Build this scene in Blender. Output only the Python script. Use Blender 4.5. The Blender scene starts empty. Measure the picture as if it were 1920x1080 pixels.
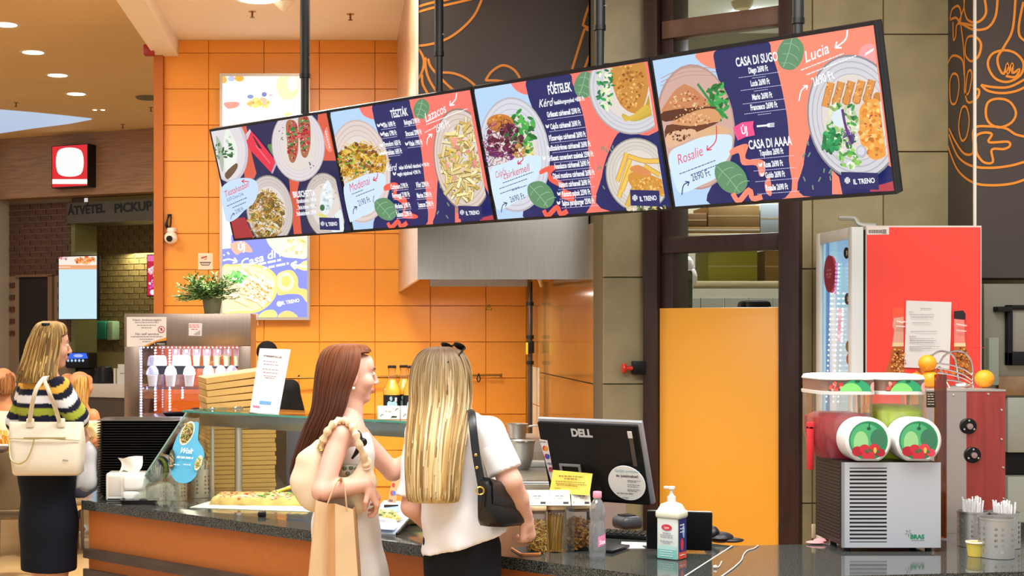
import bpy, bmesh, math, random
import numpy as np
from mathutils import Vector, Matrix
from mathutils.geometry import tessellate_polygon
random.seed(7); rng = np.random.default_rng(7)
S = bpy.context.scene
COL = S.collection
PI = math.pi
# ------------------------------------------------------------ camera
F, PX, PY, CZ = 2600.0, 640.0, 618.0, 1.72     # focal length in px of 1920, principal point, eye height
cd = bpy.data.cameras.new('camera'); cam = bpy.data.objects.new('camera', cd); COL.objects.link(cam)
cam.location = (0, 0, CZ); cam.rotation_euler = (PI/2, 0, 0)
cd.sensor_width = 36; cd.lens = F/1920*36; cd.shift_x = (960-PX)/1920; cd.shift_y = (PY-540)/1920
cd.clip_start = .05; cd.clip_end = 200
S.camera = cam
# ------------------------------------------------------------ world, exposure, large lights
w = bpy.data.worlds.new('world'); S.world = w; w.use_nodes = True
w.node_tree.nodes['Background'].inputs[0].default_value = (1.0, .975, .95, 1)
w.node_tree.nodes['Background'].inputs[1].default_value = .62
vs = S.view_settings
vs.view_transform = 'Standard'; vs.look = 'None'; vs.exposure = .12; vs.gamma = 1; vs.use_curve_mapping = False
def area(name, loc, size, power, col=(1, .93, .82), rot=(0, 0, 0), size_y=None, spread=PI):
    l = bpy.data.lights.new(name, 'AREA'); l.energy = power; l.color = col; l.size = size; l.spread = spread
    if size_y: l.shape = 'RECTANGLE'; l.size_y = size_y
    o = bpy.data.objects.new(name, l); COL.objects.link(o); o.location = loc; o.rotation_euler = rot
    return o
area('ceiling_light_hall', (-.6, 3.4, 4.0), 2.6, 160, (1, .985, .97))
area('ceiling_light_counter', (1.8, 4.4, 3.95), 1.6, 140, (1, .97, .93))
area('ceiling_light_kitchen', (-.1, 8.3, 3.98), .9, 45, (1, .93, .80))
area('ceiling_spot_kitchen', (-.3, 8.7, 3.97), .4, 150, (1, .92, .78), spread=1.75)
area('ceiling_light_cooking', (.9, 9.9, 1.98), .5, 14, (1, .93, .8))
area('ceiling_light_mall', (-3.2, 8.5, 4.1), 2.2, 140, (1, .88, .68))
area('ceiling_light_mall_far', (-3.5, 14.5, 4.1), 2.0, 75, (1, .85, .6))
area('storeroom_light', (2.9, 9.4, 3.55), .9, 80, (.93, .97, 1))
area('pickup_lamp', (-2.6, 18.6, 2.75), .7, 18, (1, .93, .6), size_y=.3)

# ------------------------------------------------------------ helpers
def W(x, y, k): return Vector(((x-PX)/k, F/k, CZ-(y-PY)/k))          # photo pixel at scale k (px per metre)
def G(x, y, z=.90): return W(x, y, (y-PY)/(CZ-z))                       # photo pixel on the horizontal plane z
def D(x, y, Y): return W(x, y, F/Y)                                   # photo pixel at depth Y
def lin(c): return c/12.92 if c <= .04045 else ((c+.055)/1.055)**2.4
def C(h):
    h = h.lstrip('#'); return tuple(lin(int(h[i:i+2], 16)/255) for i in (0, 2, 4))
MATS = {}
def mat(name, col, rough=.5, metal=0., noise=0., nscale=12., bump=0., bscale=None, spec=.5, estr=0., coat=0., stretch=None, col2=None, alpha=1.):
    if name in MATS: return MATS[name]
    m = bpy.data.materials.new(name); m.use_nodes = True; nt = m.node_tree; b = nt.nodes['Principled BSDF']
    c = C(col) if isinstance(col, str) else col
    b.inputs['Base Color'].default_value = (*c, 1); b.inputs['Roughness'].default_value = rough
    b.inputs['Metallic'].default_value = metal; b.inputs['Specular IOR Level'].default_value = spec
    b.inputs['Coat Weight'].default_value = coat; b.inputs['Coat Roughness'].default_value = .08
    b.inputs['Alpha'].default_value = alpha
    if estr: b.inputs['Emission Color'].default_value = (*c, 1); b.inputs['Emission Strength'].default_value = estr
    if noise or bump:
        tc = nt.nodes.new('ShaderNodeTexCoord'); mp = nt.nodes.new('ShaderNodeMapping')
        if stretch: mp.inputs['Scale'].default_value = stretch
        nt.links.new(tc.outputs['Object'], mp.inputs[0])
    if noise:
        n = nt.nodes.new('ShaderNodeTexNoise'); n.inputs['Scale'].default_value = nscale; n.inputs['Detail'].default_value = 5
        nt.links.new(mp.outputs[0], n.inputs['Vector'])
        r = nt.nodes.new('ShaderNodeValToRGB'); r.color_ramp.elements[0].position = .32; r.color_ramp.elements[1].position = .68
        c2 = C(col2) if col2 else tuple(max(0, v*(1-noise)) for v in c)
        r.color_ramp.elements[0].color = (*c2, 1)
        r.color_ramp.elements[1].color = (*(c if col2 else tuple(min(1, v*(1+noise)) for v in c)), 1)
        nt.links.new(n.outputs[0], r.inputs[0]); nt.links.new(r.outputs[0], b.inputs['Base Color'])
        if estr: nt.links.new(r.outputs[0], b.inputs['Emission Color'])
    if bump:
        n2 = nt.nodes.new('ShaderNodeTexNoise'); n2.inputs['Scale'].default_value = bscale or nscale; n2.inputs['Detail'].default_value = 4
        nt.links.new(mp.outputs[0], n2.inputs['Vector'])
        bp = nt.nodes.new('ShaderNodeBump'); bp.inputs['Strength'].default_value = bump; bp.inputs['Distance'].default_value = .01
        nt.links.new(n2.outputs[0], bp.inputs['Height']); nt.links.new(bp.outputs[0], b.inputs['Normal'])
    MATS[name] = m; return m
def glass(name, tint='e8f4f0', refl=.10, rough=.0, milk=0.):
    if name in MATS: return MATS[name]
    m = bpy.data.materials.new(name); m.use_nodes = True; nt = m.node_tree; nt.nodes.remove(nt.nodes['Principled BSDF'])
    t = nt.nodes.new('ShaderNodeBsdfTransparent'); t.inputs[0].default_value = (*C(tint), 1)
    g = nt.nodes.new('ShaderNodeBsdfGlossy'); g.inputs['Roughness'].default_value = rough
    lw = nt.nodes.new('ShaderNodeLayerWeight'); lw.inputs[0].default_value = .25
    mm = nt.nodes.new('ShaderNodeMath'); mm.operation = 'MULTIPLY_ADD'; mm.inputs[1].default_value = .6; mm.inputs[2].default_value = refl*.4
    nt.links.new(lw.outputs['Fresnel'], mm.inputs[0])
    mx = nt.nodes.new('ShaderNodeMixShader'); nt.links.new(mm.outputs[0], mx.inputs[0]); nt.links.new(t.outputs[0], mx.inputs[1]); nt.links.new(g.outputs[0], mx.inputs[2])
    out = mx
    if milk:
        df = nt.nodes.new('ShaderNodeBsdfTranslucent'); df.inputs[0].default_value = (.95, .96, .97, 1); d2 = nt.nodes.new('ShaderNodeBsdfDiffuse'); d2.inputs[0].default_value = (.95, .96, .97, 1); ad = nt.nodes.new('ShaderNodeMixShader'); nt.links.new(df.outputs[0], ad.inputs[1]); nt.links.new(d2.outputs[0], ad.inputs[2])
        out = nt.nodes.new('ShaderNodeMixShader'); out.inputs[0].default_value = milk; nt.links.new(mx.outputs[0], out.inputs[1]); nt.links.new(ad.outputs[0], out.inputs[2])
    nt.links.new(out.outputs[0], nt.nodes['Material Output'].inputs[0]); MATS[name] = m; return m
def attr_mat(name, rough=.5, estr=0., spec=.4, strands=0., metal=0., bump=0., sss=0.):
    """material that reads the mesh's own colour attribute 'Col'"""
    if name in MATS: return MATS[name]
    m = bpy.data.materials.new(name); m.use_nodes = True; nt = m.node_tree; b = nt.nodes['Principled BSDF']
    a = nt.nodes.new('ShaderNodeAttribute'); a.attribute_name = 'Col'
    b.inputs['Roughness'].default_value = rough; b.inputs['Specular IOR Level'].default_value = spec; b.inputs['Metallic'].default_value = metal
    if sss: b.inputs['Subsurface Weight'].default_value = sss; b.inputs['Subsurface Radius'].default_value = (.012, .005, .003); b.inputs['Subsurface Scale'].default_value = 1
    if estr:
        b.inputs['Base Color'].default_value = (.01, .01, .01, 1)
        nt.links.new(a.outputs['Color'], b.inputs['Emission Color']); b.inputs['Emission Strength'].default_value = estr
    else: nt.links.new(a.outputs['Color'], b.inputs['Base Color'])
    if bump:
        n2 = nt.nodes.new('ShaderNodeTexNoise'); n2.inputs['Scale'].default_value = 9; n2.inputs['Detail'].default_value = 3
        tc = nt.nodes.new('ShaderNodeTexCoord'); nt.links.new(tc.outputs['Object'], n2.inputs['Vector'])
        bp = nt.nodes.new('ShaderNodeBump'); bp.inputs['Strength'].default_value = bump; bp.inputs['Distance'].default_value = .03
        nt.links.new(n2.outputs[0], bp.inputs['Height']); nt.links.new(bp.outputs[0], b.inputs['Normal'])
    MATS[name] = m; return m
WLOC = {}
def link(o, parent=None, loc=None):
    COL.objects.link(o)
    if loc is not None: o.location = loc
    if parent is not None:
        o.parent = parent
        o.matrix_parent_inverse = Matrix.Translation(-WLOC.get(parent.name, Vector()))
    return o
def thing(name, label, cat, loc=(0, 0, 0), group=None):
    o = bpy.data.objects.new(name, None); o.empty_display_size = .05; COL.objects.link(o); o.location = loc
    WLOC[o.name] = Vector(loc); o['label'] = label; o['category'] = cat
    if group: o['group'] = group
    return o
def tag(o, label, cat, group=None):
    o['label'] = label; o['category'] = cat
    if group: o['group'] = group
    return o
def struct(o): o['kind'] = 'structure'; return o
class MB:
    """collects shapes for ONE mesh, in world coordinates"""
    def __init__(s): s.v = []; s.f = []; s.c = []
    def add(s, vs, fs, col=None):
        n = len(s.v); s.v += [tuple(p) for p in vs]; s.f += [tuple(i+n for i in f) for f in fs]
        s.c += [col]*len(vs); return s
    def box(s, x0, x1, y0, y1, z0, z1, M=None, col=None):
        p = [Vector((x, y, z)) for z in (z0, z1) for y in (y0, y1) for x in (x0, x1)]
        if M is not None: p = [M @ q for q in p]
        return s.add(p, [(0, 2, 3, 1), (4, 5, 7, 6), (0, 1, 5, 4), (2, 6, 7, 3), (0, 4, 6, 2), (1, 3, 7, 5)], col)
    def rbox(s, x0, x1, y0, y1, z0, z1, r=.01, M=None, seg=2, col=None):
        bm = bmesh.new(); bmesh.ops.create_cube(bm, size=1)
        for q in bm.verts: q.co = Vector(((x0+x1)/2+q.co.x*(x1-x0), (y0+y1)/2+q.co.y*(y1-y0), (z0+z1)/2+q.co.z*(z1-z0)))
        bmesh.ops.bevel(bm, geom=list(bm.edges), offset=r, segments=seg, affect='EDGES', profile=.5)
        return s.bm(bm, M, col)
    def bm(s, bm, M=None, col=None):
        bm.verts.index_update(); vs = [(M @ q.co) if M is not None else q.co.copy() for q in bm.verts]
        fs = [[q.index for q in f.verts] for f in bm.faces]; bm.free(); return s.add(vs, fs, col)
    def prism(s, poly, z0, z1, M=None, col=None):
        n = len(poly); ar = sum(poly[i][0]*poly[(i+1) % n][1]-poly[(i+1) % n][0]*poly[i][1] for i in range(n))
        if ar < 0: poly = poly[::-1]
        p = [Vector((a[0], a[1], z0)) for a in poly]+[Vector((a[0], a[1], z1)) for a in poly]
        if M is not None: p = [M @ q for q in p]
        t = tessellate_polygon([[Vector((a[0], a[1], 0)) for a in poly]])
        fs = []
        for a in t:
            q = [poly[i] for i in a]; sg = (q[1][0]-q[0][0])*(q[2][1]-q[0][1])-(q[2][0]-q[0][0])*(q[1][1]-q[0][1])
            a = tuple(a) if sg > 0 else tuple(a[::-1])
            fs += [tuple(i+n for i in a), tuple(a[::-1])]
        fs += [(i, (i+1) % n, n+(i+1) % n, n+i) for i in range(n)]
        return s.add(p, fs, col)
    def tube(s, pts, r, seg=8, cap=True, col=None, flat=None):
        pts = [Vector(p) for p in pts]; n = len(pts); rs = r if isinstance(r, (list, tuple)) else [r]*n
        vs = []; up = None
        for i, p in enumerate(pts):
            t = (pts[min(i+1, n-1)]-pts[max(i-1, 0)])
            t = t.normalized() if t.length > 1e-9 else Vector((0, 0, 1))
            if up is None: up = Vector((0, 0, 1)) if abs(t.z) < .9 else Vector((1, 0, 0))
            a = t.cross(up)
            if a.length < 1e-6: a = t.cross(Vector((.3, 1, .2)))
            a.normalize(); b = a.cross(t).normalized(); up = b
            fl = flat if flat else 1
            vs += [p+a*(rs[i]*math.cos(2*PI*j/seg))+b*(rs[i]*fl*math.sin(2*PI*j/seg)) for j in range(seg)]
        fs = [(i*seg+j, i*seg+(j+1) % seg, (i+1)*seg+(j+1) % seg, (i+1)*seg+j) for i in range(n-1) for j in range(seg)]
        if cap: fs += [tuple(range(seg))[::-1], tuple((n-1)*seg+j for j in range(seg))]
        return s.add(vs, fs, col)
    def cyl(s, p0, p1, r, r2=None, seg=20, col=None, cap=True): return s.tube([p0, p1], [r, r if r2 is None else r2], seg, cap, col)
    def lathe(s, prof, c=(0, 0, 0), seg=24, M=None, col=None, sx=1, sy=1, cap=True):
        vs = []; fs = []; n = len(prof)
        for (r, z) in prof:
            for j in range(seg):
                a = 2*PI*j/seg; q = Vector((r*sx*math.cos(a), r*sy*math.sin(a), z))
                vs.append((M @ q if M is not None else q)+Vector(c))
        for i in range(n-1):
            for j in range(seg):
                fs.append((i*seg+j, i*seg+(j+1) % seg, (i+1)*seg+(j+1) % seg, (i+1)*seg+j))
        if cap and prof[0][0] > 1e-6: fs.append(tuple(range(seg))[::-1])
        if cap and prof[-1][0] > 1e-6: fs.append(tuple((n-1)*seg+j for j in range(seg)))
        return s.add(vs, fs, col)
    def ball(s, c, r, seg=16, rings=10, M=None, col=None):
        r = r if isinstance(r, (tuple, list)) else (r, r, r); vs = []; fs = []
        for i in range(rings+1):
            a = PI*i/rings
            for j in range(seg):
                b = 2*PI*j/seg; q = Vector((r[0]*math.sin(a)*math.cos(b), r[1]*math.sin(a)*math.sin(b), -r[2]*math.cos(a)))
                vs.append((M @ q if M is not None else q)+Vector(c))
        for i in range(rings):
            for j in range(seg): fs.append((i*seg+j, i*seg+(j+1) % seg, (i+1)*seg+(j+1) % seg, (i+1)*seg+j))
        return s.add(vs, fs, col)
    def mesh(s, name, ang=38, weld=False):
        me = bpy.data.meshes.new(name); me.from_pydata(s.v, [], s.f); me.validate(verbose=False)
        if any(c is not None for c in s.c) and len(me.vertices) == len(s.c):
            at = me.color_attributes.new('Col', 'FLOAT_COLOR', 'POINT')
            at.data.foreach_set('color', np.array([(*(c or (.5, .5, .5))[:3], 1) for c in s.c], dtype=np.float32).ravel())
        me.polygons.foreach_set('use_smooth', [True]*len(me.polygons))
        me.set_sharp_from_angle(angle=math.radians(ang)); me.update(); return me
    def build(s, name, m, parent=None, ang=38):
        me = s.mesh(name, ang); me.materials.append(m)
        return link(bpy.data.objects.new(name, me), parent)
def inst(name, me, parent, loc, scale=None, rotz=0):
    o = bpy.data.objects.new(name, me); COL.objects.link(o); o.location = loc
    if scale: o.scale = scale
    if rotz: o.rotation_euler.z = rotz
    if parent is not None:
        o.parent = parent; o.matrix_parent_inverse = Matrix.Translation(-WLOC.get(parent.name, Vector()))
    return o
def crom(pts, n=8, closed=True):
    """smooth curve through 2-D or 3-D points"""
    pts = [np.array(p, float) for p in pts]; N = len(pts); out = []
    for i in range(N if closed else N-1):
        if closed: p0, p1, p2, p3 = pts[i-1], pts[i], pts[(i+1) % N], pts[(i+2) % N]
        else: p0, p1, p2, p3 = pts[max(i-1, 0)], pts[i], pts[i+1], pts[min(i+2, N-1)]
        for j in range(n):
            t = j/n; out.append(.5*((2*p1)+(-p0+p2)*t+(2*p0-5*p1+4*p2-p3)*t*t+(-p0+3*p1-3*p2+p3)*t**3))
    if not closed: out.append(pts[-1])
    return [tuple(o) for o in out]
def RZ(a, loc=(0, 0, 0)): return Matrix.Translation(Vector(loc)) @ Matrix.Rotation(a, 4, 'Z')
def frame(o, u, v, n):
    """matrix whose x, y, z axes are u, v, n at o"""
    return Matrix(((u[0], v[0], n[0], o[0]), (u[1], v[1], n[1], o[1]), (u[2], v[2], n[2], o[2]), (0, 0, 0, 1)))

# flat print: coloured polygons, strokes and lettering on a plane, one mesh per print
class Plane:
    def __init__(s, o, u, v): s.o, s.u, s.v = Vector(o), Vector(u).normalized(), Vector(v).normalized(); s.n = s.u.cross(s.v).normalized()
    def uv(s, x, y):                                           # where the line of sight through a photo pixel meets the plane
        d = Vector(((x-PX)/F, 1, -(y-PY)/F)); c = Vector((0, 0, CZ)); t = (s.o-c).dot(s.n)/d.dot(s.n); q = c+d*t-s.o
        return (q.dot(s.u), q.dot(s.v))
    def at(s, a, b, h=0): return s.o+s.u*a+s.v*b+s.n*h
    def M(s): return frame(s.o, s.u, s.v, s.n)
def clip_poly(p, r):
    for ax, lim, sg in ((0, r[0], 1), (0, r[2], -1), (1, r[1], 1), (1, r[3], -1)):
        out = []; n = len(p)
        for i in range(n):
            a, b = p[i-1], p[i]; da, db = (a[ax]-lim)*sg, (b[ax]-lim)*sg
            if (da >= 0) != (db >= 0):
                t = da/(da-db); out.append((a[0]+(b[0]-a[0])*t, a[1]+(b[1]-a[1])*t))
            if db >= 0: out.append(b)
        p = out
        if len(p) < 3: return []
    return p
TXT = {}
def text_mesh(s, bold=0., res=3):
    key = (s, bold, res)
    if key not in TXT:
        cu = bpy.data.curves.new('t', 'FONT'); cu.body = s; cu.size = 1; cu.resolution_u = res; cu.offset = bold; cu.fill_mode = 'FRONT'
        o = bpy.data.objects.new('t', cu); me = o.to_mesh()
        v = [(q.co.x, q.co.y) for q in me.vertices]; f = [tuple(p.vertices) for p in me.polygons]
        o.to_mesh_clear(); bpy.data.objects.remove(o); bpy.data.curves.remove(cu); TXT[key] = (v, f)
    return TXT[key]
class Art:
    def __init__(s, pl, rect, h0=.0012, step=.00025, px=True):
        s.p, s.r, s.h, s.st, s.m, s.px = pl, rect, h0, step, MB(), px
    def q(s, x, y): return s.p.uv(x, y) if s.px else (x, y)
    def _poly(s, pts, col):
        pts = clip_poly(pts, s.r)
        if len(pts) < 3: return
        t = tessellate_polygon([[Vector((a[0], a[1], 0)) for a in pts]])
        fs = []
        for a in t:
            q = [pts[i] for i in a]; sg = (q[1][0]-q[0][0])*(q[2][1]-q[0][1])-(q[2][0]-q[0][0])*(q[1][1]-q[0][1])
            fs.append(tuple(a) if sg > 0 else tuple(a[::-1]))
        s.m.add([s.p.at(a[0], a[1], s.h) for a in pts], fs, C(col) if isinstance(col, str) else col)
    def up(s): s.h += s.st
    def poly(s, pts, col, smooth=0): s.up(); s._poly(crom([s.q(*a) for a in pts], smooth) if smooth else [s.q(*a) for a in pts], col)
    def rect(s, x0, y0, x1, y1, col): s.poly([(x0, y0), (x1, y0), (x1, y1), (x0, y1)], col)
    def ell(s, x, y, rx, ry, col, rot=0, n=28, up=True):
        if up: s.up()
        c, d = math.cos(rot), math.sin(rot)
        s._poly([s.q(x+rx*math.cos(a)*c-ry*math.sin(a)*d, y+rx*math.cos(a)*d+ry*math.sin(a)*c) for a in (2*PI*i/n for i in range(n))], col)
    def line(s, pts, wpx, col, smooth=0, up=True, closed=False):
        if up: s.up()
        P = [s.q(*a) for a in pts]
        if smooth: P = crom(P, smooth, closed)
        if closed: P = P+[P[0]]
        x, y = pts[0]; a, b = s.q(x, y), s.q(x, y+10); wd = wpx*math.dist(a, b)/20 if s.px else wpx/2
        L = []; R = []
        for i in range(len(P)):
            a, b = P[max(i-1, 0)], P[min(i+1, len(P)-1)]; dx, dy = b[0]-a[0], b[1]-a[1]; l = math.hypot(dx, dy) or 1
            L.append((P[i][0]-dy/l*wd, P[i][1]+dx/l*wd)); R.append((P[i][0]+dy/l*wd, P[i][1]-dx/l*wd))
        for i in range(len(P)-1): s._poly([L[i], R[i], R[i+1], L[i+1]], col)
    def text(s, t, x, y, hpx, col, align='c', sx=.6, rot=0, slant=0, bold=0.02, wpx=None, res=3):
        """lettering, x y = middle of the line (or its left end), hpx = height of the capitals in px"""
        s.up(); v, f = text_mesh(t, bold, res)
        if not v: return
        a, b = s.q(x, y-hpx/2), s.q(x, y+hpx/2); hh = math.dist(a, b)/.72
        x0 = min(q[0] for q in v); x1 = max(q[0] for q in v); wd = (x1-x0)*hh*sx
        if wpx:
            a, b = s.q(x-wpx/2, y), s.q(x+wpx/2, y); sx *= abs(a[0]-b[0])/wd; wd = (x1-x0)*hh*sx
        ox, oy = s.q(x, y); c, d = math.cos(rot), math.sin(rot); P = []
        sh = {'c': -wd/2, 'l': 0, 'r': -wd}[align]
        for (px, py) in v:
            yy = (py-.36)*hh; xx = (px-x0)*hh*sx+sh+slant*yy; P.append((ox+xx*c-yy*d, oy+xx*d+yy*c))
        col = C(col) if isinstance(col, str) else col
        r = s.r
        f = [g for g in f if all(r[0] <= P[i][0] <= r[2] and r[1] <= P[i][1] <= r[3] for i in g)]
        s.m.add([s.p.at(p[0], p[1], s.h) for p in P], f, col)
    def dashes(s, x, y, wpx, hpx, col, rot=0, align='c'):
        """an unreadably small line of print"""
        s.up(); a, b = s.q(x-wpx/2 if align == 'c' else x, y), s.q(x+wpx/2 if align == 'c' else x+wpx, y)
        L = abs(b[0]-a[0]); o_ = s.q(x, y); L0 = L/2 if align == 'c' else 0; a = (o_[0]-L0*math.cos(rot), o_[1]-L0*math.sin(rot)); hh = math.dist(s.q(x, y), s.q(x, y+hpx)); t = 0; c, d = math.cos(rot), math.sin(rot)
        while t < L:
            wl = hh*random.uniform(1.6, 4.5); e = min(t+wl, L)
            s._poly([(a[0]+u*c-v*d, a[1]+u*d+v*c) for u, v in ((t, -hh/2), (e, -hh/2), (e, hh/2), (t, hh/2))], col); t = e+hh*.7
    def build(s, name, m, parent): return s.m.build(name, m, parent)
def shade(h, f): c = C(h); return tuple(min(1., max(0., v*f)) for v in c)
# ------------------------------------------------------------ materials of the setting
M_tile = mat('orange_tile', 'ea9a38', .28, noise=.05, nscale=1.3)
M_grout = mat('orange_grout', 'da9438', .8)
M_pil = mat('dark_orange_paint', 'b8661a', .5)
M_white = mat('white_plaster', 'e9ddcb', .85, bump=.05, nscale=40)
M_tan = mat('tan_ceiling_paint', 'e4c28c', .85, noise=.03, nscale=1.2)
M_stone = mat('stone_tile', '9a8d69', .42, noise=.14, nscale=5, bump=.05, bscale=30)
M_stonejoint = mat('stone_joint', '6b6148', .9)
M_steel = mat('brushed_steel', 'c2c0ba', .36, 1, noise=.05, nscale=6, stretch=(30, 1, 1))
M_steel2 = mat('satin_steel', 'cfcdc8', .42, .9)
M_chrome = mat('chrome', 'd8d8d8', .12, 1)
M_black = mat('black_plastic', '0e0e10', .38, spec=.3)
M_blackm = mat('black_metal', '1a1c1e', .42, .3)
M_darkwood = mat('dark_brown_wood', '35201c', .42, noise=.25, nscale=5, stretch=(8, 8, .6))
M_fascia = mat('fascia_wood', '9c7656', .55, noise=.22, nscale=4, stretch=(.8, 1, 14))
M_mural = mat('mural_brown', '473d39', .55, noise=.06, nscale=3)
M_floor = mat('polished_floor', 'c8a878', .12, noise=.10, nscale=2.0, coat=.2)
M_brick = mat('dark_brick', '583a30', .8, noise=.3, nscale=14, bump=.3)
M_brick2 = mat('lamplit_brick', '75643a', .8, noise=.3, nscale=14, bump=.3)  # brick with the yellow-green lamp light put into its colour
M_mortar = mat('mortar', '8b7a66', .95)
M_mortar2 = mat('lamplit_mortar', 'a39a68', .95)  # mortar of that wall, coloured for the same lamp light
M_print = attr_mat('printed_colour', .5)
M_screen = attr_mat('lit_screen_colour', .35, estr=1.0)
M_glow = attr_mat('backlit_poster_colour', .4, estr=1.35)
M_wtile = mat('white_wall_tile', 'd4dbd2', .25)
# ------------------------------------------------------------ floor, ceilings
b = MB(); b.box(-14, 8, -3, 22, -.1, 0); struct(b.build('floor', M_floor))
YB = F/235                                     # the orange back wall
XR = 1.476                                     # right wall of the cooking alcove
b = MB(); b.box(-1.30, 4.6, 5.0, YB+.2, 4.03, 4.15); struct(b.build('ceiling', M_white))
b = MB(); b.box(-9, -1.30, 4.2, 21, 4.20, 4.32); struct(b.build('ceiling_mall', M_tan))
b = MB(); b.box(-1.49, -1.30, 4.2, YB+.2, 3.90, 4.20); struct(b.build('trim_1', M_white))
# back wall: grout plane + every tile of its own
b = MB(); b.box(-1.49, XR+.3, YB+.012, YB+.2, 0, 4.03); wall_back = struct(b.build('wall_back', M_grout))
tw, th = 104/235, 67.75/235
def tile_mesh(name, w_, h_, d_, m, ch=.004):
    t = MB(); x, z = w_/2, h_/2
    t.add([(-x, 0, -z), (x, 0, -z), (x, 0, z), (-x, 0, z), (-x+ch, -d_, -z+ch), (x-ch, -d_, -z+ch), (x-ch, -d_, z-ch), (-x+ch, -d_, z-ch)],
          [(4, 5, 6, 7), (0, 1, 5, 4), (1, 2, 6, 5), (2, 3, 7, 6), (3, 0, 4, 7)])
    me = t.mesh(name, 20); me.materials.append(m); return me
me = tile_mesh('tile', tw-.0025, th-.0025, .012, M_tile, .0025)
x0 = (599-640)/235-3*tw; z0 = CZ+(618-505.6)/235
for i in range(-1, 7):
    for j in range(-6, 7):
        xa, xb = max(x0+i*tw, -1.417), min(x0+(i+1)*tw, XR); za, zb = z0+j*th, min(z0+(j+1)*th, 4.03)
        if xb-xa < .03 or zb-za < .03 or zb < .45: continue
        inst('tile', me, wall_back, ((xa+xb)/2, YB+.012+random.uniform(-.0008, .0008), (za+zb)/2), ((xb-xa)/tw, 1, (zb-za)/th))
b = MB(); b.box(-1.490, -1.417, YB-.05, YB+.2, 0, 3.90); struct(b.build('trim_2', M_pil))
# right wall of the alcove: tall glossy slabs
M_slab = mat('brown_glossy_slab', '96723f', .14, noise=.22, nscale=3, stretch=(1, 3.5, .15), coat=.3)  # vertical streaks in the colour imitate reflections on the slabs
b = MB(); b.box(XR+.012, XR+.30, 7.82, YB, 0, 4.03); wr = struct(b.build('wall_alcove_right', M_stonejoint))
ys = [7.82, 8.55, 9.3, 10.05, 10.75]
for i in range(len(ys)-1):
    for (za, zb) in ((.6, 1.40), (1.403, 2.35)):
        b = MB(); b.box(XR, XR+.012, ys[i]+.002, ys[i+1]-.002, za+.002, zb-.002); b.build('slab', M_slab, wr)
for j in range(4):
    za = 1.44-.29*(j+1); b = MB(); b.box(XR-.004, XR+.012, 10.35, 10.72, za+.004, za+.284); b.build('tile', M_wtile, wr)
# stone walls: left column by the alcove, right wall behind the drinks fridge
def stone_wall(name, X0, X1, Y, Z1, xs, zs, thick=.3):
    b = MB(); b.box(X0, X1, Y+.014, Y+thick, 0, Z1); o = struct(b.build(name, M_stonejoint))
    xs = [X0]+[x for x in xs if X0+.02 < x < X1-.02]+[X1]; zs = [0]+[z for z in zs if .02 < z < Z1-.02]+[Z1]
    for i in range(len(xs)-1):
        for j in range(len(zs)-1):
            t = MB(); w_, h_ = xs[i+1]-xs[i]-.004, zs[j+1]-zs[j]-.004
            me = tile_mesh('stone_tile', w_, h_, .014, M_stone, .002)
            inst('stone_tile', me, o, ((xs[i]+xs[i+1])/2, Y+.014+random.uniform(-.001, .001), (zs[j]+zs[j+1])/2))
    return o
YL, YR = 7.80, 7.288
zl = CZ+(618-520)/333; pl = 200/333
stone_wall('wall_stone_left', (1130-640)/333, (1207-640)/333, YL, 4.03, [], [zl+i*pl for i in range(-4, 5)])
zr = CZ+(618-64)/357; pr = 220/357; xr = (1657-640)/357
stone_wall('wall_stone_right', (1497-640)/357, 4.6, YR, 4.03, [xr+i*.3725 for i in range(-1, 6)], [zr+i*pr for i in range(-6, 3)])
# ------------------------------------------------------------ doorway to the store room (its plane runs parallel to the menu boards)
PL, PR = Vector(((1207-640)/333, YL-.02, 0)), Vector(((1500-640)/357, YR-.02, 0))
du = (PR-PL).normalized(); dn = Vector((-du.y, du.x, 0))
if dn.y < 0: dn = -dn
L = (PR-PL).length
def dframe(z0): return frame((PL.x, PL.y, z0), du, dn, (0, 0, 1))
Md = dframe(0)
door = thing('door_frame', 'dark brown wooden door frame with crossbeams around the store room opening', 'door frame', (PL.x, PL.y, 0))
b = MB(); b.rbox(0, .085, -.03, .13, 0, 4.03, .005, Md); b.build('post', M_darkwood, door)
b = MB(); b.rbox(.087, .16, .02, .24, 0, 4.03, .005, Md); b.build('jamb', M_darkwood, door)
b = MB(); b.rbox(L-.11, L, -.03, .13, 0, 4.03, .005, Md); b.build('post', M_darkwood, door)
for (xa, ya, xb, yb, hpx) in ((1240, 466, 1463, 446, 31), (1240, 61, 1463, 25, 34)):
    z = CZ+(618-(ya+yb)/2)/345; b = MB(); b.rbox(.10, L-.10, .0, .10, z-hpx/2/345, z+hpx/2/345, .004, Md); b.build('crossbeam', M_darkwood if ya > 99 else mat('lit_brown_wood', '6a4c38', .5, noise=.2, nscale=5), door)  # upper beam's wood coloured lighter for the light falling on it
M_odoor = mat('orange_door_laminate', 'fbb03c', .32)
hd = thing('swing_door', 'plain bright orange half-height swing door in dark frame', 'door', tuple(PL+du*.1+dn*.02))
b = MB(); z = CZ+(618-577)/345; b.rbox(.089, L-.112, -.005, .035, .12, z, .004, Md); b.build('door_leaf', M_odoor, hd)
b = MB()
for zz in (CZ-(680-618)/350, CZ-(985-618)/350):
    b = MB(); b.rbox(L-.118, L-.108, -.012, .0, zz-.03, zz+.03, .002, Md); b.build('hinge', M_steel2, hd)
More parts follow.
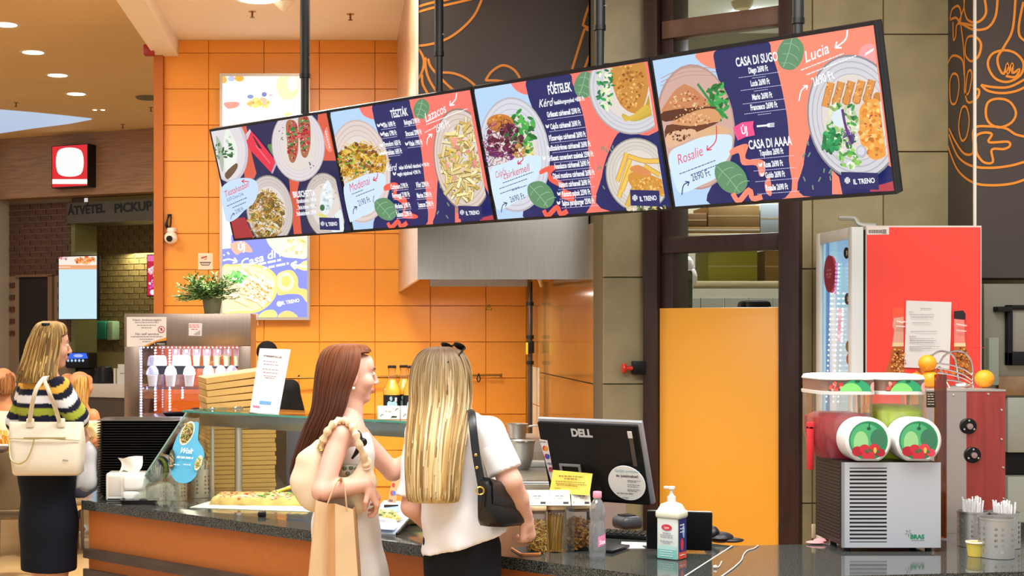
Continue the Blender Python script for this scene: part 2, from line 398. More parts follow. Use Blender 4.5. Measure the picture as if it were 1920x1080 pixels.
# store room behind
M_store = mat('store_wall', '8f8a72', .6)
b = MB(); b.box(1.8, 4.6, 10.4, 10.6, 0, 4.03); sw = struct(b.build('wall_store_back', M_store))
b = MB(); b.box(4.5, 4.6, YR+.3, 10.6, 0, 4.03); struct(b.build('wall_store_right', M_store))
me = tile_mesh('store_tile', .176, .29, .01, mat('grey_store_tile', '7d796a', .35), .003)
for i in range(9):
    for j in range(2): inst('store_tile', me, sw, (2.42+i*.18, 10.4, 1.52+j*.294))
M_box = mat('cardboard', 'a3834f', .8, noise=.08, nscale=6)
M_cream = mat('cream_laminate', 'd8cda0', .5)
YS = 9.3; ks = F/YS
sh = thing('storage_shelf', 'cream laminate shelf board seen through the doorway', 'shelf', tuple(W(1420, 560, ks)))
p0, p1 = W(1318, 527, ks), W(1500, 500, ks)
b = MB(); b.rbox(p0.x-.2, 3.9, YS, YS+.55, p0.z-.035, p0.z, .004); b.build('board', M_cream, sh)
b = MB(); b.rbox(3.7, 3.73, YS+.1, YS+.5, 0, p0.z-.035, .003); b.build('leg', M_cream, sh)
b = MB(); b.rbox(p0.x-.18, p0.x-.15, YS+.1, YS+.5, 0, p0.z-.035, .003); b.build('leg', M_cream, sh)
zsf = p0.z
b = MB(); b.box(2.03, 3.5, 8.5, 9.25, 0, 1.2995); b.build('base_cabinet', M_cream, sh)
def carton(name, label, x0, x1, y0, y1, k, depth, m, tape=None, group=None, zb=None):
    a, c = W(x0, y1, k), W(x1, y0, k); za = a.z if zb is None else zb
    t = thing(name, label, 'box', ((a.x+c.x)/2, F/k, za), group)
    b = MB(); b.rbox(a.x, c.x, F/k, F/k+depth, za, c.z, .004); b.build('carton', m, t)
    b = MB(); b.box(a.x, c.x, F/k-.001, F/k, (za+c.z)/2-.004, (za+c.z)/2+.004); b.build('flap_seam', tape or mat('box_tape', 'c9b48a', .3), t)
    return t
M_yg = mat('yellow_green_card', '9d9a2c', .6)
carton('carton_box', 'low yellow-green cardboard carton on the store room shelf', 1328, 1420, 470, 510, ks*.985, .35, M_yg, group='cartons in the store room', zb=zsf)
carton('carton_box', 'brown cardboard carton at the right end of the store room shelf', 1434, 1500, 470, 508, ks*.975, .3, M_box, group='cartons in the store room', zb=zsf)
zs2 = W(1400, 437, ks).z
sh2 = thing('storage_shelf', 'upper store room shelf board holding brown cartons', 'shelf', tuple(W(1400, 437, ks)))
b = MB(); b.rbox(2.05, 3.9, YS, YS+.6, zs2-.03, zs2, .004); b.build('board', M_cream, sh2)
b = MB(); b.rbox(3.74, 3.77, YS+.1, YS+.5, zsf, zs2-.03, .003); b.build('upright', M_cream, sh2)
carton('carton_box', 'flat brown carton with torn plastic wrap on upper shelf', 1262, 1425, 425, 440, ks, .5, M_box, mat('plastic_wrap', 'd8d4c8', .15), group='cartons in the store room', zb=zs2)
zc = W(1400, 425, ks).z
carton('carton_box', 'large plain brown carton on top of the wrapped flat carton', 1328, 1424, 385, 425, ks, .4, M_box, group='cartons in the store room', zb=zc)
carton('carton_box', 'small dark brown carton left of the large plain carton', 1255, 1325, 400, 425, ks, .4, mat('cardboard_dark', '7a5a32', .8), group='cartons in the store room', zb=zc)
carton('carton_box', 'pale blue-white plastic crate at the right end of upper shelf', 1426, 1480, 382, 440, ks, .4, mat('pale_crate', 'bccdd4', .4), group='cartons in the store room', zb=zs2)
# coffee bag and paper beside the jamb
kc = F/8.6
t = thing('coffee_bag', 'green coffee bag with red emblem and white label behind the orange door', 'bag', tuple(W(1290, 640, kc)))
b = MB(); a, c = W(1264, 640, kc), W(1300, 505, kc); b.rbox(a.x, c.x, 8.6, 8.72, 1.30, c.z, .02); b.build('pouch', mat('green_foil', '3f4a30', .35, noise=.5, nscale=18), t)
P = Plane((0, 8.598, 0), (1, 0, 0), (0, 0, 1)); A = Art(P, (-9, -9, 9, 9)); A.rect(1269, 512, 1287, 531, 'a02a38'); A.text('f', 1278, 521, 9, 'f0e0e0'); A.rect(1270, 546, 1289, 567, 'd9cdb8'); A.dashes(1280, 556, 12, 2, '8a7a60'); A.build('label', M_print, t)
b = MB(); a, c = W(1265, 497, kc), W(1289, 477, kc); b.rbox(a.x, c.x, 8.6, 8.7, c.z-.085, c.z, .006); tb = b.build('black_tin', M_black); tag(tb, 'small black packet standing on the coffee bag', 'packet')
b = MB(); c = W(1305, 500, kc); b.ball((c.x, 8.83, c.z), (.05, .05, .08), 10, 7); b.ball((c.x+.02, 8.82, c.z-.06), (.045, .05, .07), 10, 7); b.ball((c.x-.01, 8.82, c.z-.19), (.04, .05, .12), 10, 7); o = b.build('plastic_sack', mat('white_sack', 'dcd8d2', .4, bump=.6, nscale=20)); tag(o, 'crumpled white plastic sack beside the coffee bag', 'sack')
b = MB(); c = W(1312, 560, kc); b.rbox(c.x-.012, c.x+.03, 8.95, 9.1, 1.3, c.z+.16, .004); o = b.build('wooden_board', mat('board_wood', '8a5d2a', .6)); tag(o, 'narrow brown wooden board upright behind the orange door', 'board')
b = MB(); c = W(1418, 572, kc*.95); b.rbox(c.x-.09, c.x+.09, 9.0, 9.2, 1.3, c.z+.03, .03); o = b.build('kitchen_appliance', M_black); tag(o, 'black appliance top peeking over the orange door', 'appliance')
b = MB(); b.lathe([(.0, 0), (.05, 0), (.07, .03), (.075, .05)], tuple(D(1392, 17, 9.4)), 20); o = b.build('smoke_detector', mat('ivory_plastic', 'd8cfae', .5)); o.location.z = 0; tag(o, 'round ivory smoke detector on the store room ceiling', 'smoke detector')
b = MB(); b.box(1.8, 4.6, YR+.3, 10.6, D(1392, 17, 9.4).z+.05, D(1392, 17, 9.4).z+.1); struct(b.build('ceiling_store', mat('store_ceiling', 'e2eaec', .8)))
b = MB(); c = D(1430, 62, 9.9); b.rbox(c.x-.25, c.x+.35, 9.6, 9.75, D(1392, 17, 9.4).z-.02, D(1392, 17, 9.4).z+.05, .01); o = b.build('tube_light', mat('tube_glow', 'f4fbff', .4, estr=3.)); tag(o, 'long white tube light on the store room ceiling', 'light')
# ------------------------------------------------------------ hood, mural cladding over it
YH = F/314; XHl = (783-640)/314
hood = thing('extractor_hood', 'large brushed steel extractor hood above the cooking alcove', 'hood', (XHl, YH, 2.02))
zt = 2.62
b = MB(); b.box(XHl, XR, YH, YH+.015, 2.02, zt); b.build('front_panel', M_steel, hood)
b = MB(); b.box(XHl, XHl+.015, YH+.015, YB, 2.02, zt); b.build('side_panel', M_steel, hood)
b = MB(); b.box(XHl, XR, YH+.015, YB, zt-.02, zt); b.build('top_panel', M_steel2, hood)
b = MB(); b.add([(XHl+.016, YH+.45, 2.12), (XR, YH+.45, 2.12), (XR, YB, 2.25), (XHl+.016, YB, 2.25)], [(0, 1, 2, 3)]); b.add([(XHl+.016, YH+.016, 2.03), (XR, YH+.016, 2.03), (XR, YH+.45, 2.12), (XHl+.016, YH+.45, 2.12)], [(0, 1, 2, 3)]); b.build('inner_tray', M_steel2, hood)
b = MB(); b.box(XHl+.2, XR-.1, YB-.8, YB-.75, 2.04, 2.24); b.build('grease_filter', M_steel, hood)
b = MB(); b.cyl((XR-.25, YH+.3, 2.035), (XR-.05, YH+1.6, 2.035), .014); b.build('gas_rail', M_steel2, hood)
b = MB(); b.box(XHl, XR, YH-.01, YB, zt, 4.03); mural = struct(b.build('wall_mural_left', M_mural))
b = MB(); b.box(XHl-.012, XHl, YH-.01, YB, zt, 4.03); b.build('side_cladding', mat('lit_cladding', 'c9a284', .22, noise=.12, nscale=5, stretch=(1, 6, .1)), mural)  # side face coloured pale for the light glowing on it
b = MB(); b.box(XHl-.014, XHl+.004, YH-.02, YH-.008, zt, 4.03); b.build('edge_strip', mat('white_edge', 'efe8da', .4), mural)
ORL = 'ee9130'
P = Plane((0, YH-.011, 0), (1, 0, 0), (0, 0, 1)); A = Art(P, (XHl+.006, zt, XR-.002, 4.03), h0=.0005, step=.0002)
def zz(pts, sc, ox, oy): return [(ox+x/sc, oy+y/sc) for x, y in pts]
Z2 = lambda *p: zz(p, 4, 760, 0)
A.line(Z2((80, 55), (180, 25), (300, 0), (420, -30)), 4.5, ORL, 6); A.line(Z2((80, 95), (200, 60), (330, 32), (470, 0), (520, -15)), 4.5, ORL, 6)
A.line(Z2((572, 0), (520, 110), (440, 200), (350, 270), (260, 312), (170, 335), (85, 345)), 4.5, ORL, 6)
A.line(Z2((80, 345), (120, 400), (140, 460), (125, 540), (80, 615)), 4.5, ORL, 6)
A.line(Z2((150, 430), (155, 520), (180, 600), (240, 700)), 4.5, ORL, 6); A.line(Z2((125, 560), (130, 630), (165, 700), (190, 760)), 4.5, ORL, 6)
A.line(Z2((170, 440), (190, 500), (250, 570), (330, 650), (420, 720)), 4.5, ORL, 6); A.line(Z2((260, 545), (350, 548), (440, 580), (520, 640), (580, 720)), 4.5, ORL, 6)
A.line(Z2((600, 605), (640, 545), (700, 500), (750, 492), (810, 520), (850, 570), (870, 620)), 4.5, ORL, 6); A.line(Z2((600, 603), (680, 604), (740, 612), (870, 640)), 4.5, ORL)
A.line(Z2((1395, 0), (1360, 90), (1335, 175), (1340, 195), (1400, 215)), 4.5, ORL, 5); A.line(Z2((1345, 215), (1330, 260), (1290, 390), (1250, 520)), 4.5, ORL); A.line(Z2((1345, 215), (1400, 240)), 4.5, ORL); A.line(Z2((1400, 380), (1370, 440), (1345, 510)), 4.5, ORL)
A.build('line_drawing', M_print, mural)
# right mural cladding
km = 372.6; XM, YM = (1828-640)/km, F/km; zmb = CZ+(618-521)/km
b = MB(); b.box(XM, 4.6, YM, YR, zmb, 4.03); mural2 = struct(b.build('wall_mural_right', M_mural))
b = MB(); b.box(XM-.008, XM+.004, YM-.008, YM+.004, zmb, 4.03); b.build('edge_strip', MATS['white_edge'], mural2)
Z8 = lambda *p: zz(p, 2.7, 1500, 0)
def mural_lines(A, sm=6):
    w_ = 4.6
    A.line(Z8((800, 120), (830, 40), (830, 0), (830, -30)), w_, ORL, sm)
    A.line(Z8((760, 100), (770, 50), (800, 30), (815, 60), (812, 110), (790, 90), (760, 100)), w_, ORL, sm); A.line(Z8((775, 110), (778, 200), (790, 180), (800, 120), (880, 130)), w_, ORL, 4)
    A.line(Z8((838, -20), (832, 40), (850, 100), (900, 112), (940, 70), (935, 0), (925, -30)), w_, ORL, sm)
    A.line(Z8((820, 120), (880, 150), (950, 140), (990, 80), (1000, -20)), w_, ORL, sm)
    A.line(Z8((815, 120), (830, 250), (835, 400), (835, 470), (855, 470), (870, 400), (868, 360), (855, 360), (845, 400), (840, 490), (860, 520), (900, 490), (905, 455), (880, 450)), w_, ORL, 4)
    A.line(Z8((838, 240), (850, 190), (885, 185), (915, 220), (905, 280), (870, 310), (842, 285)), w_, ORL, sm, closed=True)
    A.line(Z8((750, 320), (770, 285), (800, 285), (825, 310), (832, 380)), w_, ORL, sm)
    A.line(Z8((760, 420), (775, 375), (800, 385), (806, 450), (790, 520), (765, 515)), w_, ORL, sm, closed=True)
    A.line(Z8((805, 640), (820, 550), (845, 545), (858, 610), (845, 690), (820, 710)), w_, ORL, sm, closed=True)
    A.line(Z8((755, 650), (790, 720), (830, 775), (870, 780), (878, 740), (880, 650), (960, 640), (1040, 650), (1090, 680), (1140, 692)), w_, ORL, sm)
    A.line(Z8((755, 680), (800, 790), (870, 840), (960, 850), (1060, 840), (1140, 818)), w_, ORL, sm); A.line(Z8((750, 740), (800, 860), (880, 925), (970, 938), (1070, 930), (1140, 908)), w_, ORL, sm)
    A.line(Z8((940, 580), (950, 520), (1000, 500), (1060, 515), (1092, 570), (1070, 620), (1010, 645), (960, 625)), w_, ORL, sm, closed=True)
    A.line(Z8((950, 330), (970, 275), (1030, 255), (1090, 270), (1130, 320), (1115, 380), (1050, 415), (985, 395)), w_, ORL, sm, closed=True)
    A.line(Z8((1090, -10), (1075, 150), (1030, 240), (1000, 290), (1005, 340), (1030, 375), (1050, 320), (1050, 375), (1075, 320), (1075, 370), (1110, 350), (1090, 390), (1040, 385)), w_, ORL, 4)
    A.line(Z8((1130, 10), (1108, 120), (1110, 180), (1140, 210)), w_, ORL, sm)
    A.line(Z8((915, 430), (980, 442), (1060, 440), (1140, 400)), w_, ORL, sm); A.line(Z8((915, 430), (950, 460), (1020, 472), (1090, 462), (1140, 440)), w_, ORL, sm)
    A.line(Z8((890, 740), (890, 690), (930, 672), (970, 680), (955, 720), (1050, 718), (1060, 740), (1030, 755), (970, 758), (975, 820), (930, 822), (895, 780)), w_, ORL, 5, closed=True)
P = Plane((0, YM-.001, 0), (1, 0, 0), (0, 0, 1)); A = Art(P, (XM+.006, zmb, 4.6, 4.03), h0=.0005, step=.0001); mural_lines(A); A.build('line_drawing', M_print, mural2)
P = Plane((XM-.001, 0, 0), (0, -1, 0), (0, 0, 1)); A = Art(P, (-YR+.002, zmb, -YM-.006, 4.03), h0=.0005, step=.0001); mural_lines(A); A.build('line_drawing', M_print, mural2)
# ------------------------------------------------------------ ceiling fittings
M_lamp = mat('lamp_glow', 'fff4dc', .4, estr=6.)
M_rim = mat('lamp_rim', 'e6d8b8', .4)
def downlight(x, y, z, r, label, group):
    c = W(x, y, (618-y)/(z-CZ)); t = thing('downlight', label, 'ceiling light', (c.x, c.y, z), group)
    b = MB(); b.lathe([(r, -.004), (r+.02, -.008), (r+.025, .0), (r, .02)], (c.x, c.y, z), 28, cap=False); b.build('rim', M_rim, t)
    b = MB(); b.lathe([(0, -.003), (r, -.003), (r, .01)], (c.x, c.y, z), 28); b.build('diffuser', M_lamp, t)
for x, y, d in ((10, 46, 'cut by the left edge of the photo'), (62, 98, 'second from the photo edge'), (108, 141, 'third from the photo edge'), (143, 176, 'nearest the pickup fascia')):
    downlight(x, y, 4.2, .095, 'round recessed downlight in the tan mall ceiling, '+d, 'mall ceiling downlights')
downlight(485, -3, 4.03, .15, 'bright round downlight at the top edge above the kitchen', 'kitchen downlights')
c = W(532, 4, (618-4)/2.31); b = MB(); b.lathe([(0, -.065), (.02, -.06), (.05, -.03), (.075, -.006), (.075, 0)], (c.x, c.y, 4.03), 24); o = b.build('dome_detector', mat('white_plastic', 'e8e4da', .4)); tag(o, 'white cone-shaped detector beside the kitchen downlight', 'detector')
def sprinkler(x, y, z, label):
    c = W(x, y, (618-y+4)/(z-CZ)); t = thing('sprinkler', label, 'sprinkler', (c.x, c.y, z), 'ceiling sprinklers')
    b = MB(); b.lathe([(.03, -.004), (.03, 0)], (c.x, c.y, z), 16); b.build('escutcheon', M_chrome, t)
    b = MB(); b.cyl((c.x, c.y, z-.045), (c.x, c.y, z-.003), .007); b.lathe([(0, -.05), (.018, -.047), (.018, -.044)], (c.x, c.y, z), 12); b.build('head', mat('brass', '7a5c3a', .35, .9), t)
sprinkler(473, 25, 4.03, 'small brass sprinkler on the kitchen ceiling left of the detector cone'); sprinkler(657, 30, 4.03, 'small brass sprinkler on the kitchen ceiling near the mural side')
sprinkler(30, 196, 4.2, 'sprinkler head beside the blue skylight on the mall ceiling'); sprinkler(230, 237, 4.2, 'sprinkler head above the wooden pickup fascia'); sprinkler(283, 205, 4.2, 'sprinkler head next to the orange wall edge')
c = W(278, 182, (618-182)/2.48); b = MB(); b.lathe([(0, -.02), (.12, -.02), (.14, 0)], (c.x, c.y, 4.2), 24); o = b.build('ceiling_vent', mat('vent_grey', '6f684c', .6)); tag(o, 'dark round air vent on the tan mall ceiling', 'vent')
t = thing('spotlight_row', 'small row of recessed spotlights in the tan mall ceiling', 'ceiling light', tuple(W(190, 206, 166)))
for i, x in enumerate((178, 185, 193, 200)):
    c = W(x, 206, (618-206)/2.48); b = MB(); b.lathe([(0, -.004), (.022, -.004), (.026, 0)], (c.x, c.y, 4.2), 12); b.build('spot', M_lamp if i % 2 == 0 else M_rim, t)
# skylight: a pale blue lit recess in the mall ceiling
def cp(x, y): c = W(x, y, (618-y)/2.48); return (c.x, c.y)
edge = [cp(*p) for p in ((-140, 192), (-60, 199), (0, 205), (70, 211), (130, 217), (172, 222), (130, 230), (60, 239), (0, 248), (-140, 262))]
b = MB(); b.prism(edge, 4.185, 4.199); o = struct(b.build('window_1', mat('skylight_glow', 'a9c4e6', .6, estr=.75)))
b = MB(); c = W(276, 90, 240); b.rbox(c.x-.03, c.x+.05, F/240, F/240+.08, c.z-.05, c.z+.03, .005); o = b.build('alarm_sounder', mat('red_plastic', 'a01818', .4)); tag(o, 'small dark red alarm sounder under the white ceiling beam', 'alarm')
# ------------------------------------------------------------ hanging menu boards
a_, th_ = .79467, .28469; SW, SH = 4.2818, .72
pu = Vector((math.cos(a_), -math.sin(a_), 0)); pv = -Vector((math.sin(th_)*math.sin(a_), math.sin(th_)*math.cos(a_), -math.cos(th_)))
po = Vector((-.82731, 8.68523, 2.97481))-pv*SH
MP = Plane(po, pu, pv); MM = MP.M()
NAVY, COR, SKY, WHT, GRN = '1a2160', 'f4776a', 'b4d2f2', 'f4f6fb', '5f8f68'
def samp(cx, cy, rx, ry, rot=0):
    r = math.sqrt(random.random()); a = random.uniform(0, 2*PI); x, y = rx*r*math.cos(a), ry*r*math.sin(a)
    return cx+x*math.cos(rot)-y*math.sin(rot), cy+x*math.sin(rot)+y*math.cos(rot)
def scatter(A, e, n, kind, cols, size):
    for i in range(n):
        x, y = samp(*e); c = shade(random.choice(cols), random.uniform(.75, 1.2)); a = random.uniform(0, PI)
        s = size*random.uniform(.7, 1.3)
        if kind == 'blob': A.poly([(x+s*random.uniform(.6, 1.1)*math.cos(t), y+s*random.uniform(.6, 1.1)*math.sin(t)) for t in (i_*PI/3.5 for i_ in range(7))], c)
        elif kind == 'leaf': A.ell(x, y, s, s*.45, c, a, 8)
        elif kind == 'strand':
            d = s*2.2; A.line([(x-d*math.cos(a), y-d*math.sin(a)), (x+s*.6*math.sin(a), y-s*.6*math.cos(a)), (x+d*math.cos(a), y+d*math.sin(a))], s*.42, c, 3)
        elif kind == 'penne':
            d = s*1.5; A.line([(x-d*math.cos(a), y-d*math.sin(a)), (x+d*math.cos(a), y+d*math.sin(a))], s*1.05, shade('8a7440', random.uniform(.8, 1.1)))
            A.line([(x-d*math.cos(a), y-d*math.sin(a)-s*.12), (x+d*math.cos(a), y+d*math.sin(a)-s*.12)], s*.78, c)
def plate(A, x, y, rx, ry, rot=0, rim='cfc6bd', mid='ddd5cf', inner='d4cbc5'):
    A.ell(x, y, rx, ry, rim, rot, 40); A.ell(x, y, rx*.965, ry*.965, mid, rot, 40)
    for f, c in ((.9, inner), (.875, mid), (.8, inner), (.78, mid), (.7, inner), (.685, 'ddd4cd')): A.ell(x, y, rx*f, ry*f, c, rot, 36)
def leafy(A, x, y, s, rot):
    A.poly([(x+s*(dx*math.cos(rot)-dy*math.sin(rot)), y+s*(dx*math.sin(rot)+dy*math.cos(rot))) for dx, dy in ((-.85, -.9), (.1, -1.05), (.85, -.35), (1., .55), (.35, 1.1), (-.55, .75), (-1., -.1))], GRN, 5)
    R = lambda dx, dy: (x+s*(dx*math.cos(rot)-dy*math.sin(rot)), y+s*(dx*math.sin(rot)+dy*math.cos(rot)))
    A.line([R(-.8, -.8), R(-.1, .1), R(.45, 1.0)], 1.6, '8bb894', 4)
    for t in (-.4, .1, .55): A.line([R(t-.15, t-.05), R(t+.35, t-.25), R(t+.62, t-.2)], 1.3, '8bb894', 3); A.line([R(t-.15, t), R(t-.42, t+.35)], 1.2, '8bb894')
def logo(A, x0, y0, x1, y1, sl):
    d = (x1-x0)*sl; A.poly([(x0, y0), (x1, y0+d), (x1+1.5, y1+d), (x0+1.5, y1)], NAVY); h = y1-y0; cx, cy = x0+(x1-x0)*.17, (y0+y1)/2+d*.15
    for k_, hh in ((-1.5, .22), (-.5, .38), (.5, .38), (1.5, .22)): A.line([(cx+k_*h*.085, cy-hh*h*.5), (cx+k_*h*.085, cy+hh*h*.5)], h*.06, WHT)
    A.text('IL TRENO', x0+(x1-x0)*.62, (y0+y1)/2+d*.6, h*.30, WHT, bold=.03, wpx=(x1-x0)*.58)
def arrow(A, pts, w_, col, hs=5, sm=6):
    A.line(pts, w_, col, sm); (xa, ya), (xb, yb) = pts[-2], pts[-1]; an = math.atan2(yb-ya, xb-xa)
    for d in (2.5, -2.5): A.line([(xb, yb), (xb+hs*math.cos(an+d), yb+hs*math.sin(an+d))], w_, col)
def squig(A, z, col=COR, w_=8):
    pass
def base(A, z, yb):
    """shared ground of boards two to four: sky, coral, navy bands"""
screens = []
desc = ('first menu screen at far left showing bruschetta and a red can', 'second menu screen listing pasta dishes between plates of pasta', 'third menu screen listing chicken main courses with fries', 'fourth menu screen nearest the drinks fridge with tortilla and salad plates')
for i in range(4):
    xa, xb = i*SW/4, (i+1)*SW/4; c0 = MP.at((xa+xb)/2, 0)
    t = thing('menu_screen', desc[i], 'screen', tuple(c0), 'hanging menu screens')
    b = MB(); b.rbox(xa+.0015, xb-.0015, 0, SH, -.06, 0, .004, MM); b.build('housing', M_black, t)
    g = .0125; r = (xa+g, .016, xb-g, SH-.016)
    b = MB(); e = .0035
    b.box(xa+.002, xb-.002, SH-.016, SH-.001, 0, .004, MM); b.box(xa+.002, xb-.002, .001, .016, 0, .004, MM); b.box(xa+.002, xa+g, .016, SH-.016, 0, .004, MM); b.box(xb-g, xb-.002, .016, SH-.016, 0, .004, MM)
    b.build('bezel', mat('bezel_black', '16161a', .25), t)
    b = MB(); b.box(xa+.3, xb-.3, .2, .5, -.10, -.06, MM); b.build('rear_mount', M_blackm, t)
    screens.append((t, r))
# --- screen 1
t, r = screens[0]; A = Art(MP, r, .0008, .00006); z = lambda *p: zz(p, 4.153, 380, 200); q = lambda x, y: (380+x/4.153, 200+y/4.153)
A.poly(z((0, 0), (1200, -200), (1200, 1300), (0, 1300)), '1e1f4e')
A.poly(z((270, 150), (340, 145), (365, 300), (420, 520), (400, 560), (330, 560)), 'd95c43'); A.poly(z((900, 50), (1000, 30), (1060, 420), (940, 420), (880, 300)), 'd95c43')
A.poly(z((180, 880), (330, 860), (420, 1060), (200, 1080)), 'a83038'); A.poly(z((670, 490), (760, 560), (740, 650), (775, 1010), (715, 1020), (690, 800)), 'd95c43')
A.ell(*q(200, 330), 37, 63, 'c9c2cc', -.10); A.ell(*q(195, 330), 33, 58, 'dcd6da', -.10)
A.poly(z((105, 230), (150, 300), (165, 430), (155, 510), (130, 420)), 'a9b7a0', 4); A.poly(z((190, 170), (235, 230), (270, 330), (255, 450), (195, 540), (170, 420), (165, 260)), 'e6ebe2', 5)
A.poly(z((175, 520), (260, 440), (270, 480), (200, 565)), '6b5138', 3); scatter(A, (*q(215, 320), 9, 26), 40, 'blob', ['f4f6f0', 'dfe6da', 'cdd8c8'], 2.6); scatter(A, (*q(200, 340), 12, 14), 16, 'leaf', ['2f6b38', '3c8045', '24552c'], 4.2); scatter(A, (*q(120, 330), 6, 20), 14, 'leaf', ['2f6b38', '7f9a80'], 3)
A.poly(z((345, 260), (375, 180), (430, 240), (580, 430), (545, 520), (360, 320)), 'e2304a'); A.poly(z((340, 215), (372, 172), (382, 190), (352, 260)), 'cfc3d0'); A.poly(z((575, 425), (585, 440), (550, 522), (540, 510)), 'a8a8c8'); A.poly(z((390, 220), (410, 240), (470, 330), (440, 320)), '4a1830'); A.line(z((420, 300), (530, 440)), 3, 'f06a7a')
A.poly(z((510, 300), (560, 300), (600, 380), (560, 390)), '5a8a4c', 4)
plate(A, *q(750, 300), 50, 68, -.08, 'b8aeb0', 'ddd3d6', 'cfc4c8')
for dx, dy in ((0, 0), (100, -40)):
    A.poly(z((655+dx, 130+dy), (700+dx, 100+dy), (745+dx, 150+dy), (750+dx, 330+dy), (720+dx, 430+dy), (680+dx, 410+dy), (665+dx, 280+dy)), 'a96a48', 4)
    scatter(A, (*q(705+dx, 255+dy), 10, 36), 60, 'blob', ['c8303a', 'a81f2c', 'd8505a', '8a1822'], 2.8); scatter(A, (*q(705+dx, 250+dy), 9, 30), 14, 'leaf', ['2f7a40', '3e9a50'], 3.6); scatter(A, (*q(705+dx, 265+dy), 9, 34), 16, 'blob', ['f0d8d0'], 1.1)
scatter(A, (*q(620, 200), 8, 16), 6, 'leaf', ['2b4434'], 2); scatter(A, (*q(860, 450), 9, 6), 6, 'leaf', ['2b4434'], 2)
A.ell(*q(1000, 250), 9, 24, 'f08a78', -.1)
for k_ in range(7): A.ell(*q(975+k_*5, 190+k_*20), 1.1, 1.8, 'fbe3dc')
plate(A, *q(540, 800), 44, 66, -.10, '8a7f78', 'cdc2bf', 'bdb0ac')
scatter(A, (*q(520, 850), 31, 46), 40, 'blob', ['6e5426', '7d6030'], 6); scatter(A, (*q(520, 850), 31, 48), 210, 'strand', ['c49a44', 'b08434', 'd9b660', '94702e', '7b5a24'], 3.4); scatter(A, (*q(510, 740), 15, 18), 30, 'blob', ['a07848', '7c5a34'], 2.6); scatter(A, (*q(500, 860), 26, 36), 16, 'leaf', ['3f7a34', '6d9a3c'], 2.6)
plate(A, *q(990, 760), 39, 62, -.12, '8f847c', 'c9bfb9', 'b8aca6')
A.poly(z((990, 580), (1020, 570), (1045, 650), (1040, 760), (1000, 830), (955, 800), (950, 700)), 'dfe9ec', 5); A.poly(z((1050, 850), (1100, 790), (1120, 830), (1130, 960), (1040, 960), (1030, 900)), 'dfe9ec', 4); scatter(A, (*q(1000, 710), 8, 28), 30, 'blob', ['f2f7f8', 'cfdde2'], 3); A.poly(z((930, 830), (960, 820), (1010, 850), (990, 870)), 'd8d87a', 4); A.ell(*q(968, 775), 4.5, 6, '2f6b38'); scatter(A, (*q(985, 700), 30, 50), 14, 'leaf', ['44604a'], 1.2)
A.poly(z((180, 650), (230, 580), (340, 545), (440, 560), (470, 630), (440, 730), (360, 800), (300, 860), (240, 885), (205, 840)), 'c3dbf4', 5)
A.text('Tisztahaszon', *q(300, 630), 11, 'd8405a', sx=.52, rot=.20, slant=.3, bold=0, wpx=50); A.text('0,33l Coca-Cola', *q(290, 690), 6, '4a5a88', sx=.5, rot=.18, slant=.3, bold=0, wpx=34)
for k_, (x, y) in enumerate(((305, 730), (320, 755))): A.dashes(*q(x, y), 42-k_*14, 1.6, '5a6a9a', rot=.2)
A.text('2190 Ft', *q(322, 795), 8, '3a4a88', sx=.55, rot=.2, bold=0, wpx=17); arrow(A, z((255, 865), (262, 840), (285, 820)), 1.2, '2a356a', 4); arrow(A, z((400, 575), (370, 570), (342, 572)), 1.6, 'd8304a', 6)
A.text('BRUSCHETTA', *q(825, 665), 11, WHT, bold=.035, wpx=42)
for k_, (s_, y) in enumerate((('Paradicsomos 1190 Ft', 715), ('Túrós krémes 1190 Ft', 765), ('Padlizsánkrémes 1290 Ft', 813))): A.text(s_, *q(845, y), 6.6, WHT, bold=.03, wpx=37-k_ % 2*4); A.dashes(*q(840, y+18), 36, 1, 'c8cce8')
logo(A, *q(945, 850), *q(1100, 945), .03); A.build('display', M_screen, t)
# --- screens 2..4 share one ground
def ground(A, z):
    A.poly(z((0, 0), (1500, -350), (1500, 1300), (0, 1300)), SKY)
# --- screen 2
t, r = screens[1]; A = Art(MP, r, .0008, .00006); S2 = 3.856; z = lambda *p: zz(p, S2, 620, 160); q = lambda x, y: (620+x/S2, 160+y/S2)
ground(A, z); A.poly(z((210, 130), (330, 100), (330, 235), (270, 235), (225, 200)), COR, 4)
A.poly(z((540, 90), (1100, -40), (1240, 1100), (560, 1100)), COR)
A.poly(z((320, 130), (540, 90), (580, 160), (610, 270), (650, 430), (675, 640), (690, 800), (675, 1030), (330, 1060), (340, 900), (400, 760), (415, 640), (390, 480), (340, 330), (310, 220)), NAVY, 4)
A.poly(z((780, 650), (830, 560), (1000, 560), (1200, 900), (1200, 1020), (770, 1030), (765, 900)), NAVY, 4); A.poly(z((900, 850), (930, 900), (945, 1000), (900, 1000)), COR); A.poly(z((1080, 960), (1200, 930), (1200, 1000), (1080, 1000)), 'b8404c')
for k_ in range(14): x, y = random.uniform(780, 960), random.uniform(700, 940); A.line(z((x, y), (x+random.uniform(-16, 16), y+24)), 2.6, '76907c')
plate(A, *q(210, 620), 58, 97, -.09, 'c9b8b2', 'ddcdc8', 'cbb8b2')
scatter(A, (*q(230, 560), 44, 36), 60, 'blob', ['a87624', '8c5f1c', 'c08a30'], 6); scatter(A, (*q(230, 560), 45, 38), 240, 'strand', ['e2b43c', 'cf9a2a', 'f0cc60', 'b07c20', 'd8a838'], 3.8); scatter(A, (*q(220, 520), 38, 28), 46, 'blob', ['8a5a24', 'b06a2c', '6d4018'], 3.6); scatter(A, (*q(230, 540), 40, 28), 26, 'leaf', ['5f9a2c', '4a8428', '8abf40'], 3.4)
A.poly(z((115, 735), (180, 680), (270, 640), (370, 625), (415, 650), (410, 730), (360, 830), (330, 900), (250, 940), (180, 975), (155, 960)), 'cfe3f6', 5)
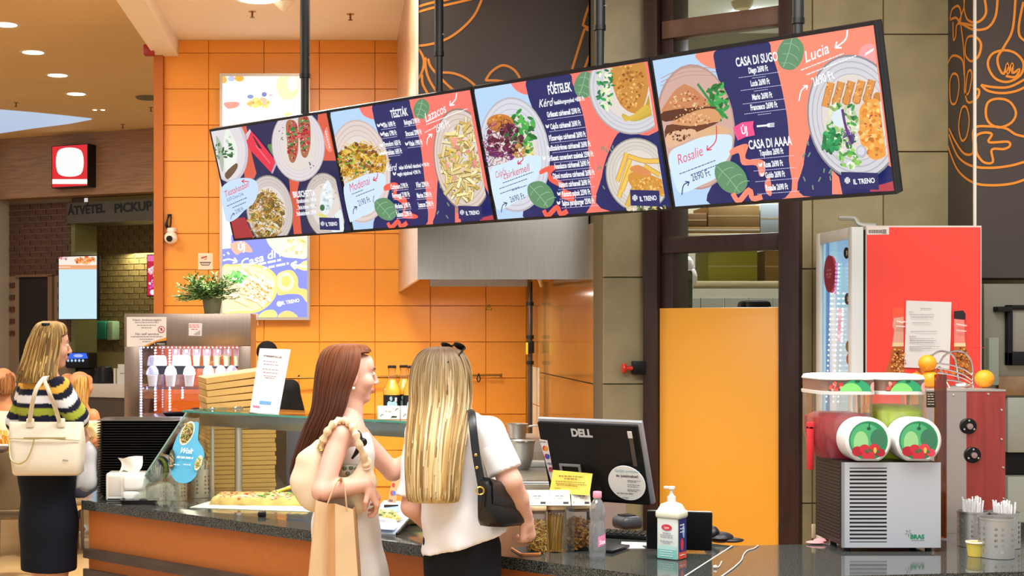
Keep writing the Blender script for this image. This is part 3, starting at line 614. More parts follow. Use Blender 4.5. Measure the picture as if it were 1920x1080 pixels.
A.text('Modenai', *q(230, 705), 15, 'dc5a80', sx=.55, rot=.2, slant=.3, bold=0, wpx=41); A.dashes(*q(215, 765), 24, 1.5, '5a6a9a', rot=.2); A.dashes(*q(270, 770), 38, 1.5, '5a6a9a', rot=.2); A.text('2190 Ft', *q(262, 830), 11, '34427a', sx=.5, rot=.2, bold=0, wpx=24); arrow(A, z((185, 925), (188, 890), (212, 870)), 1.5, '2a356a', 6); arrow(A, z((362, 630), (355, 665), (328, 680)), 2, 'd8405a', 7); A.line(z((335, 790), (330, 830), (345, 850)), 1.2, '2a356a', 4)
leafy(A, *q(678, 165), 16, .9); leafy(A, *q(420, 888), 20, -.1)
A.poly(z((410, 720), (470, 695), (510, 710), (500, 790), (560, 800), (580, 860), (560, 900), (645, 930), (640, 955), (540, 945), (550, 860), (470, 800), (480, 745), (415, 755)), 'f0604c', 4); A.line(z((435, 985), (460, 1020), (510, 975), (530, 1015), (575, 985)), 8, 'f0604c', 4)
A.text('TÉSZTÁK', *q(517, 192), 14, WHT, bold=.03, wpx=33)
for s_, x, y, w_ in (('Olio 1690 Ft', 445, 275, 24), ('Pesto 1790 Ft', 452, 340, 25), ('Pomodoro 1650 Ft', 468, 412, 32), ('Arrabbiata 1695 Ft', 475, 473, 33), ('Bolognai 2190 Ft', 610, 253, 30), ('Siracusai 2090 Ft', 622, 335, 31), ('Vitale 1990 Ft', 637, 408, 26)):
    A.text(s_, *q(x, y), 9.2, WHT, bold=.035, wpx=w_); A.dashes(*q(x-2, y+31), 29, 1, 'c4c6e6')
for x, y in ((372, 282), (398, 276), (395, 345), (393, 425), (575, 415), (385, 487), (405, 483), (486, 630)): A.poly(z((x-13, y-12), (x-2, y-2), (x+10, y-14), (x+8, y+6), (x-2, y+14), (x-11, y+4)), WHT, 3)
A.text('Kérd', *q(462, 585), 13, WHT, sx=.6, slant=.3, bold=.01, wpx=20); A.text('teljes kiőrlésű tésztával +190 Ft', *q(625, 575), 7, WHT, bold=.03, wpx=58); A.text('vegán tejszínnel +290 Ft', *q(588, 625), 7, WHT, bold=.03, wpx=45)
for s_, x, y, w_ in (('Carbonara 2190 Ft', 520, 720, 33), ('Formaggi 2190 Ft', 532, 783, 33), ('Modenai 2190 Ft', 545, 860, 29), ('Salsami 2290 Ft', 555, 920, 29), ('Főúri 2290 Ft', 688, 708, 24), ('Marina 2390 Ft', 700, 783, 28), ('Lazacos 2590 Ft', 712, 850, 29)):
    A.text(s_, *q(x, y), 9.2, WHT, bold=.035, wpx=w_); A.dashes(*q(x+5, y+30), 31, 1, 'd8c8e0')
plate(A, *q(980, 530), 54, 97, -.13, '8f7a70', 'd9c9c0', 'c4b0a4')
scatter(A, (*q(985, 560), 38, 70), 50, 'blob', ['c8b070', 'a88c50'], 6); scatter(A, (*q(990, 540), 40, 74), 120, 'penne', ['f0dc9c', 'e6cc80', 'd9b868', 'f6e8b8'], 6.2); scatter(A, (*q(985, 500), 28, 46), 22, 'blob', ['f0b8a8', 'e89a88', 'f4d4c8'], 5); scatter(A, (*q(960, 520), 28, 52), 14, 'leaf', ['a8b850', 'e0c020'], 3.4)
A.text('Lazacos', *q(800, 185), 17, WHT, sx=.6, rot=.25, slant=.3, bold=.01, wpx=43); A.dashes(*q(880, 215), 84, 1.6, WHT, rot=.17); A.dashes(*q(760, 310), 22, 1.5, WHT, rot=.25); A.text('2590 Ft', *q(848, 280), 13, WHT, sx=.5, rot=.25, bold=.01, wpx=29); arrow(A, z((955, 35), (945, 90), (905, 135)), 2.4, WHT, 9); arrow(A, z((738, 415), (745, 370), (775, 340)), 2, WHT, 7)
logo(A, *q(963, 855), *q(1133, 950), .03); A.build('display', M_screen, t)
# --- screen 3
t, r = screens[2]; A = Art(MP, r, .0008, .00006); S3 = 3.374; z = lambda *p: zz(p, S3, 890, 100); q = lambda x, y: (890+x/S3, 100+y/S3)
ground(A, z); A.poly(z((235, 180), (345, 155), (345, 255), (290, 250), (250, 220)), COR, 4)
A.poly(z((580, 130), (1150, 0), (1290, 1000), (560, 1060)), COR)
A.poly(z((345, 160), (585, 125), (620, 190), (650, 270), (690, 400), (715, 560), (725, 760), (705, 1010), (330, 1050), (340, 930), (420, 780), (437, 660), (420, 520), (370, 360), (335, 250)), NAVY, 4)
A.poly(z((800, 980), (805, 780), (850, 620), (930, 490), (1100, 520), (1300, 450), (1290, 1000)), NAVY, 4)
for k_ in range(10): x, y = random.uniform(770, 900), random.uniform(560, 900); A.line(z((x, y), (x+random.uniform(-16, 16), y+22)), 2.6, '76907c')
plate(A, *q(250, 640), 67, 108, -.08, 'b9b4ba', 'd3d4de', 'c2c2cc')
scatter(A, (*q(300, 500), 26, 42), 46, 'leaf', ['2f8a3c', '3fa848', '1f6a2e', '56b450'], 8); A.ell(*q(165, 440), 25, 17, 'c87c30'); scatter(A, (*q(165, 440), 22, 14), 30, 'blob', ['d89040', 'b86a24', 'e4a454'], 2.4)
scatter(A, (*q(190, 560), 35, 34), 40, 'blob', ['5a1c34', '74283e', '3f1226'], 6); scatter(A, (*q(180, 560), 37, 44), 130, 'strand', ['7c2a50', '9a3a66', '5a1838', 'b46a8a', '4a1030'], 2.8); scatter(A, (*q(160, 655), 28, 18), 50, 'strand', ['6a2470', '8a3a94', '4a1450'], 2.6); scatter(A, (*q(330, 610), 16, 16), 26, 'leaf', ['e4dcae', 'd8c86a', '6aa84a'], 4); scatter(A, (*q(290, 610), 12, 12), 20, 'blob', ['b8884a'], 3)
A.poly(z((115, 740), (200, 690), (300, 655), (400, 640), (437, 660), (430, 740), (390, 820), (370, 880), (300, 920), (200, 975), (150, 960)), 'cfe6f4', 5)
A.text('Csípős', *q(182, 750), 12, 'd8506a', sx=.55, rot=.22, slant=.3, bold=0, wpx=22); A.text('csirkemell', *q(280, 740), 14, 'd8506a', sx=.55, rot=.18, slant=.3, bold=0, wpx=52)
for x, y, w_ in ((290, 780, 62), (260, 820, 56), (300, 845, 30), (240, 860, 40)): A.dashes(*q(x, y), w_, 1.5, '4a5a90', rot=.2)
A.text('2690 Ft', *q(285, 905), 11, '34427a', sx=.5, rot=.17, bold=0, wpx=29); arrow(A, z((185, 1000), (195, 955), (222, 940)), 1.6, '2a356a', 7); arrow(A, z((297, 620), (325, 660), (290, 695)), 2, 'd8304a', 7)
leafy(A, *q(712, 195), 21, .9); leafy(A, *q(437, 888), 24, -.1)
A.poly(z((430, 735), (490, 705), (545, 710), (500, 760), (560, 800), (590, 830), (560, 900), (640, 930), (640, 880), (580, 850), (490, 800), (480, 745), (435, 760)), 'f0604c', 4); A.line(z((455, 985), (480, 1020), (540, 965), (560, 1010), (605, 990)), 9, 'f0604c', 4)
A.text('FŐÉTELEK', *q(555, 215), 17, WHT, bold=.03, wpx=45); A.text('Kérd', *q(470, 305), 15, WHT, sx=.6, slant=.3, bold=.01, wpx=25); A.text('hasábburgonyával +850 Ft', *q(615, 292), 8, WHT, bold=.03, wpx=58)
for s_, x, y, w_ in (('Grillezett csirkemell 2590 Ft', 580, 368, 64), ('Csípős csirkemell 2690 Ft', 592, 445, 58), ('Fűszervajas csirkemell 2690 Ft', 603, 517, 70), ('Padlizsánkrémes csirkemell 2690 Ft', 613, 580, 82), ('Grillezett camembert szeletek 2590 Ft', 622, 643, 87), ('Ananászos csirkemell 2690 Ft', 632, 697, 68), ('Dijoni mustáros csirkemell 2690 Ft', 643, 757, 79), ('Rántott csirkemell 2690 Ft', 650, 815, 60), ('Rántott sajtok 2590 Ft', 660, 875, 54), ('Sajtos parajburger 2590 Ft', 672, 932, 61)):
    A.text(s_, *q(x, y), 10, WHT, bold=.035, wpx=w_); A.dashes(*q(x+12, y+31), 70, 1, 'c4c6e6')
for x, y in ((480, 455), (460, 655), (553, 880), (551, 938)): A.poly(z((x-12, y-12), (x-2, y-2), (x+9, y-13), (x+8, y+6), (x-2, y+13), (x-10, y+4)), WHT, 3)
plate(A, *q(1000, 220), 76, 86, -.3, 'a8a4a4', 'd0d0d6', 'bcbcc4')
A.poly(z((890, 60), (1110, 20), (1120, 200), (1080, 340), (1010, 370), (920, 280)), 'c88a3c', 4); scatter(A, (*q(1005, 190), 27, 44), 120, 'blob', ['d89a4c', 'b87830', 'e6b468', '9a5a20'], 3); scatter(A, (*q(850, 200), 16, 46), 60, 'leaf', ['2f9a58', 'd8e8b0', '1f7a40', 'e8f0d0'], 5)
for k_ in range(5): A.line(z((960+k_*4, 380+k_*8), (1040, 410-k_*6), (1150, 370-k_*20)), 7, shade('c8a840', random.uniform(.8, 1.2)), 4)
A.line(z((1120, 320), (1160, 180)), 7, 'b89838')
plate(A, *q(1060, 760), 60, 70, -.2, '9f978c', 'd3ccc4', 'bfb6ac')
for p in (((990, 620), (930, 800)), ((1010, 660), (940, 900)), ((1000, 640), (1100, 670), (1200, 670)), ((1050, 800), (990, 960)), ((1100, 700), (1200, 760)), ((1120, 850), (1230, 880)), ((1020, 700), (960, 860))):
    A.line(z(*p), 9.5, 'a8782c', 3); A.line(z(*p), 7.5, shade('e8bc54', random.uniform(.9, 1.12)), 3)
A.poly(z((1000, 760), (1080, 740), (1230, 800), (1240, 870), (1150, 880), (1030, 840)), 'd09038', 4); A.poly(z((1010, 720), (1060, 695), (1130, 730), (1140, 765), (1060, 755)), 'd88a50', 4); scatter(A, (*q(1120, 820), 30, 13), 60, 'blob', ['e0a850', 'c8842c', 'f0c070'], 2.4); scatter(A, (*q(1110, 965), 40, 7), 40, 'leaf', ['3a4a2c', 'd0b870', '6a7a44', 'e8d8b0'], 4)
logo(A, *q(1015, 850), *q(1200, 950), .03); A.build('display', M_screen, t)
# --- screen 4
t, r = screens[3]; A = Art(MP, r, .0008, .00006); S4 = 3.085; z = lambda *p: zz(p, S4, 1220, 40); q = lambda x, y: (1220+x/S4, 40+y/S4)
COR = 'f98a70'
ground(A, z); A.poly(z((262, 190), (390, 160), (390, 270), (330, 262), (285, 235)), COR, 4)
A.poly(z((655, 110), (1300, -60), (1460, 1000), (600, 1060)), COR)
A.poly(z((390, 160), (660, 112), (700, 190), (735, 290), (770, 440), (795, 600), (800, 800), (780, 1020), (350, 1060), (370, 920), (460, 790), (480, 660), (455, 520), (400, 360), (372, 250)), NAVY, 4)
A.poly(z((885, 1010), (885, 830), (915, 680), (980, 640), (1420, 860), (1420, 980)), NAVY, 4); A.poly(z((1050, 860), (1090, 900), (1110, 1000), (1050, 1000)), COR); A.poly(z((1270, 960), (1420, 920), (1420, 980), (1270, 985)), 'b8404c')
for k_ in range(14): x, y = random.uniform(880, 1130), random.uniform(690, 950); A.line(z((x, y), (x+random.uniform(-18, 18), y+26)), 2.8, '76907c')
A.ell(*q(260, 610), 74, 118, 'b49088', -.09); A.ell(*q(262, 612), 71, 114, 'cfa89c', -.09)
for dy in (0, 22, 44): A.line(z((60, 330+dy), (200, 270+dy), (380, 270+dy)), 1.4, 'b8948a', 4)
scatter(A, (*q(390, 460), 18, 34), 60, 'leaf', ['1f7a38', '2f9a48', '146028', '48b058'], 7); A.line(z((275, 360), (380, 500), (450, 560)), 5, '2f8a40', 4)
for p, c in ((((80, 490), (200, 360), (350, 490), (220, 520), (80, 530)), 'c88458'), (((80, 520), (360, 490), (340, 520), (90, 580)), '5a2c18'), (((110, 600), (250, 520), (370, 505), (405, 575), (250, 610)), 'd49a68'), (((95, 600), (240, 605), (400, 580), (250, 650), (110, 720)), '6a3820'), (((230, 660), (390, 600), (470, 640), (300, 680)), 'dcae84'), (((100, 650), (240, 620), (260, 660), (110, 730)), 'e0b490')):
    A.poly(z(*p), c, 3)
scatter(A, (*q(225, 460), 36, 18), 60, 'blob', ['b86a3c', 'e0a878', '9a4c24', 'f0c8a0'], 2.4); scatter(A, (*q(250, 565), 38, 12), 50, 'blob', ['b86a3c', 'e6b488', 'f0c8a0'], 2.2); scatter(A, (*q(180, 650), 24, 12), 26, 'blob', ['4a2010', 'e0b490', '8a5030'], 2.6)
A.poly(z((115, 770), (220, 700), (330, 660), (440, 650), (480, 670), (470, 760), (420, 840), (390, 900), (300, 945), (210, 985), (160, 965)), 'cfe6f4', 5)
A.text('Rosalie', *q(238, 768), 19, 'e0607a', sx=.58, rot=.24, slant=.3, bold=0, wpx=50)
for x, y, w_ in ((280, 830, 74), (320, 830, 54)): A.dashes(*q(x, y+(10 if w_ > 60 else 25)), w_, 1.7, '4a5a90', rot=.24)
A.text('2690 Ft', *q(298, 885), 13, '34427a', sx=.5, rot=.2, bold=0, wpx=37); arrow(A, z((190, 1000), (200, 945), (233, 925)), 2, '2a356a', 8); arrow(A, z((390, 600), (385, 690), (335, 742)), 2.2, 'd8405a', 9)
leafy(A, *q(818, 182), 27, .9); leafy(A, *q(475, 900), 29, -.1)
A.poly(z((470, 740), (540, 708), (575, 715), (560, 790), (660, 800), (670, 880), (640, 890), (620, 830), (540, 825), (520, 760), (478, 770)), COR, 4); A.poly(z((670, 930), (700, 900), (710, 1000), (680, 990)), COR, 3); A.line(z((485, 990), (520, 1035), (580, 970), (600, 1020), (655, 1010)), 10, COR, 4)
A.text('CASA DI SUGO', *q(622, 215), 17, WHT, bold=.025, wpx=80); A.text('CASA DI AAAA', *q(700, 697), 17, WHT, bold=.025, wpx=82)
for s_, x, y, w_ in (('Diego 2690 Ft', 632, 273, 37), ('Lucia 2690 Ft', 643, 348, 36), ('Mario 2690 Ft', 655, 427, 38), ('Francesco 2690 Ft', 665, 485, 51), ('Topolino 2690 Ft', 708, 750, 45), ('Rosa 2690 Ft', 720, 818, 36), ('Guido 2690 Ft', 730, 880, 37), ('Rosalie 2690 Ft', 740, 953, 42)):
    A.text(s_, *q(x, y), 11, WHT, bold=.035, wpx=w_); A.dashes(*q(x+8, y+33), 80, 1.1, 'c4c6e6')
    if y in (273, 348, 485): A.dashes(*q(x+5, y+47), 26, 1.1, 'c4c6e6')
A.poly(z((487, 610), (540, 580), (607, 572), (603, 600), (614, 655), (560, 665), (515, 685), (500, 650)), 'f0508a'); A.text('ÚJ', *q(552, 625), 14, WHT, bold=.03, sx=.7)
A.line(z((625, 603), (690, 597)), 3.4, WHT); A.poly(z((685, 588), (700, 584), (700, 608), (687, 608)), WHT)
for k_ in (-9, 0, 9): A.line(z((695, 597+k_), (727, 594+k_)), 1.6, WHT)
for x, y in ((646, 825), (657, 880)): A.poly(z((x-12, y-12), (x-2, y-2), (x+9, y-13), (x+8, y+6), (x-2, y+13), (x-10, y+4)), WHT, 3)
A.ell(*q(1275, 190), 20, 21, 'f8a0a0')
for k_ in range(5): A.line(z((1250+k_*10, 195-k_*6), (1262+k_*10, 175-k_*6)), 2, WHT)
plate(A, *q(1190, 550), 88, 118, -.16, '8a8890', 'd2d0d6', 'b4b2ba')
for k_ in range(5):
    x = 1035+k_*60; A.line(z((x+20, 350-k_*4), (x-15, 490-k_*8)), 15, 'a8642c'); A.line(z((x+20, 350-k_*4), (x-15, 488-k_*8)), 12.5, shade('dc9448', random.uniform(.92, 1.1)))
    scatter(A, (*q(x+2, 420-k_*6), 6, 20), 12, 'blob', ['f0b46c', 'c87c34'], 2.2); A.ell(*q(x+50, 455-k_*5), 8, 10, shade('cc843c', random.uniform(.9, 1.1)))
scatter(A, (*q(1120, 600), 34, 44), 130, 'leaf', ['9cc070', 'cfe0a8', '3f9a48', '2a7a3a', 'e4f0cc'], 6); scatter(A, (*q(1060, 680), 17, 20), 40, 'leaf', ['1f8a50', '2fa860', '14703c'], 7); scatter(A, (*q(1170, 780), 22, 18), 34, 'leaf', ['4aa84c', '8ac850', 'e8f0d8'], 6); A.poly(z((1080, 520), (1130, 500), (1145, 590), (1100, 600), (1070, 560)), 'd8e4ec', 4)
A.line(z((1130, 500), (1150, 600), (1190, 700)), 5, '5a2a78', 4); scatter(A, (*q(1165, 650), 10, 18), 30, 'strand', ['5a2488', '7a3ca8', '44186a'], 2.6)
A.poly(z((1240, 480), (1330, 440), (1400, 560), (1400, 740), (1310, 790), (1240, 700), (1230, 580)), 'eda044', 4); scatter(A, (*q(1310, 610), 26, 52), 90, 'blob', ['f4b45c', 'e08c30', 'f8c878', 'd07c28'], 4.6); scatter(A, (*q(1315, 590), 16, 24), 14, 'leaf', ['b83a3a'], 2.4); A.ell(*q(1245, 742), 10, 12, 'b8b8c8'); A.ell(*q(1243, 738), 7, 8, 'd4d4e0')
A.text('Lucia', *q(990, 168), 21, WHT, sx=.6, rot=.24, slant=.3, bold=.01, wpx=48); A.dashes(*q(1020, 225), 86, 2, WHT, rot=.22); A.dashes(*q(1070, 245), 100, 2, WHT, rot=.22)
A.text('2690 Ft', *q(1022, 318), 17, WHT, sx=.5, rot=.22, bold=.01, wpx=43); arrow(A, z((1165, 35), (1155, 95), (1095, 145)), 3, WHT, 12); arrow(A, z((885, 450), (900, 390), (935, 362)), 2.4, WHT, 8)
logo(A, *q(1128, 858), *q(1342, 955), .03); A.build('display', M_screen, t)
COR = 'f4776a'
# suspension poles
for x, w_, nm in ((564, 19, 'leftmost, before lit poster'), (815, 17, 'second from left'), (1117, 20, 'third from left'), (1489, 21, 'rightmost, by door frame')):
    # where the pole meets the board: its top edge
    tt = ((x-PX)/F*(po+pv*SH).y-(po+pv*SH).x)/(pu.x-(x-PX)/F*pu.y); p = MP.at(tt, SH, -.035)
    t = thing('suspension_pole', 'black round pole holding the menu screens, '+nm, 'pole', tuple(p), 'menu screen poles')
    rr = w_/2*p.y/F; zc_ = p.z+(70 if x < 1200 else 22)*p.y/F
    b = MB(); b.cyl((p.x, p.y, p.z-.02), (p.x, p.y, zc_), rr*.84); b.build('lower_tube', M_blackm, t)
    b = MB(); b.cyl((p.x, p.y, zc_), (p.x, p.y, 4.03), rr); b.build('upper_tube', M_blackm, t)
    b = MB(); b.cyl((p.x, p.y, zc_-.012), (p.x, p.y, zc_+.012), rr*1.12); b.build('collar', M_black, t)
    b = MB(); b.cyl((p.x+rr*.6, p.y-rr*.7, zc_+.1), (p.x+rr*.9, p.y-rr*1.15, zc_+.1), .005); b.build('screw', M_chrome, t)
# ------------------------------------------------------------ backlit poster on the orange wall
PW = Plane((0, YB-.05, 0), (1, 0, 0), (0, 0, 1)); e = [PW.uv(412, 600), PW.uv(581, 138)]; (xa, za), (xb, zb) = e
t = thing('poster_lightbox', 'tall backlit food poster in a slim silver frame on the orange wall', 'poster', ((xa+xb)/2, YB-.05, za))
b = MB(); b.box(xa, xb, YB-.045, YB+.0, za, zb); b.build('case', M_steel2, t)
b = MB(); fr = .022
for (p, q_, r_, s_) in ((xa, xb, za, za+fr), (xa, xb, zb-fr, zb), (xa, xa+fr, za+fr, zb-fr), (xb-fr, xb, za+fr, zb-fr)): b.box(p, q_, YB-.062, YB-.045, r_, s_)
b.build('frame', mat('silver_frame', 'd0ccc4', .35, .6), t)
A = Art(PW, (xa+fr, za+fr, xb-fr, zb-fr), -.003, .00006); u4 = lambda *p: zz(p, 4, 320, 0); q = lambda x, y: (320+x/4, y/4)
A.rect(405, 130, 590, 300, 'ffffff'); A.rect(405, 300, 590, 610, 'fdf6ea')
A.ell(*q(398, 598), 6, 7, 'f0a050'); A.ell(*q(455, 590), 7, 5, 'a8b0d8'); A.ell(*q(515, 588), 9, 6, 'f0a040'); A.ell(*q(880, 640), 22, 28, 'fbe0a8'); A.ell(*q(915, 625), 10, 14, 'fff6dc'); A.poly(u4((400, 770), (505, 765), (505, 800), (430, 815)), 'f49080', 4); A.ell(*q(650, 810), 30, 8, 'fdfdf0')
scatter(A, (*q(665, 770), 22, 8), 50, 'blob', ['f8d060', 'f4b050', 'd8e070', 'f8c0a0'], 4); A.ell(*q(598, 725), 6, 4, '8088b8'); A.ell(*q(702, 708), 5, 4.5, '7078b0'); A.ell(*q(750, 715), 4, 2, 'f8a8c0'); A.ell(*q(880, 858), 8, 4, 'd8f090')
v = lambda *p: zz(p, 5.686, 400, 430); q = lambda x, y: (400+x/5.686, 430+y/5.686)
A.poly(v((90, 60), (1010, 60), (1010, 960), (90, 960)), '7f88f2'); A.poly(v((90, -60), (190, -60), (190, 200), (90, 210)), 'fff4dc')
A.poly(v((180, 160), (330, 130), (420, 240), (310, 240), (240, 270)), 'fbab92', 3); A.text('ÚJ', *q(300, 185), 13, 'ffffff', bold=.03, sx=.8)
A.poly(v((575, 130), (640, 220), (740, 290), (870, 305), (1000, 295), (1000, 60), (600, 60)), 'fff0c8', 4); scatter(A, (*q(860, 180), 22, 14), 40, 'blob', ['ffe9b0', 'fff8e4', 'f8d890', 'f6c87c'], 4); scatter(A, (*q(950, 130), 8, 6), 10, 'leaf', ['c8e090', 'f0b860'], 3)
A.poly(v((90, 420), (220, 375), (400, 365), (560, 400), (660, 480), (690, 590), (660, 720), (580, 820), (450, 890), (250, 895), (90, 880)), 'fbd878', 4); A.poly(v((90, 440), (240, 395), (400, 390), (540, 425), (630, 500), (660, 590), (630, 710), (550, 800), (430, 865), (250, 870), (90, 860)), 'fdecb0', 4)
scatter(A, (*q(400, 620), 42, 32), 40, 'blob', ['fff0cc', 'fbe0a0', 'ffffff'], 8)
for k_ in range(26):
    x, y = samp(*q(390, 640), 38, 30); a = random.uniform(.2, .9); d = random.uniform(8, 15); A.line([(x-d*math.cos(a), y-d*math.sin(a)), (x+d*math.cos(a), y+d*math.sin(a))], 7, 'e8a858'); A.line([(x-d*math.cos(a), y-d*math.sin(a)-1), (x+d*math.cos(a), y+d*math.sin(a)-1)], 5.6, random.choice(['fff4d8', 'fdeabc', 'ffffff']))
scatter(A, (*q(480, 640), 26, 20), 24, 'blob', ['f0a850', 'e89848'], 2.4); scatter(A, (*q(240, 510), 20, 10), 46, 'leaf', ['6ad060', '98e878', '48b050'], 4.4)
A.poly(v((680, 490), (750, 445), (840, 440), (900, 520), (910, 620), (1000, 650), (1000, 780), (930, 700), (800, 690), (690, 700), (690, 600)), 'fbcd78', 4); A.ell(*q(770, 560), 16, 18, 'fde8b8'); A.ell(*q(775, 555), 9, 10, 'f6cf70')
A.poly(v((500, 900), (560, 865), (640, 860), (680, 900), (660, 940), (490, 940)), 'd4ec80', 3); A.poly(v((690, 940), (740, 880), (810, 870), (870, 900), (890, 940)), 'fbc878', 4); A.poly(v((400, 900), (480, 900), (470, 950), (400, 950)), 'fbbc8a')
A.poly(v((880, 400), (1000, 330), (1000, 440), (890, 415)), 'fbd890', 3)
A.text('Casa di', *q(480, 310), 15, 'ffffff', sx=.7, rot=.3, slant=.3, bold=.02, wpx=68); A.text('1', *q(705, 262), 12, 'ffffff', sx=.7, rot=.2, bold=.02); A.dashes(*q(600, 350), 44, 4, 'ffffff', rot=.2); A.dashes(*q(670, 390), 48, 4, 'ffffff', rot=.2)
arrow(A, v((1000, 400), (920, 390), (830, 375)), 4, 'ffffff', 12, 3); arrow(A, v((105, 335), (170, 320), (255, 345)), 3, 'ffffff', 9, 4); A.line(v((150, 245), (170, 268)), 3, 'ffffff'); A.line(v((110, 270), (120, 280)), 3, 'ffffff')
A.ell(*q(705, 795), 5, 5, 'ffffff'); A.text('IL TRENO', *q(825, 770), 6.5, 'ffffff', rot=.16, bold=.03, wpx=33)
A.build('printed_poster', M_glow, t)
b = MB(); p = PW.at(*PW.uv(483, 600)); b.cyl((p.x, YB-.03, p.z-.04), (p.x, YB-.03, p.z), .004); b.build('cord', mat('white_plastic', 'e8e4da', .4), t)
# CCTV camera, small notice
c = W(321, 446, 236); t = thing('security_camera', 'white ball security camera with tangled cables on the orange wall', 'camera', (c.x, YB-.06, c.z))
b = MB(); b.ball((c.x, YB-.065, c.z), .052, 20, 14); b.build('ball', mat('white_plastic', 'e8e4da', .4), t)
b = MB(); b.cyl((c.x-.005, YB-.135, c.z-.012), (c.x-.004, YB-.10, c.z-.01), .024); b.build('lens', M_black, t)
b = MB(); b.lathe([(.0, 0), (.04, 0), (.04, .03)], (c.x, YB-.02, c.z+.05), 16); b.build('bracket', mat('white_plastic', 'e8e4da', .4), t)
b = MB()
for k_ in range(5): b.tube(crom([(c.x-.01+random.uniform(-.02, .02), YB-.03, c.z+.05), (c.x-.02+random.uniform(-.03, .03), YB-.04, c.z+.10), (c.x-.02+random.uniform(-.02, .02), YB-.02, c.z+.19)], 5, False), .006, 6)
b.build('cables', M_black, t)
p0, p1 = PW.uv(370, 505), PW.uv(398, 474); b = MB(); b.box(p0[0], p1[0], YB-.004, YB, p0[1], p1[1]); t = b.build('wall_notice', mat('notice_paper', 'ecd9c6', .6)); tag(t, 'small square notice with a bowl symbol on the orange wall', 'notice')
A = Art(Plane((0, YB-.004, 0), (1, 0, 0), (0, 0, 1)), (-9, -9, 9, 9), .0005, .0002); A.poly([(374, 491), (396, 491), (392, 498), (378, 498)], '6a5a58'); A.poly([(376, 493), (394, 493), (391, 496.5), (379, 496.5)], 'c9b8ac'); A.line([(377, 484), (388, 481)], 3, 'b0503a'); A.line([(383, 487), (388, 485)], 1.2, 'b0503a'); A.build('symbol', M_print, t)
c = W(917, 576, 235); A = Art(Plane((0, YB-.001, 0), (1, 0, 0), (0, 0, 1)), (-9, -9, 9, 9), .0005, .0003); A.poly([(911, 581), (923, 581), (917, 570)], '3a3010'); A.poly([(912.5, 580), (921.5, 580), (917, 572)], 'e8c020'); A.line([(917, 574), (917, 578.5)], 1.3, '3a3010'); o = A.m.build('warning_sign', M_print); tag(o, 'tiny yellow warning triangle sticker beneath the hood', 'sticker')
# rail with hooks and the gas pipe
t = thing('utensil_rail', 'thin brown metal utensil rail with a hook on the orange wall', 'rail', tuple(W(720, 706, 237)))
p0, p1 = W(535, 709, 237), W(942, 703, 237); b = MB(); b.cyl(p0, (p1.x, p0.y, p1.z), .009); b.build('rail', mat('bronze_rail', '8a6428', .35, .7), t)
p = W(897, 703, 237); b = MB(); b.tube(crom([(p.x, p0.y-.01, p.z+.012), (p.x-.012, p0.y-.015, p.z-.03), (p.x, p0.y-.015, p.z-.055), (p.x+.013, p0.y-.015, p.z-.03), (p.x, p0.y-.01, p.z+.012)], 5, False), .005, 6); b.build('hook', M_blackm, t)
for x in (560, 745, 940): p = W(x, 705, 237); b = MB(); b.cyl((p.x, p0.y, p.z), (p.x, YB+.005, p.z), .007); b.build('bracket', M_blackm, t)
c = W(994, 600, 250); t = thing('gas_pipe', 'grey vertical gas pipe with a yellow valve lever in the alcove corner', 'pipe', (c.x, F/250, .8))
b = MB(); b.cyl((c.x, c.y, .3), (c.x, c.y, 2.08), .018); b.build('pipe', mat('pipe_grey', '5a4c44', .35, .5), t)
for y in (570, 655, 632, 680): z_ = CZ+(618-y)/250; b = MB(); b.cyl((c.x, c.y, z_-.014), (c.x, c.y, z_+.014), .028); b.build('fitting', M_blackm, t)
z_ = CZ+(618-652)/250; b = MB(); b.rbox(c.x-.035, c.x-.02, c.y-.05, c.y-.02, z_-.05, z_+.04, .004); b.build('valve_lever', mat('valve_yellow', 'd8c020', .4), t)
b = MB(); b.cyl((c.x, c.y, z_-.04), (c.x, c.y, z_+.05), .03); b.build('valve_body', M_blackm, t)
# red push button on the stone column
c = W(1186, 690, 333); t = thing('emergency_button', 'red mushroom push button on a black box on the stone column', 'button', (c.x, YL, c.z))
b = MB(); b.rbox(c.x-.01, c.x+.06, YL-.06, YL, c.z-.036, c.z+.04, .006); b.build('box', M_black, t)
b = MB(); b.cyl((c.x-.045, YL-.04, c.z), (c.x-.01, YL-.04, c.z), .012); b.lathe([(0, 0), (.024, .002), (.03, .012), (.026, .022), (.0, .026)], (c.x-.045, YL-.04, c.z), 18, Matrix.Rotation(-PI/2, 4, 'Y')); b.build('knob', mat('button_red', 'd03028', .3), t)
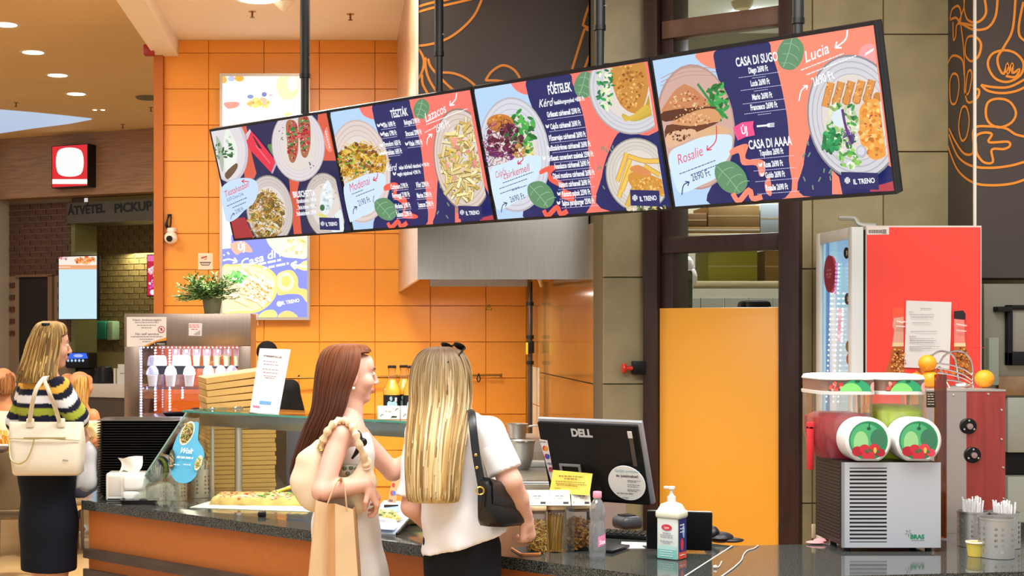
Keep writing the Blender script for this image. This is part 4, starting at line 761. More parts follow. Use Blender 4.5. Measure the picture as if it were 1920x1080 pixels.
# ------------------------------------------------------------ pickup shop behind, at the far left
kl, kr = 142., 150.
ko = W(15, 618, kl); ko.z = 0; kq = W(290, 618, kr); kq.z = 0
KP = Plane(ko, kq-ko, (0, 0, 1)); KM = KP.M()
def kbox(b, x0, y0, x1, y1, d0, d1): (ua, va), (ub, vb) = KP.uv(x0, y1), KP.uv(x1, y0); return b.box(ua, ub, max(va, 0), vb, d0, d1, KM)
b = MB(); kbox(b, -60, 345, 132, 900, -.3, -.03); wl = struct(b.build('wall_pickup_left', M_mortar))
def bricks(parent, x0, y0, x1, y1, d, m, skip=None):
    (ua, va), (ub, vb) = KP.uv(x0, y1), KP.uv(x1, y0); bw, bh = .172, .079
    t = MB(); t.box(-bw/2+.007, bw/2-.007, -bh/2+.007, bh/2-.007, 0, .02); me = t.mesh('brick'); me.materials.append(m)
    R = KM.to_3x3().to_4x4(); j = 0; v = vb-bh/2
    while v > va:
        u = ua-(bw/2 if j % 2 else 0)
        while u < ub:
            l, r_ = max(u, ua), min(u+bw, ub)
            if r_-l > .03 and not (skip and skip(l, r_, v)):
                o = bpy.data.objects.new('brick', me); COL.objects.link(o); o.matrix_world = KM @ Matrix.Translation(((l+r_)/2, v, d+random.uniform(-.004, .004))) @ Matrix.Diagonal(((r_-l)/bw, 1, 1, 1)); o.parent = parent
            u += bw
        v -= bh; j += 1
d0, d1 = KP.uv(30, 640), KP.uv(97, 515)
bricks(wl, 16, 378, 131, 640, -.03, M_brick, lambda l, r_, v: r_ > d0[0] and l < d1[0] and v < d1[1])
b = MB(); kbox(b, 34, 518, 92, 900, -.029, -.02); o = struct(b.build('door_shade_1', mat('doorway_shade', '1c1712', .8)))  # dark sheet painted as the shade inside the door opening
b = MB(); kbox(b, 91, 516, 99, 900, -.03, .02); b.build('door_jamb', mat('jamb_wood', '7a5a40', .6), o); b = MB(); kbox(b, 30, 514, 99, 520, -.03, .02); b.build('door_head', MATS['jamb_wood'], o)
b = MB(); kbox(b, -140, 246, 14, 900, -.1, .45); struct(b.build('trim_3', mat('pale_pillar', 'b3a898', .7, noise=.06, nscale=3)))
b = MB(); (ua, va), (ub, vb) = KP.uv(14, 377), KP.uv(300, 240); b.box(ua, ub+.3, va, 4.2, -.1, .25, KM); fas = struct(b.build('wall_pickup_fascia', M_fascia))
# inner wall, deeper in; its brick colour holds the yellow-green lamp light
KI = 1.1
b = MB(); (ua, va), (ub, vb) = KP.uv(130, 700), KP.uv(300, 372); b.box(ua-.5, ub+1.5, 0, vb+.5, -KI-.2, -KI, KM); wi = struct(b.build('wall_pickup_inner', M_mortar2))
_uv = KP.uv
class Deep(Plane): pass
KD = Plane(ko-KP.n*KI, kq-ko, (0, 0, 1))
KP_, KM_ = KP, KM; KP, KM = KD, KD.M(); bricks(wi, 164, 395, 300, 660, 0, M_brick2); KP, KM = KP_, KM_
b = MB(); (ua, va), (ub, vb) = KD.uv(138, 690), KD.uv(164, 419); b.box(ua, ub, .9, vb, .0, .12, KD.M()); o = struct(b.build('trim_4', M_mortar))
for j in range(12):
    for i in range(2):
        w_ = (ub-ua)/2; b = MB(); b.box(ua+i*w_+.006, ua+(i+1)*w_-.006, vb-(j+1)*.16+.006, vb-j*.16-.006, .12, .13, KD.M()); b.build('tile', M_wtile, o)
b = MB(); (ua, va), (ub, vb) = KP.uv(131, 600), KP.uv(139, 419); b.box(ua, ub, .8, vb, -.5, -.02, KM); struct(b.build('trim_5', mat('olive_jamb', '6d6a40', .5)))
t = thing('pickup_header', 'dark metal header with black raised lettering over the pickup counter', 'sign', tuple(KP.at(*KP.uv(215, 400))))
b = MB(); kbox(b, 130, 373, 300, 420, -.5, .05); b.build('beam', mat('header_dark', '4a443a', .45), t)
A = Art(KP, (-9, -9, 9, 9), .056, .0002); A.text('ÁTVÉTEL', 166, 393, 16, '070707', bold=.03, wpx=70, rot=.03); A.build('lettering', M_print, t); A = Art(KP, (-9, -9, 9, 9), .056, .0002); A.text('PICKUP', 254, 388, 17, '070707', bold=.03, wpx=70, rot=.03); A.build('lettering', M_print, t)
# square red sign: figure left out, plain red and white
t = thing('fascia_sign', 'square illuminated red and white sign with black sides on the wooden fascia', 'sign', tuple(KP.at(*KP.uv(131, 352), .3)))
KS = Plane(KP.at(0, 0, .42), KP.u, KP.v); b = MB(); (ua, va), (ub, vb) = KS.uv(97, 353), KS.uv(165, 269); b.box(ua, ub, va, vb, -.17, 0, KS.M()); b.build('sign_case', M_black, t)
A = Art(KS, (ua+.01, va+.01, ub-.01, vb-.01), .001, .0005); A.rect(90, 260, 175, 360, 'd8202a'); A.poly([(110, 282), (152, 282), (152, 326), (110, 326)], 'f2f4f2', 6); A.rect(90, 336, 175, 345, 'f2f4f2'); A.build('sign_face', M_screen, t)
# portrait order screen
KS = Plane(KP.at(0, 0, .35), KP.u, KP.v); (ua, va), (ub, vb) = KS.uv(109, 600), KS.uv(183, 478)
t = thing('order_screen', 'portrait order screen with pale blue display beside the pickup opening', 'screen', tuple(KS.at((ua+ub)/2, va)))
b = MB(); b.rbox(ua, ub, va, vb, -.06, 0, .006, KS.M()); b.build('housing', M_black, t)
A = Art(KS, (ua+.012, va+.012, ub-.012, vb-.012), .001, .0003); A.rect(100, 470, 190, 610, 'c3e2f0'); A.rect(100, 470, 190, 497, 'f4e4d8'); A.rect(100, 497, 190, 505, 'e8a070'); scatter(A, (160, 487, 20, 7), 40, 'blob', ['e8843c', 'd86028', 'f0a860'], 3); scatter(A, (122, 483, 10, 5), 14, 'blob', ['b0485a', 'e8d0d0'], 2.4); A.dashes(123, 501, 22, 1.5, 'fff0e0'); A.build('display', M_screen, t)
b = MB(); b.rbox(ua+.03, ua+.10, va+.3, va+.4, -.40, -.06, .004, KS.M()); b.build('wall_arm', M_blackm, t)
KS = Plane(KP.at(0, 0, -.2), KP.u, KP.v); (ua, va), (ub, vb) = KS.uv(275, 556), KS.uv(320, 476)
t = thing('order_screen', 'red and pink menu screen partly hidden by the orange wall edge', 'screen', tuple(KS.at((ua+ub)/2, va)))
b = MB(); b.rbox(ua, ub, va, vb, -.06, 0, .006, KS.M()); b.build('housing', M_black, t)
A = Art(KS, (ua+.012, va+.012, ub-.012, vb-.012), .001, .0003); A.rect(270, 470, 330, 560, 'c01840'); A.rect(270, 470, 330, 490, 'e86aa8'); scatter(A, (288, 510, 9, 10), 18, 'blob', ['f0b8c8', 'e8a080', 'f4e0e8'], 3); scatter(A, (288, 535, 8, 8), 12, 'blob', ['d850b0', 'f0c8e0'], 3); A.ell(287, 548, 5, 5, 'f8e8f0'); A.build('display', M_screen, t)
b = MB(); p = KS.at((ua+ub)/2, vb, -.03); b.cyl((p.x, p.y, vb-.02), (p.x, p.y, vb+.5), .015); b.build('hanger', M_blackm, t)
# pickup counter with drink machine, dispenser, cups
KC = Plane(KP.at(0, 0, .3), KP.u, KP.v)
(ua, va), (ub, vb) = KC.uv(60, 742), KC.uv(300, 722)
t = thing('pickup_counter', 'white-topped service counter of the pickup shop behind the seated guests', 'counter', tuple(KC.at(ua, 0)))
b = MB(); b.rbox(ua, ub+.4, va, vb, -.32, 0, .008, KC.M()); b.build('top', mat('counter_white', 'd9d2cc', .35), t)
b = MB(); b.box(ua+.03, ub+.4, 0, va, -.3, -.03, KC.M()); b.build('front', mat('counter_brown', '54473c', .5), t)
zk = vb
kk = F/KC.at(ua, 0).y
def kc(x, d=-.3): pl_ = Plane(KP.at(0, 0, .3+d), KP.u, KP.v); return pl_
pl_ = kc(0, -.25); (ua, va), (ub, vb) = pl_.uv(122, 690), pl_.uv(166, 661)
t = thing('drink_machine', 'black drink dispenser with glowing blue front on the pickup counter', 'machine', tuple(pl_.at((ua+ub)/2, zk)))
b = MB(); b.rbox(ua, ub, va, vb, -.2, 0, .02, pl_.M()); b.build('head', M_black, t)
b = MB(); b.rbox(ua+.05, ub-.05, zk, va, -.22, -.1, .01, pl_.M()); b.build('pedestal', M_black, t)
A = Art(pl_, (-9, -9, 9, 9), .002, .0005); A.poly([(126, 673), (132, 662), (162, 662), (165, 672)], '2a62e8'); A.ell(147, 667, 9, 3, 'a8b8f8')
for x in (128, 135, 142, 149, 156): A.ell(x, 676, 2.2, 2.6, 'a8c8e8')
A.build('lit_panel', M_screen, t)
pl_ = Plane(KD.at(0, 0, .05), KD.u, KD.v); (ua, va), (ub, vb) = pl_.uv(187, 636), pl_.uv(222, 602)
t = thing('towel_dispenser', 'teal paper towel dispenser with pale side on the brick wall', 'dispenser', tuple(pl_.at((ua+ub)/2, va)))
b = MB(); b.rbox(ua, ua+(ub-ua)*.68, va, vb, -.04, .16, .03, pl_.M()); b.build('cover', mat('teal_plastic', '2f9a80', .3), t)
b = MB(); b.rbox(ua+(ub-ua)*.68, ub, va-.01, vb, -.04, .14, .02, pl_.M()); b.build('side_case', mat('pale_green_plastic', 'a8d0a8', .4), t)
pl_ = kc(0, -.12); (ua, va), (ub, vb) = pl_.uv(165, 719), pl_.uv(208, 688)
t = thing('cone_bin', 'black cone-shaped bin on the pickup counter', 'bin', tuple(pl_.at((ua+ub)/2, zk)))  # a black cone-shaped bin, gives no light
b = MB(); b.lathe([(.0, 0), (.15, 0), (.15, .02), (.10, .20), (.05, .22), (0, .22)], tuple(pl_.at((ua+ub)/2, zk, -.1)), 20); b.build('cone', M_black, t)
b = MB(); b.lathe([(.151, .015), (.155, .015), (.155, .03), (.151, .03)], tuple(pl_.at((ua+ub)/2, zk, -.1)), 20, cap=False); b.build('rim', M_blackm, t)
for i, x in enumerate((208, 214)):
    p = pl_.at(pl_.uv(x+3, 720)[0], zk, -.05); b = MB()
    for j in range(5): b.lathe([(.014, j*.035), (.018, j*.035+.045), (.019, j*.035+.05)], tuple(p), 14)
    o = b.build('cup_stack', mat('white_plastic', 'e8e4da', .4)); tag(o, 'stack of white paper cups on the pickup counter, '+('next to the black bin' if i == 0 else 'next to the white notice'), 'cups', 'cup stacks')
(ua, va), (ub, vb) = pl_.uv(221, 724), pl_.uv(236, 683); b = MB(); b.box(ua, ub, zk, vb, -.01, .0, pl_.M()); o = b.build('counter_notice', mat('notice_white', 'dfe2e0', .6)); tag(o, 'white printed notice standing on the pickup counter', 'notice')
A = Art(pl_, (-9, -9, 9, 9), .001, .0003)
A.line([(225, 700), (233, 700)], 1.6, '8890a8')
A.build('print', M_print, o)
# ------------------------------------------------------------ L-shaped service counter
A0, C0 = Vector((-1.25, 6.667, 0)), Vector((1.107, 4.545, 0)); R0 = Vector((3.3, 4.825, 0))
dA = (C0-A0).normalized(); nA = Vector((-dA.y, dA.x, 0)); dB = (R0-C0).normalized(); nB = Vector((-dB.y, dB.x, 0))
I0 = Vector((1.482, 5.259, 0)); LA = (C0-A0).length; LB = (R0-C0).length
def granite():
    m = bpy.data.materials.new('black_granite'); m.use_nodes = True; nt = m.node_tree; b = nt.nodes['Principled BSDF']
    tc = nt.nodes.new('ShaderNodeTexCoord'); n = nt.nodes.new('ShaderNodeTexNoise'); n.inputs['Scale'].default_value = 230; n.inputs['Detail'].default_value = 3
    r = nt.nodes.new('ShaderNodeValToRGB'); r.color_ramp.elements[0].position = .40; r.color_ramp.elements[0].color = (*C('151615'), 1); r.color_ramp.elements[1].position = .72; r.color_ramp.elements[1].color = (*C('6a6e69'), 1)
    nt.links.new(tc.outputs['Object'], n.inputs['Vector']); nt.links.new(n.outputs[0], r.inputs[0]); nt.links.new(r.outputs[0], b.inputs['Base Color'])
    b.inputs['Roughness'].default_value = .07; b.inputs['Specular IOR Level'].default_value = .5; return m
M_gran = granite()
wt = thing('worktop', 'long speckled black granite worktop with a mitred corner', 'worktop', (C0.x, C0.y, .856))
xy = lambda v: (v.x, v.y)
polyA = [xy(A0), xy(C0), xy(I0), (.2, 6.41), (-.30, 7.30), (-.42, 8.45), (-1.25, 8.45)]
polyB = [xy(C0+dB*.002), xy(R0), xy(R0+nB*1.12), xy(C0+dB*1.13+nB*1.12), xy(C0+dB*1.13+nB*.66), xy(I0+dB*.002)]
b = MB(); b.prism(polyA, .856, .90); b.build('slab', M_gran, wt)
b = MB(); b.prism(polyB, .856, .8999); b.build('slab', M_gran, wt)
b = MB(); sd = (I0-C0).normalized(); sp = Vector((-sd.y, sd.x, 0))*.003; b.prism([xy(C0+sp), xy(C0-sp), xy(I0-sp), xy(I0+sp)], .8995, .9006); b.build('joint', mat('joint_grey', 'b8b8b0', .5), wt)
M_cfront = mat('orange_counter_laminate', 'ba6a2c', .45, noise=.04, nscale=30)
M_strip = mat('dark_strip_board', '4a3c34', .5, noise=.25, nscale=5, stretch=(1, 1, 6))
ct = thing('service_counter', 'orange-fronted service counter with dark horizontal strips under the granite', 'counter', (A0.x, A0.y, 0))
i1 = .02; a1 = A0+nA*i1+Vector((.02, 0, 0)); c1 = C0+nA*i1+nB*.0
b = MB(); b.prism([xy(a1), xy(c1+nB*.02), xy(I0), (.2, 6.40), (-.31, 7.29), (-.43, 8.43), (a1.x, 8.43)], 0, .856); b.build('body', M_cfront, ct)
b = MB(); b.prism([xy(C0+nB*.03+dB*.03), xy(R0+nB*.03), xy(R0+nB*1.08), xy(C0+dB*1.15+nB*1.08), xy(C0+dB*1.15+nB*.62), xy(I0+dB*.02-nB*.02)], 0, .856); b.build('body', M_cfront, ct)
for z1 in (.671, .571, .41, .25, .10):
    f0 = A0-nA*.0+Vector((.008, 0, 0)); f1 = C0; b = MB(); b.prism([xy(f0), xy(f1), xy(f1+nA*.02), xy(f0+nA*.02)], z1-.048, z1); b.build('strip', M_strip, ct)
# ---- stack of black trays
def rrect(w_, d_, r, n=4):
    pts = []
    for cx, cy, a0 in ((w_/2-r, d_/2-r, 0), (-w_/2+r, d_/2-r, PI/2), (-w_/2+r, -d_/2+r, PI), (w_/2-r, -d_/2+r, 1.5*PI)):
        pts += [(cx+r*math.cos(a0+i*PI/2/n), cy+r*math.sin(a0+i*PI/2/n)) for i in range(n+1)]
    return pts
def loft(b, loops, closed=True, cap0=True, cap1=True, M=None, col=None):
    n = len(loops[0]); vs = [Vector(p) for l in loops for p in l]
    if M is not None: vs = [M @ v for v in vs]
    fs = [(i*n+j, i*n+(j+1) % n, (i+1)*n+(j+1) % n, (i+1)*n+j) for i in range(len(loops)-1) for j in range(n)]
    if cap0: fs.append(tuple(range(n))[::-1])
    if cap1: fs.append(tuple((len(loops)-1)*n+j for j in range(n)))
    return b.add(vs, fs, col)
def lp(w_, d_, r, z, n=4): return [(x, y, z) for x, y in rrect(w_, d_, r, n)]
b = MB(); loft(b, [lp(.36, .24, .03, 0), lp(.385, .27, .035, .014), lp(.418, .30, .04, .016), lp(.418, .30, .04, .0185), lp(.39, .275, .035, .0165), lp(.352, .232, .03, .004)])
tray_me = b.mesh('serving_tray'); tray_me.materials.append(mat('tray_black', '17130f', .35))
tc = Vector(((259-640)/383, 6.94, .90))
for i in range(29):
    o = inst('serving_tray', tray_me, None, (tc.x+random.uniform(-.0015, .0015), tc.y, .90+i*.0127))
    tag(o, 'topmost black plastic tray of the tall stack by the napkin dispenser' if i == 28 else 'black plastic tray within the tall stack by the napkin dispenser', 'tray', 'stacked black serving trays')
# ---- napkin dispenser
k = 393; c = W(235, 940, k); t = thing('napkin_dispenser', 'white napkin dispenser with a napkin pulled out, before the black trays', 'dispenser', (c.x, F/k, .90))
M_wp = mat('white_gloss_plastic', 'eeeae2', .3)
x0, x1, yf = (198-640)/k, (272-640)/k, F/k
b = MB(); b.rbox(x0, x1, yf, yf+.13, .90, 1.035, .012, seg=3); b.build('case', M_wp, t)
b = MB(); b.rbox(x0+.085, x1-.004, yf-.025, yf+.01, .955, 1.025, .014, seg=3); b.build('front_cover', M_wp, t)
b = MB(); b.rbox(x0+.085, x1-.006, yf-.03, yf+.01, .905, .95, .012, seg=3); b.build('front_tray', M_wp, t)
b = MB(); b.rbox(x0+.012, x0+.075, yf-.003, yf+.01, .925, 1.02, .004); b.build('window_panel', mat('grey_panel', 'cfc8bc', .4), t)
b = MB(); b.rbox(x0+.01, x0+.075, yf-.004, yf+.0, .908, .914, .001); b.build('slot', M_black, t)
b = MB(); sx_ = .075
for i in range(5):
    for j in range(7):
        u, v = i/4, j/6; xx = x0+.055+.11*u*(.75+.35*v)+.012*math.sin(4*v); zz_ = 1.033+.085*v-.018*abs(u-.5)*v*2+.01*math.sin(5*u+3*v); yy = yf+.05+.022*math.sin(6*u+1.5*v)
        b.v.append((xx, yy, zz_)); b.c.append(None)
b.f = [(i*7+j, (i+1)*7+j, (i+1)*7+j+1, i*7+j+1) for i in range(4) for j in range(6)]; b.build('napkin', mat('napkin_paper', 'f3efe6', .8), t, 80)
# ---- perforated steel cups with white cutlery
def perf_cup(c, r, h, name, label, group, parent=None, holes=True, seg=36, content=None, n=10, ch=.05, colr='e6e2dc'):
    t = thing(name, label, 'holder', tuple(c), group); b = MB(); rows = 14; vs = []; fs = []
    for i in range(rows+1):
        for j in range(seg): a = 2*PI*j/seg; vs.append((c[0]+r*math.cos(a), c[1]+r*math.sin(a), c[2]+.002+h*i/rows))
    for i in range(rows):
        for j in range(seg):
            if holes and 2 <= i <= rows-3 and i % 2 == 0 and (j % 6) in (0, 2): continue
            fs.append((i*seg+j, i*seg+(j+1) % seg, (i+1)*seg+(j+1) % seg, (i+1)*seg+j))
    b.add(vs, fs); b.build('shell', M_steel2, t)
    b = MB(); b.lathe([(0, .001), (r*.98, .001), (r*.98, .004)], tuple(c), seg); b.build('base', M_steel2, t)
    b = MB(); b.lathe([(r-.001, h-.002), (r+.002, h-.002), (r+.002, h+.004), (r-.001, h+.004), (r-.001, h-.002)], tuple(c), seg, cap=False); b.build('rim', M_steel2, t)
    return t
def sticks(c, r, h, n, L, rad, name, label, group, m):
    for i in range(n):
        a, q = random.uniform(0, 2*PI), r*.78*math.sqrt(random.random()); bx, by = c[0]+q*math.cos(a)*.6, c[1]+q*math.sin(a)*.6; tx, ty = c[0]+q*math.cos(a), c[1]+q*math.sin(a)
        l = L*random.uniform(.92, 1.08); b = MB(); b.tube([(bx, by, c[2]+.006), ((bx+tx)/2, (by+ty)/2, c[2]+l*.5), (tx, ty, c[2]+l)], rad, 6, flat=.5 if rad > .004 else None); o = b.build(name, m); tag(o, label, name.split('_')[-1] if name != 'drinking_straw' else 'straw', group)
M_cut = mat('white_cutlery', 'f0ece4', .35)
for i, (x, y, rr, hh) in enumerate(((290, 940, .048, .125), (329, 940, .05, .125), (372, 934, .058, .135))):
    c = G(x, y); c.y += .05
    perf_cup(c, rr, hh, 'cutlery_holder', ('perforated steel cutlery cup next to the napkin dispenser', 'perforated steel cutlery cup in the middle of the three', 'perforated steel cutlery cup beside the steel post')[i], 'steel cutlery cups by the napkins')
    sticks(c, rr, hh, 12, hh+.035, .006, 'plastic_cutlery', 'white plastic cutlery sticking out of the '+('first', 'middle', 'third')[i]+' steel cup', 'white plastic cutlery', M_cut)
b = MB(); c = G(262, 944); loft(b, [lp(.16, .085, .012, .0), lp(.18, .10, .016, .02), lp(.175, .095, .014, .02), lp(.155, .08, .012, .004)], M=Matrix.Translation((c.x, c.y+.0, .9005))); o = b.build('small_tray', mat('tray_brownblack', '1c1212', .3)); tag(o, 'small dark plastic dish at the counter edge before the dispenser', 'dish')
# ---- glass guard with shelf
g0 = Vector((-.77, 6.716, 0)); gd = Vector((1.0625, -.82, 0)).normalized(); gn = Vector((-gd.y, gd.x, 0)); GL = 1.50; GZ = 1.33
M_glass = glass('clear_glass', 'f6fcf9', .06); M_gedge = mat('glass_edge', '4f9a86', .1)
gg = thing('glass_guard', 'clear glass display guard with top shelf on steel posts over the pizza', 'display guard', tuple(g0+Vector((0, 0, .9))))
GM = frame(g0, gd, gn, (0, 0, 1))
b = MB(); b.box(0, GL, .002, .34, GZ-.01, GZ, GM); b.build('top_shelf', M_glass, gg)
b = MB(); b.box(0, GL, -.001, .002, GZ-.01, GZ, GM); b.build('shelf_edge', M_gedge, gg); b = MB(); b.box(-.002, 0, 0, .34, GZ-.01, GZ, GM); b.build('shelf_edge', M_gedge, gg)
b0 = Vector((-.86, 6.48, .905)); pt = g0+Vector((0, 0, GZ-.012)); off = (pt-b0); off -= gd*off.dot(gd); pv_ = off.normalized(); PH = off.length
SPn = Plane(pt-pv_*PH, gd, pv_); SM = SPn.M()
b = MB(); b.add([SPn.at(-.12, 0), SPn.at(GL, 0), SPn.at(GL, PH), SPn.at(.03, PH), SPn.at(-.12, 0, .006), SPn.at(GL, 0, .006), SPn.at(GL, PH, .006), SPn.at(.03, PH, .006)], [(0, 3, 2, 1), (4, 5, 6, 7), (0, 1, 5, 4), (1, 2, 6, 5), (2, 3, 7, 6), (3, 0, 4, 7)]); b.build('front_pane', M_glass, gg)
b = MB(); b.tube([SPn.at(-.12, 0, .003), SPn.at(.03, PH, .003)], .004, 6); b.build('pane_edge', mat('pane_edge_grey', '9fb8ac', .15), gg)
b = MB(); b.rbox(.10, GL, .012, .03, GZ-.072, GZ-.012, .003, GM); b.build('light_rail', mat('rail_steel', '8f9aa4', .18, .85), gg)
q_ = g0+gd*.8+gn*.03; area('guard_lamp', (q_.x, q_.y, GZ-.08), 1.2, 3, (1, .93, .8), size_y=.03, rot=(0, 0, math.atan2(gd.y, gd.x)))
for x, rr, z0 in ((398, .011, .9), (447, .019, .9)):
    c = G(x, 933 if x < 420 else 930); b = MB(); b.cyl((c.x, c.y, .90), (c.x, c.y, GZ-.011), rr); b.build('post', M_steel2, gg)
    b = MB(); b.lathe([(0, 0), (rr*1.25, 0), (rr*1.25, .006), (rr*.9, .012), (0, .012)], (c.x, c.y, GZ), 18); b.build('post_cap', M_chrome, gg)
for s_ in (.75, 1.4):
    p = g0+gd*s_+gn*.2; b = MB(); b.cyl((p.x, p.y, .90), (p.x, p.y, GZ-.011), .016); b.build('post', M_steel2, gg)
for s_ in (.06, .8): p = SPn.at(s_-.08, 0); b = MB(); b.rbox(-.018, .018, -.02, .02, .90, .922, .005, Matrix.Translation((p.x, p.y, 0))); b.build('clamp', M_black, gg)
# advert sticker on the pane
sv = lambda *p: zz(p, 4.908, 160, 740); q = lambda x, y: (160+x/4.908, 740+y/4.908)
A = Art(SPn, (-.3, 0, 2, PH), .0065, .00015); A.poly(sv((1040, 255), (1050, 330), (1045, 420), (1090, 500), (1100, 580), (1050, 640), (1030, 740), (980, 800), (910, 820), (840, 800), (800, 740), (795, 680), (770, 640), (800, 540), (830, 440), (870, 360), (930, 290)), '55b4dc', 4)
A.ell(*q(945, 360), 11.5, 24, 'f3ecd6', .42); A.ell(*q(945, 360), 9.5, 20.5, '8a8a4a', .42); scatter(A, (*q(945, 360), 7, 17, .42), 60, 'strand', ['d8c878', 'b0a050', '5f7a38', 'e8dca0', '8a5a34'], 2.6)
A.ell(*q(815, 610), 6, 19, '3c4a40', .05); scatter(A, (*q(815, 620), 4, 13), 26, 'blob', ['6a7a54', '2c3830', 'a8a888', 'c08a60'], 2.2); A.ell(*q(1065, 645), 6, 15, 'e0dcc0', .35); scatter(A, (*q(1065, 645), 4, 11, .35), 26, 'leaf', ['5a9a40', '8ab850', 'd8a050'], 2.4)
A.text('Wolt', *q(962, 535), 9.5, 'f4fafc', sx=.75, slant=.25, bold=.02, wpx=25); A.dashes(*q(945, 600), 31, 3, 'eaf6fb'); A.dashes(*q(870, 665), 12, 1.6, 'cfeaf5'); A.dashes(*q(965, 665), 14, 1.6, 'cfeaf5'); A.build('advert_sticker', M_print, gg)
# payment strip on the pane near the tall sign
q = lambda x, y: (680+x/6.75, 860+y/6.75)
A = Art(SPn, (-.3, 0, 2, PH), .0065, .00015); A.poly([q(390, 240), q(480, 245), q(430, 570), q(325, 560)], 'e8a878'); A.text('kártya', *q(436, 262), 3.6, '3a2418', bold=.03, wpx=10); A.ell(*q(400, 345), 3, 4.6, 'd8402c'); A.ell(*q(385, 445), 3.6, 4.8, 'c83c30'); A.ell(*q(405, 445), 3.6, 4.8, '5a78c8'); A.text('VISA', *q(365, 540), 4, '3a3a78', bold=.03, wpx=9); A.build('payment_sticker', M_print, gg)
# ---- pizza boxes
M_pbox = mat('kraft_box', 'd0a55e', .75, noise=.08, nscale=8)
ph = .21; pcn = Vector((-.674, 6.95, 0)); z = .90; hs = [.0225]*17+[.0325]*6
for j, h in enumerate(hs):
    b = MB(); b.rbox(0, .35, 0, .35, .0008, h-.0008, .0025, seg=1); me = b.mesh('pizza_box'); me.materials.append(M_pbox)
    o = bpy.data.objects.new('pizza_box', me); COL.objects.link(o)
    tl = math.radians(max(0, j-13)*.85); dx = random.uniform(-.004, .004)
    o.matrix_world = Matrix.Translation((pcn.x+dx, pcn.y+random.uniform(-.004, .004), z)) @ Matrix.Rotation(ph, 4, 'Z') @ Matrix.Rotation(-tl, 4, 'Y')
    tag(o, 'topmost kraft pizza box, slightly tilted, on the tall stack' if j == len(hs)-1 else 'flat kraft pizza box within the tall stack behind the glass guard', 'pizza box', 'stacked kraft pizza boxes'); z += h
b = MB(); b.rbox(-.30, -.12, 7.55, 7.8, 0, 1.21, .02); o = b.build('waste_bin', mat('slate_blue', '47566c', .5)); tag(o, 'tall slate blue bin behind the glass guard', 'bin')
# ---- card on the shelf
cA = [W(468, 773, 402), W(522, 779, 404), W(545, 655, 396), W(487, 653, 394)]; zz0 = GZ; dz = cA[0].z-GZ
PCd = Plane(cA[0], cA[1]-cA[0], cA[3]-cA[0]); nrm = PCd.n
t = thing('card_stand', 'white printed information card leaning on the glass shelf', 'card', tuple(cA[0]))
b = MB(); b.add([p for p in cA]+[p-nrm*.003 for p in cA], [(0, 1, 2, 3), (7, 6, 5, 4), (0, 4, 5, 1), (1, 5, 6, 2), (2, 6, 7, 3), (3, 7, 4, 0)]); b.build('card', mat('card_white', 'f0e4dc', .4), t)
PCf = Plane(cA[0], Vector((1, 0, 0)), (cA[3]-cA[0])-Vector((1, 0, 0))*(cA[3]-cA[0]).x); A = Art(Plane(cA[0], PCd.u, PCd.u.cross(nrm)*-1 if PCd.u.cross(nrm).z < 0 else PCd.u.cross(nrm)), (-9, -9, 9, 9), .001, .0002)
u = lambda x, y: (220+x/3.6, 480+y/3.6)
A.poly([u(940, 820), u(1010, 825), u(1115, 860), u(1070, 1065), u(893, 1055)], 'c6d8ee')
for y, w_ in ((680, 38), (715, 34), (735, 32), (768, 32), (790, 28), (812, 24), (825, 18)): A.dashes(*u(1050-(y-680)*.14, y), w_, 1.6, 'a08c94')
A.text('TESZTELJE', *u(1052, 680), 3, '6a5a60', bold=.02, wpx=34); A.poly([u(962, 978), u(1040, 985), u(1036, 1005), u(960, 1000)], '6aa0d8'); A.text('foodora', *u(940, 1016), 4.6, 'e0306a', bold=.03, wpx=13); A.build('print', M_print, t)
b = MB(); b.box(-.005, .14, 0, .08, 0, .004, frame(cA[0]-Vector((0, 0, dz)), PCd.u, Vector((-PCd.u.y, PCd.u.x, 0)), (0, 0, 1))); b.build('foot', glass('clear_acrylic', 'eef4f4', .1), t)
# ---- juice bottles and their little boxes
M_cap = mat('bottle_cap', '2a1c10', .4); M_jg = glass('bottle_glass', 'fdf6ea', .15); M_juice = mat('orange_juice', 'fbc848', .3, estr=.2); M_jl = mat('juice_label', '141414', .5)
def bottle(x, kb, label):
    c = W(x, 0, kb); c.z = GZ+.0005; t = thing('juice_bottle', label, 'bottle', tuple(c), 'orange juice bottles on the glass shelf'); R, H = .040, .222
    b = MB(); b.lathe([(.0, .002), (R*.92, .002), (R, .008), (R, .10), (R*.93, .118), (.022, .15), (.017, .17), (.0165, .20), (.019, .204), (.019, .212)], tuple(c), 24); b.build('glass', M_jg, t)
    b = MB(); b.lathe([(0, .004), (R*.9, .004), (R*.95, .01), (R*.95, .10), (R*.88, .116), (.0225, .142), (.0165, .156), (0, .156)], tuple(c), 24); b.build('juice', M_juice, t)
    b = MB(); b.lathe([(.019, .210), (.0205, .212), (.0205, .22), (.018, H+.001), (0, H+.001)], tuple(c), 20); b.build('cap', M_cap, t)
    b = MB(); b.lathe([(R+.0008, .012), (R+.0008, .086)], tuple(c), 24, cap=False); lb = b.build('paper_label', M_jl, t)
    b = MB(); pts = []
    A = Art(Plane((c.x, c.y-R-.002, c.z), (1, 0, 0), (0, 0, 1)), (-R, 0, R, .2), .0004, .0002, px=False); A.poly([(-.024, .045), (-.016, .058), (0, .054), (.014, .058), (.023, .044), (.018, .022), (0, .016), (-.018, .022)], 'a9c9d4', 4); A.poly([(-.006, .058), (-.014, .072), (-.004, .08), (.0, .066)], '9dbcc8', 4); A.text('no', .014, .066, .014, 'f4f4f0', bold=.04, rot=PI/2, sx=.9); A.build('label_print', M_print, lb)
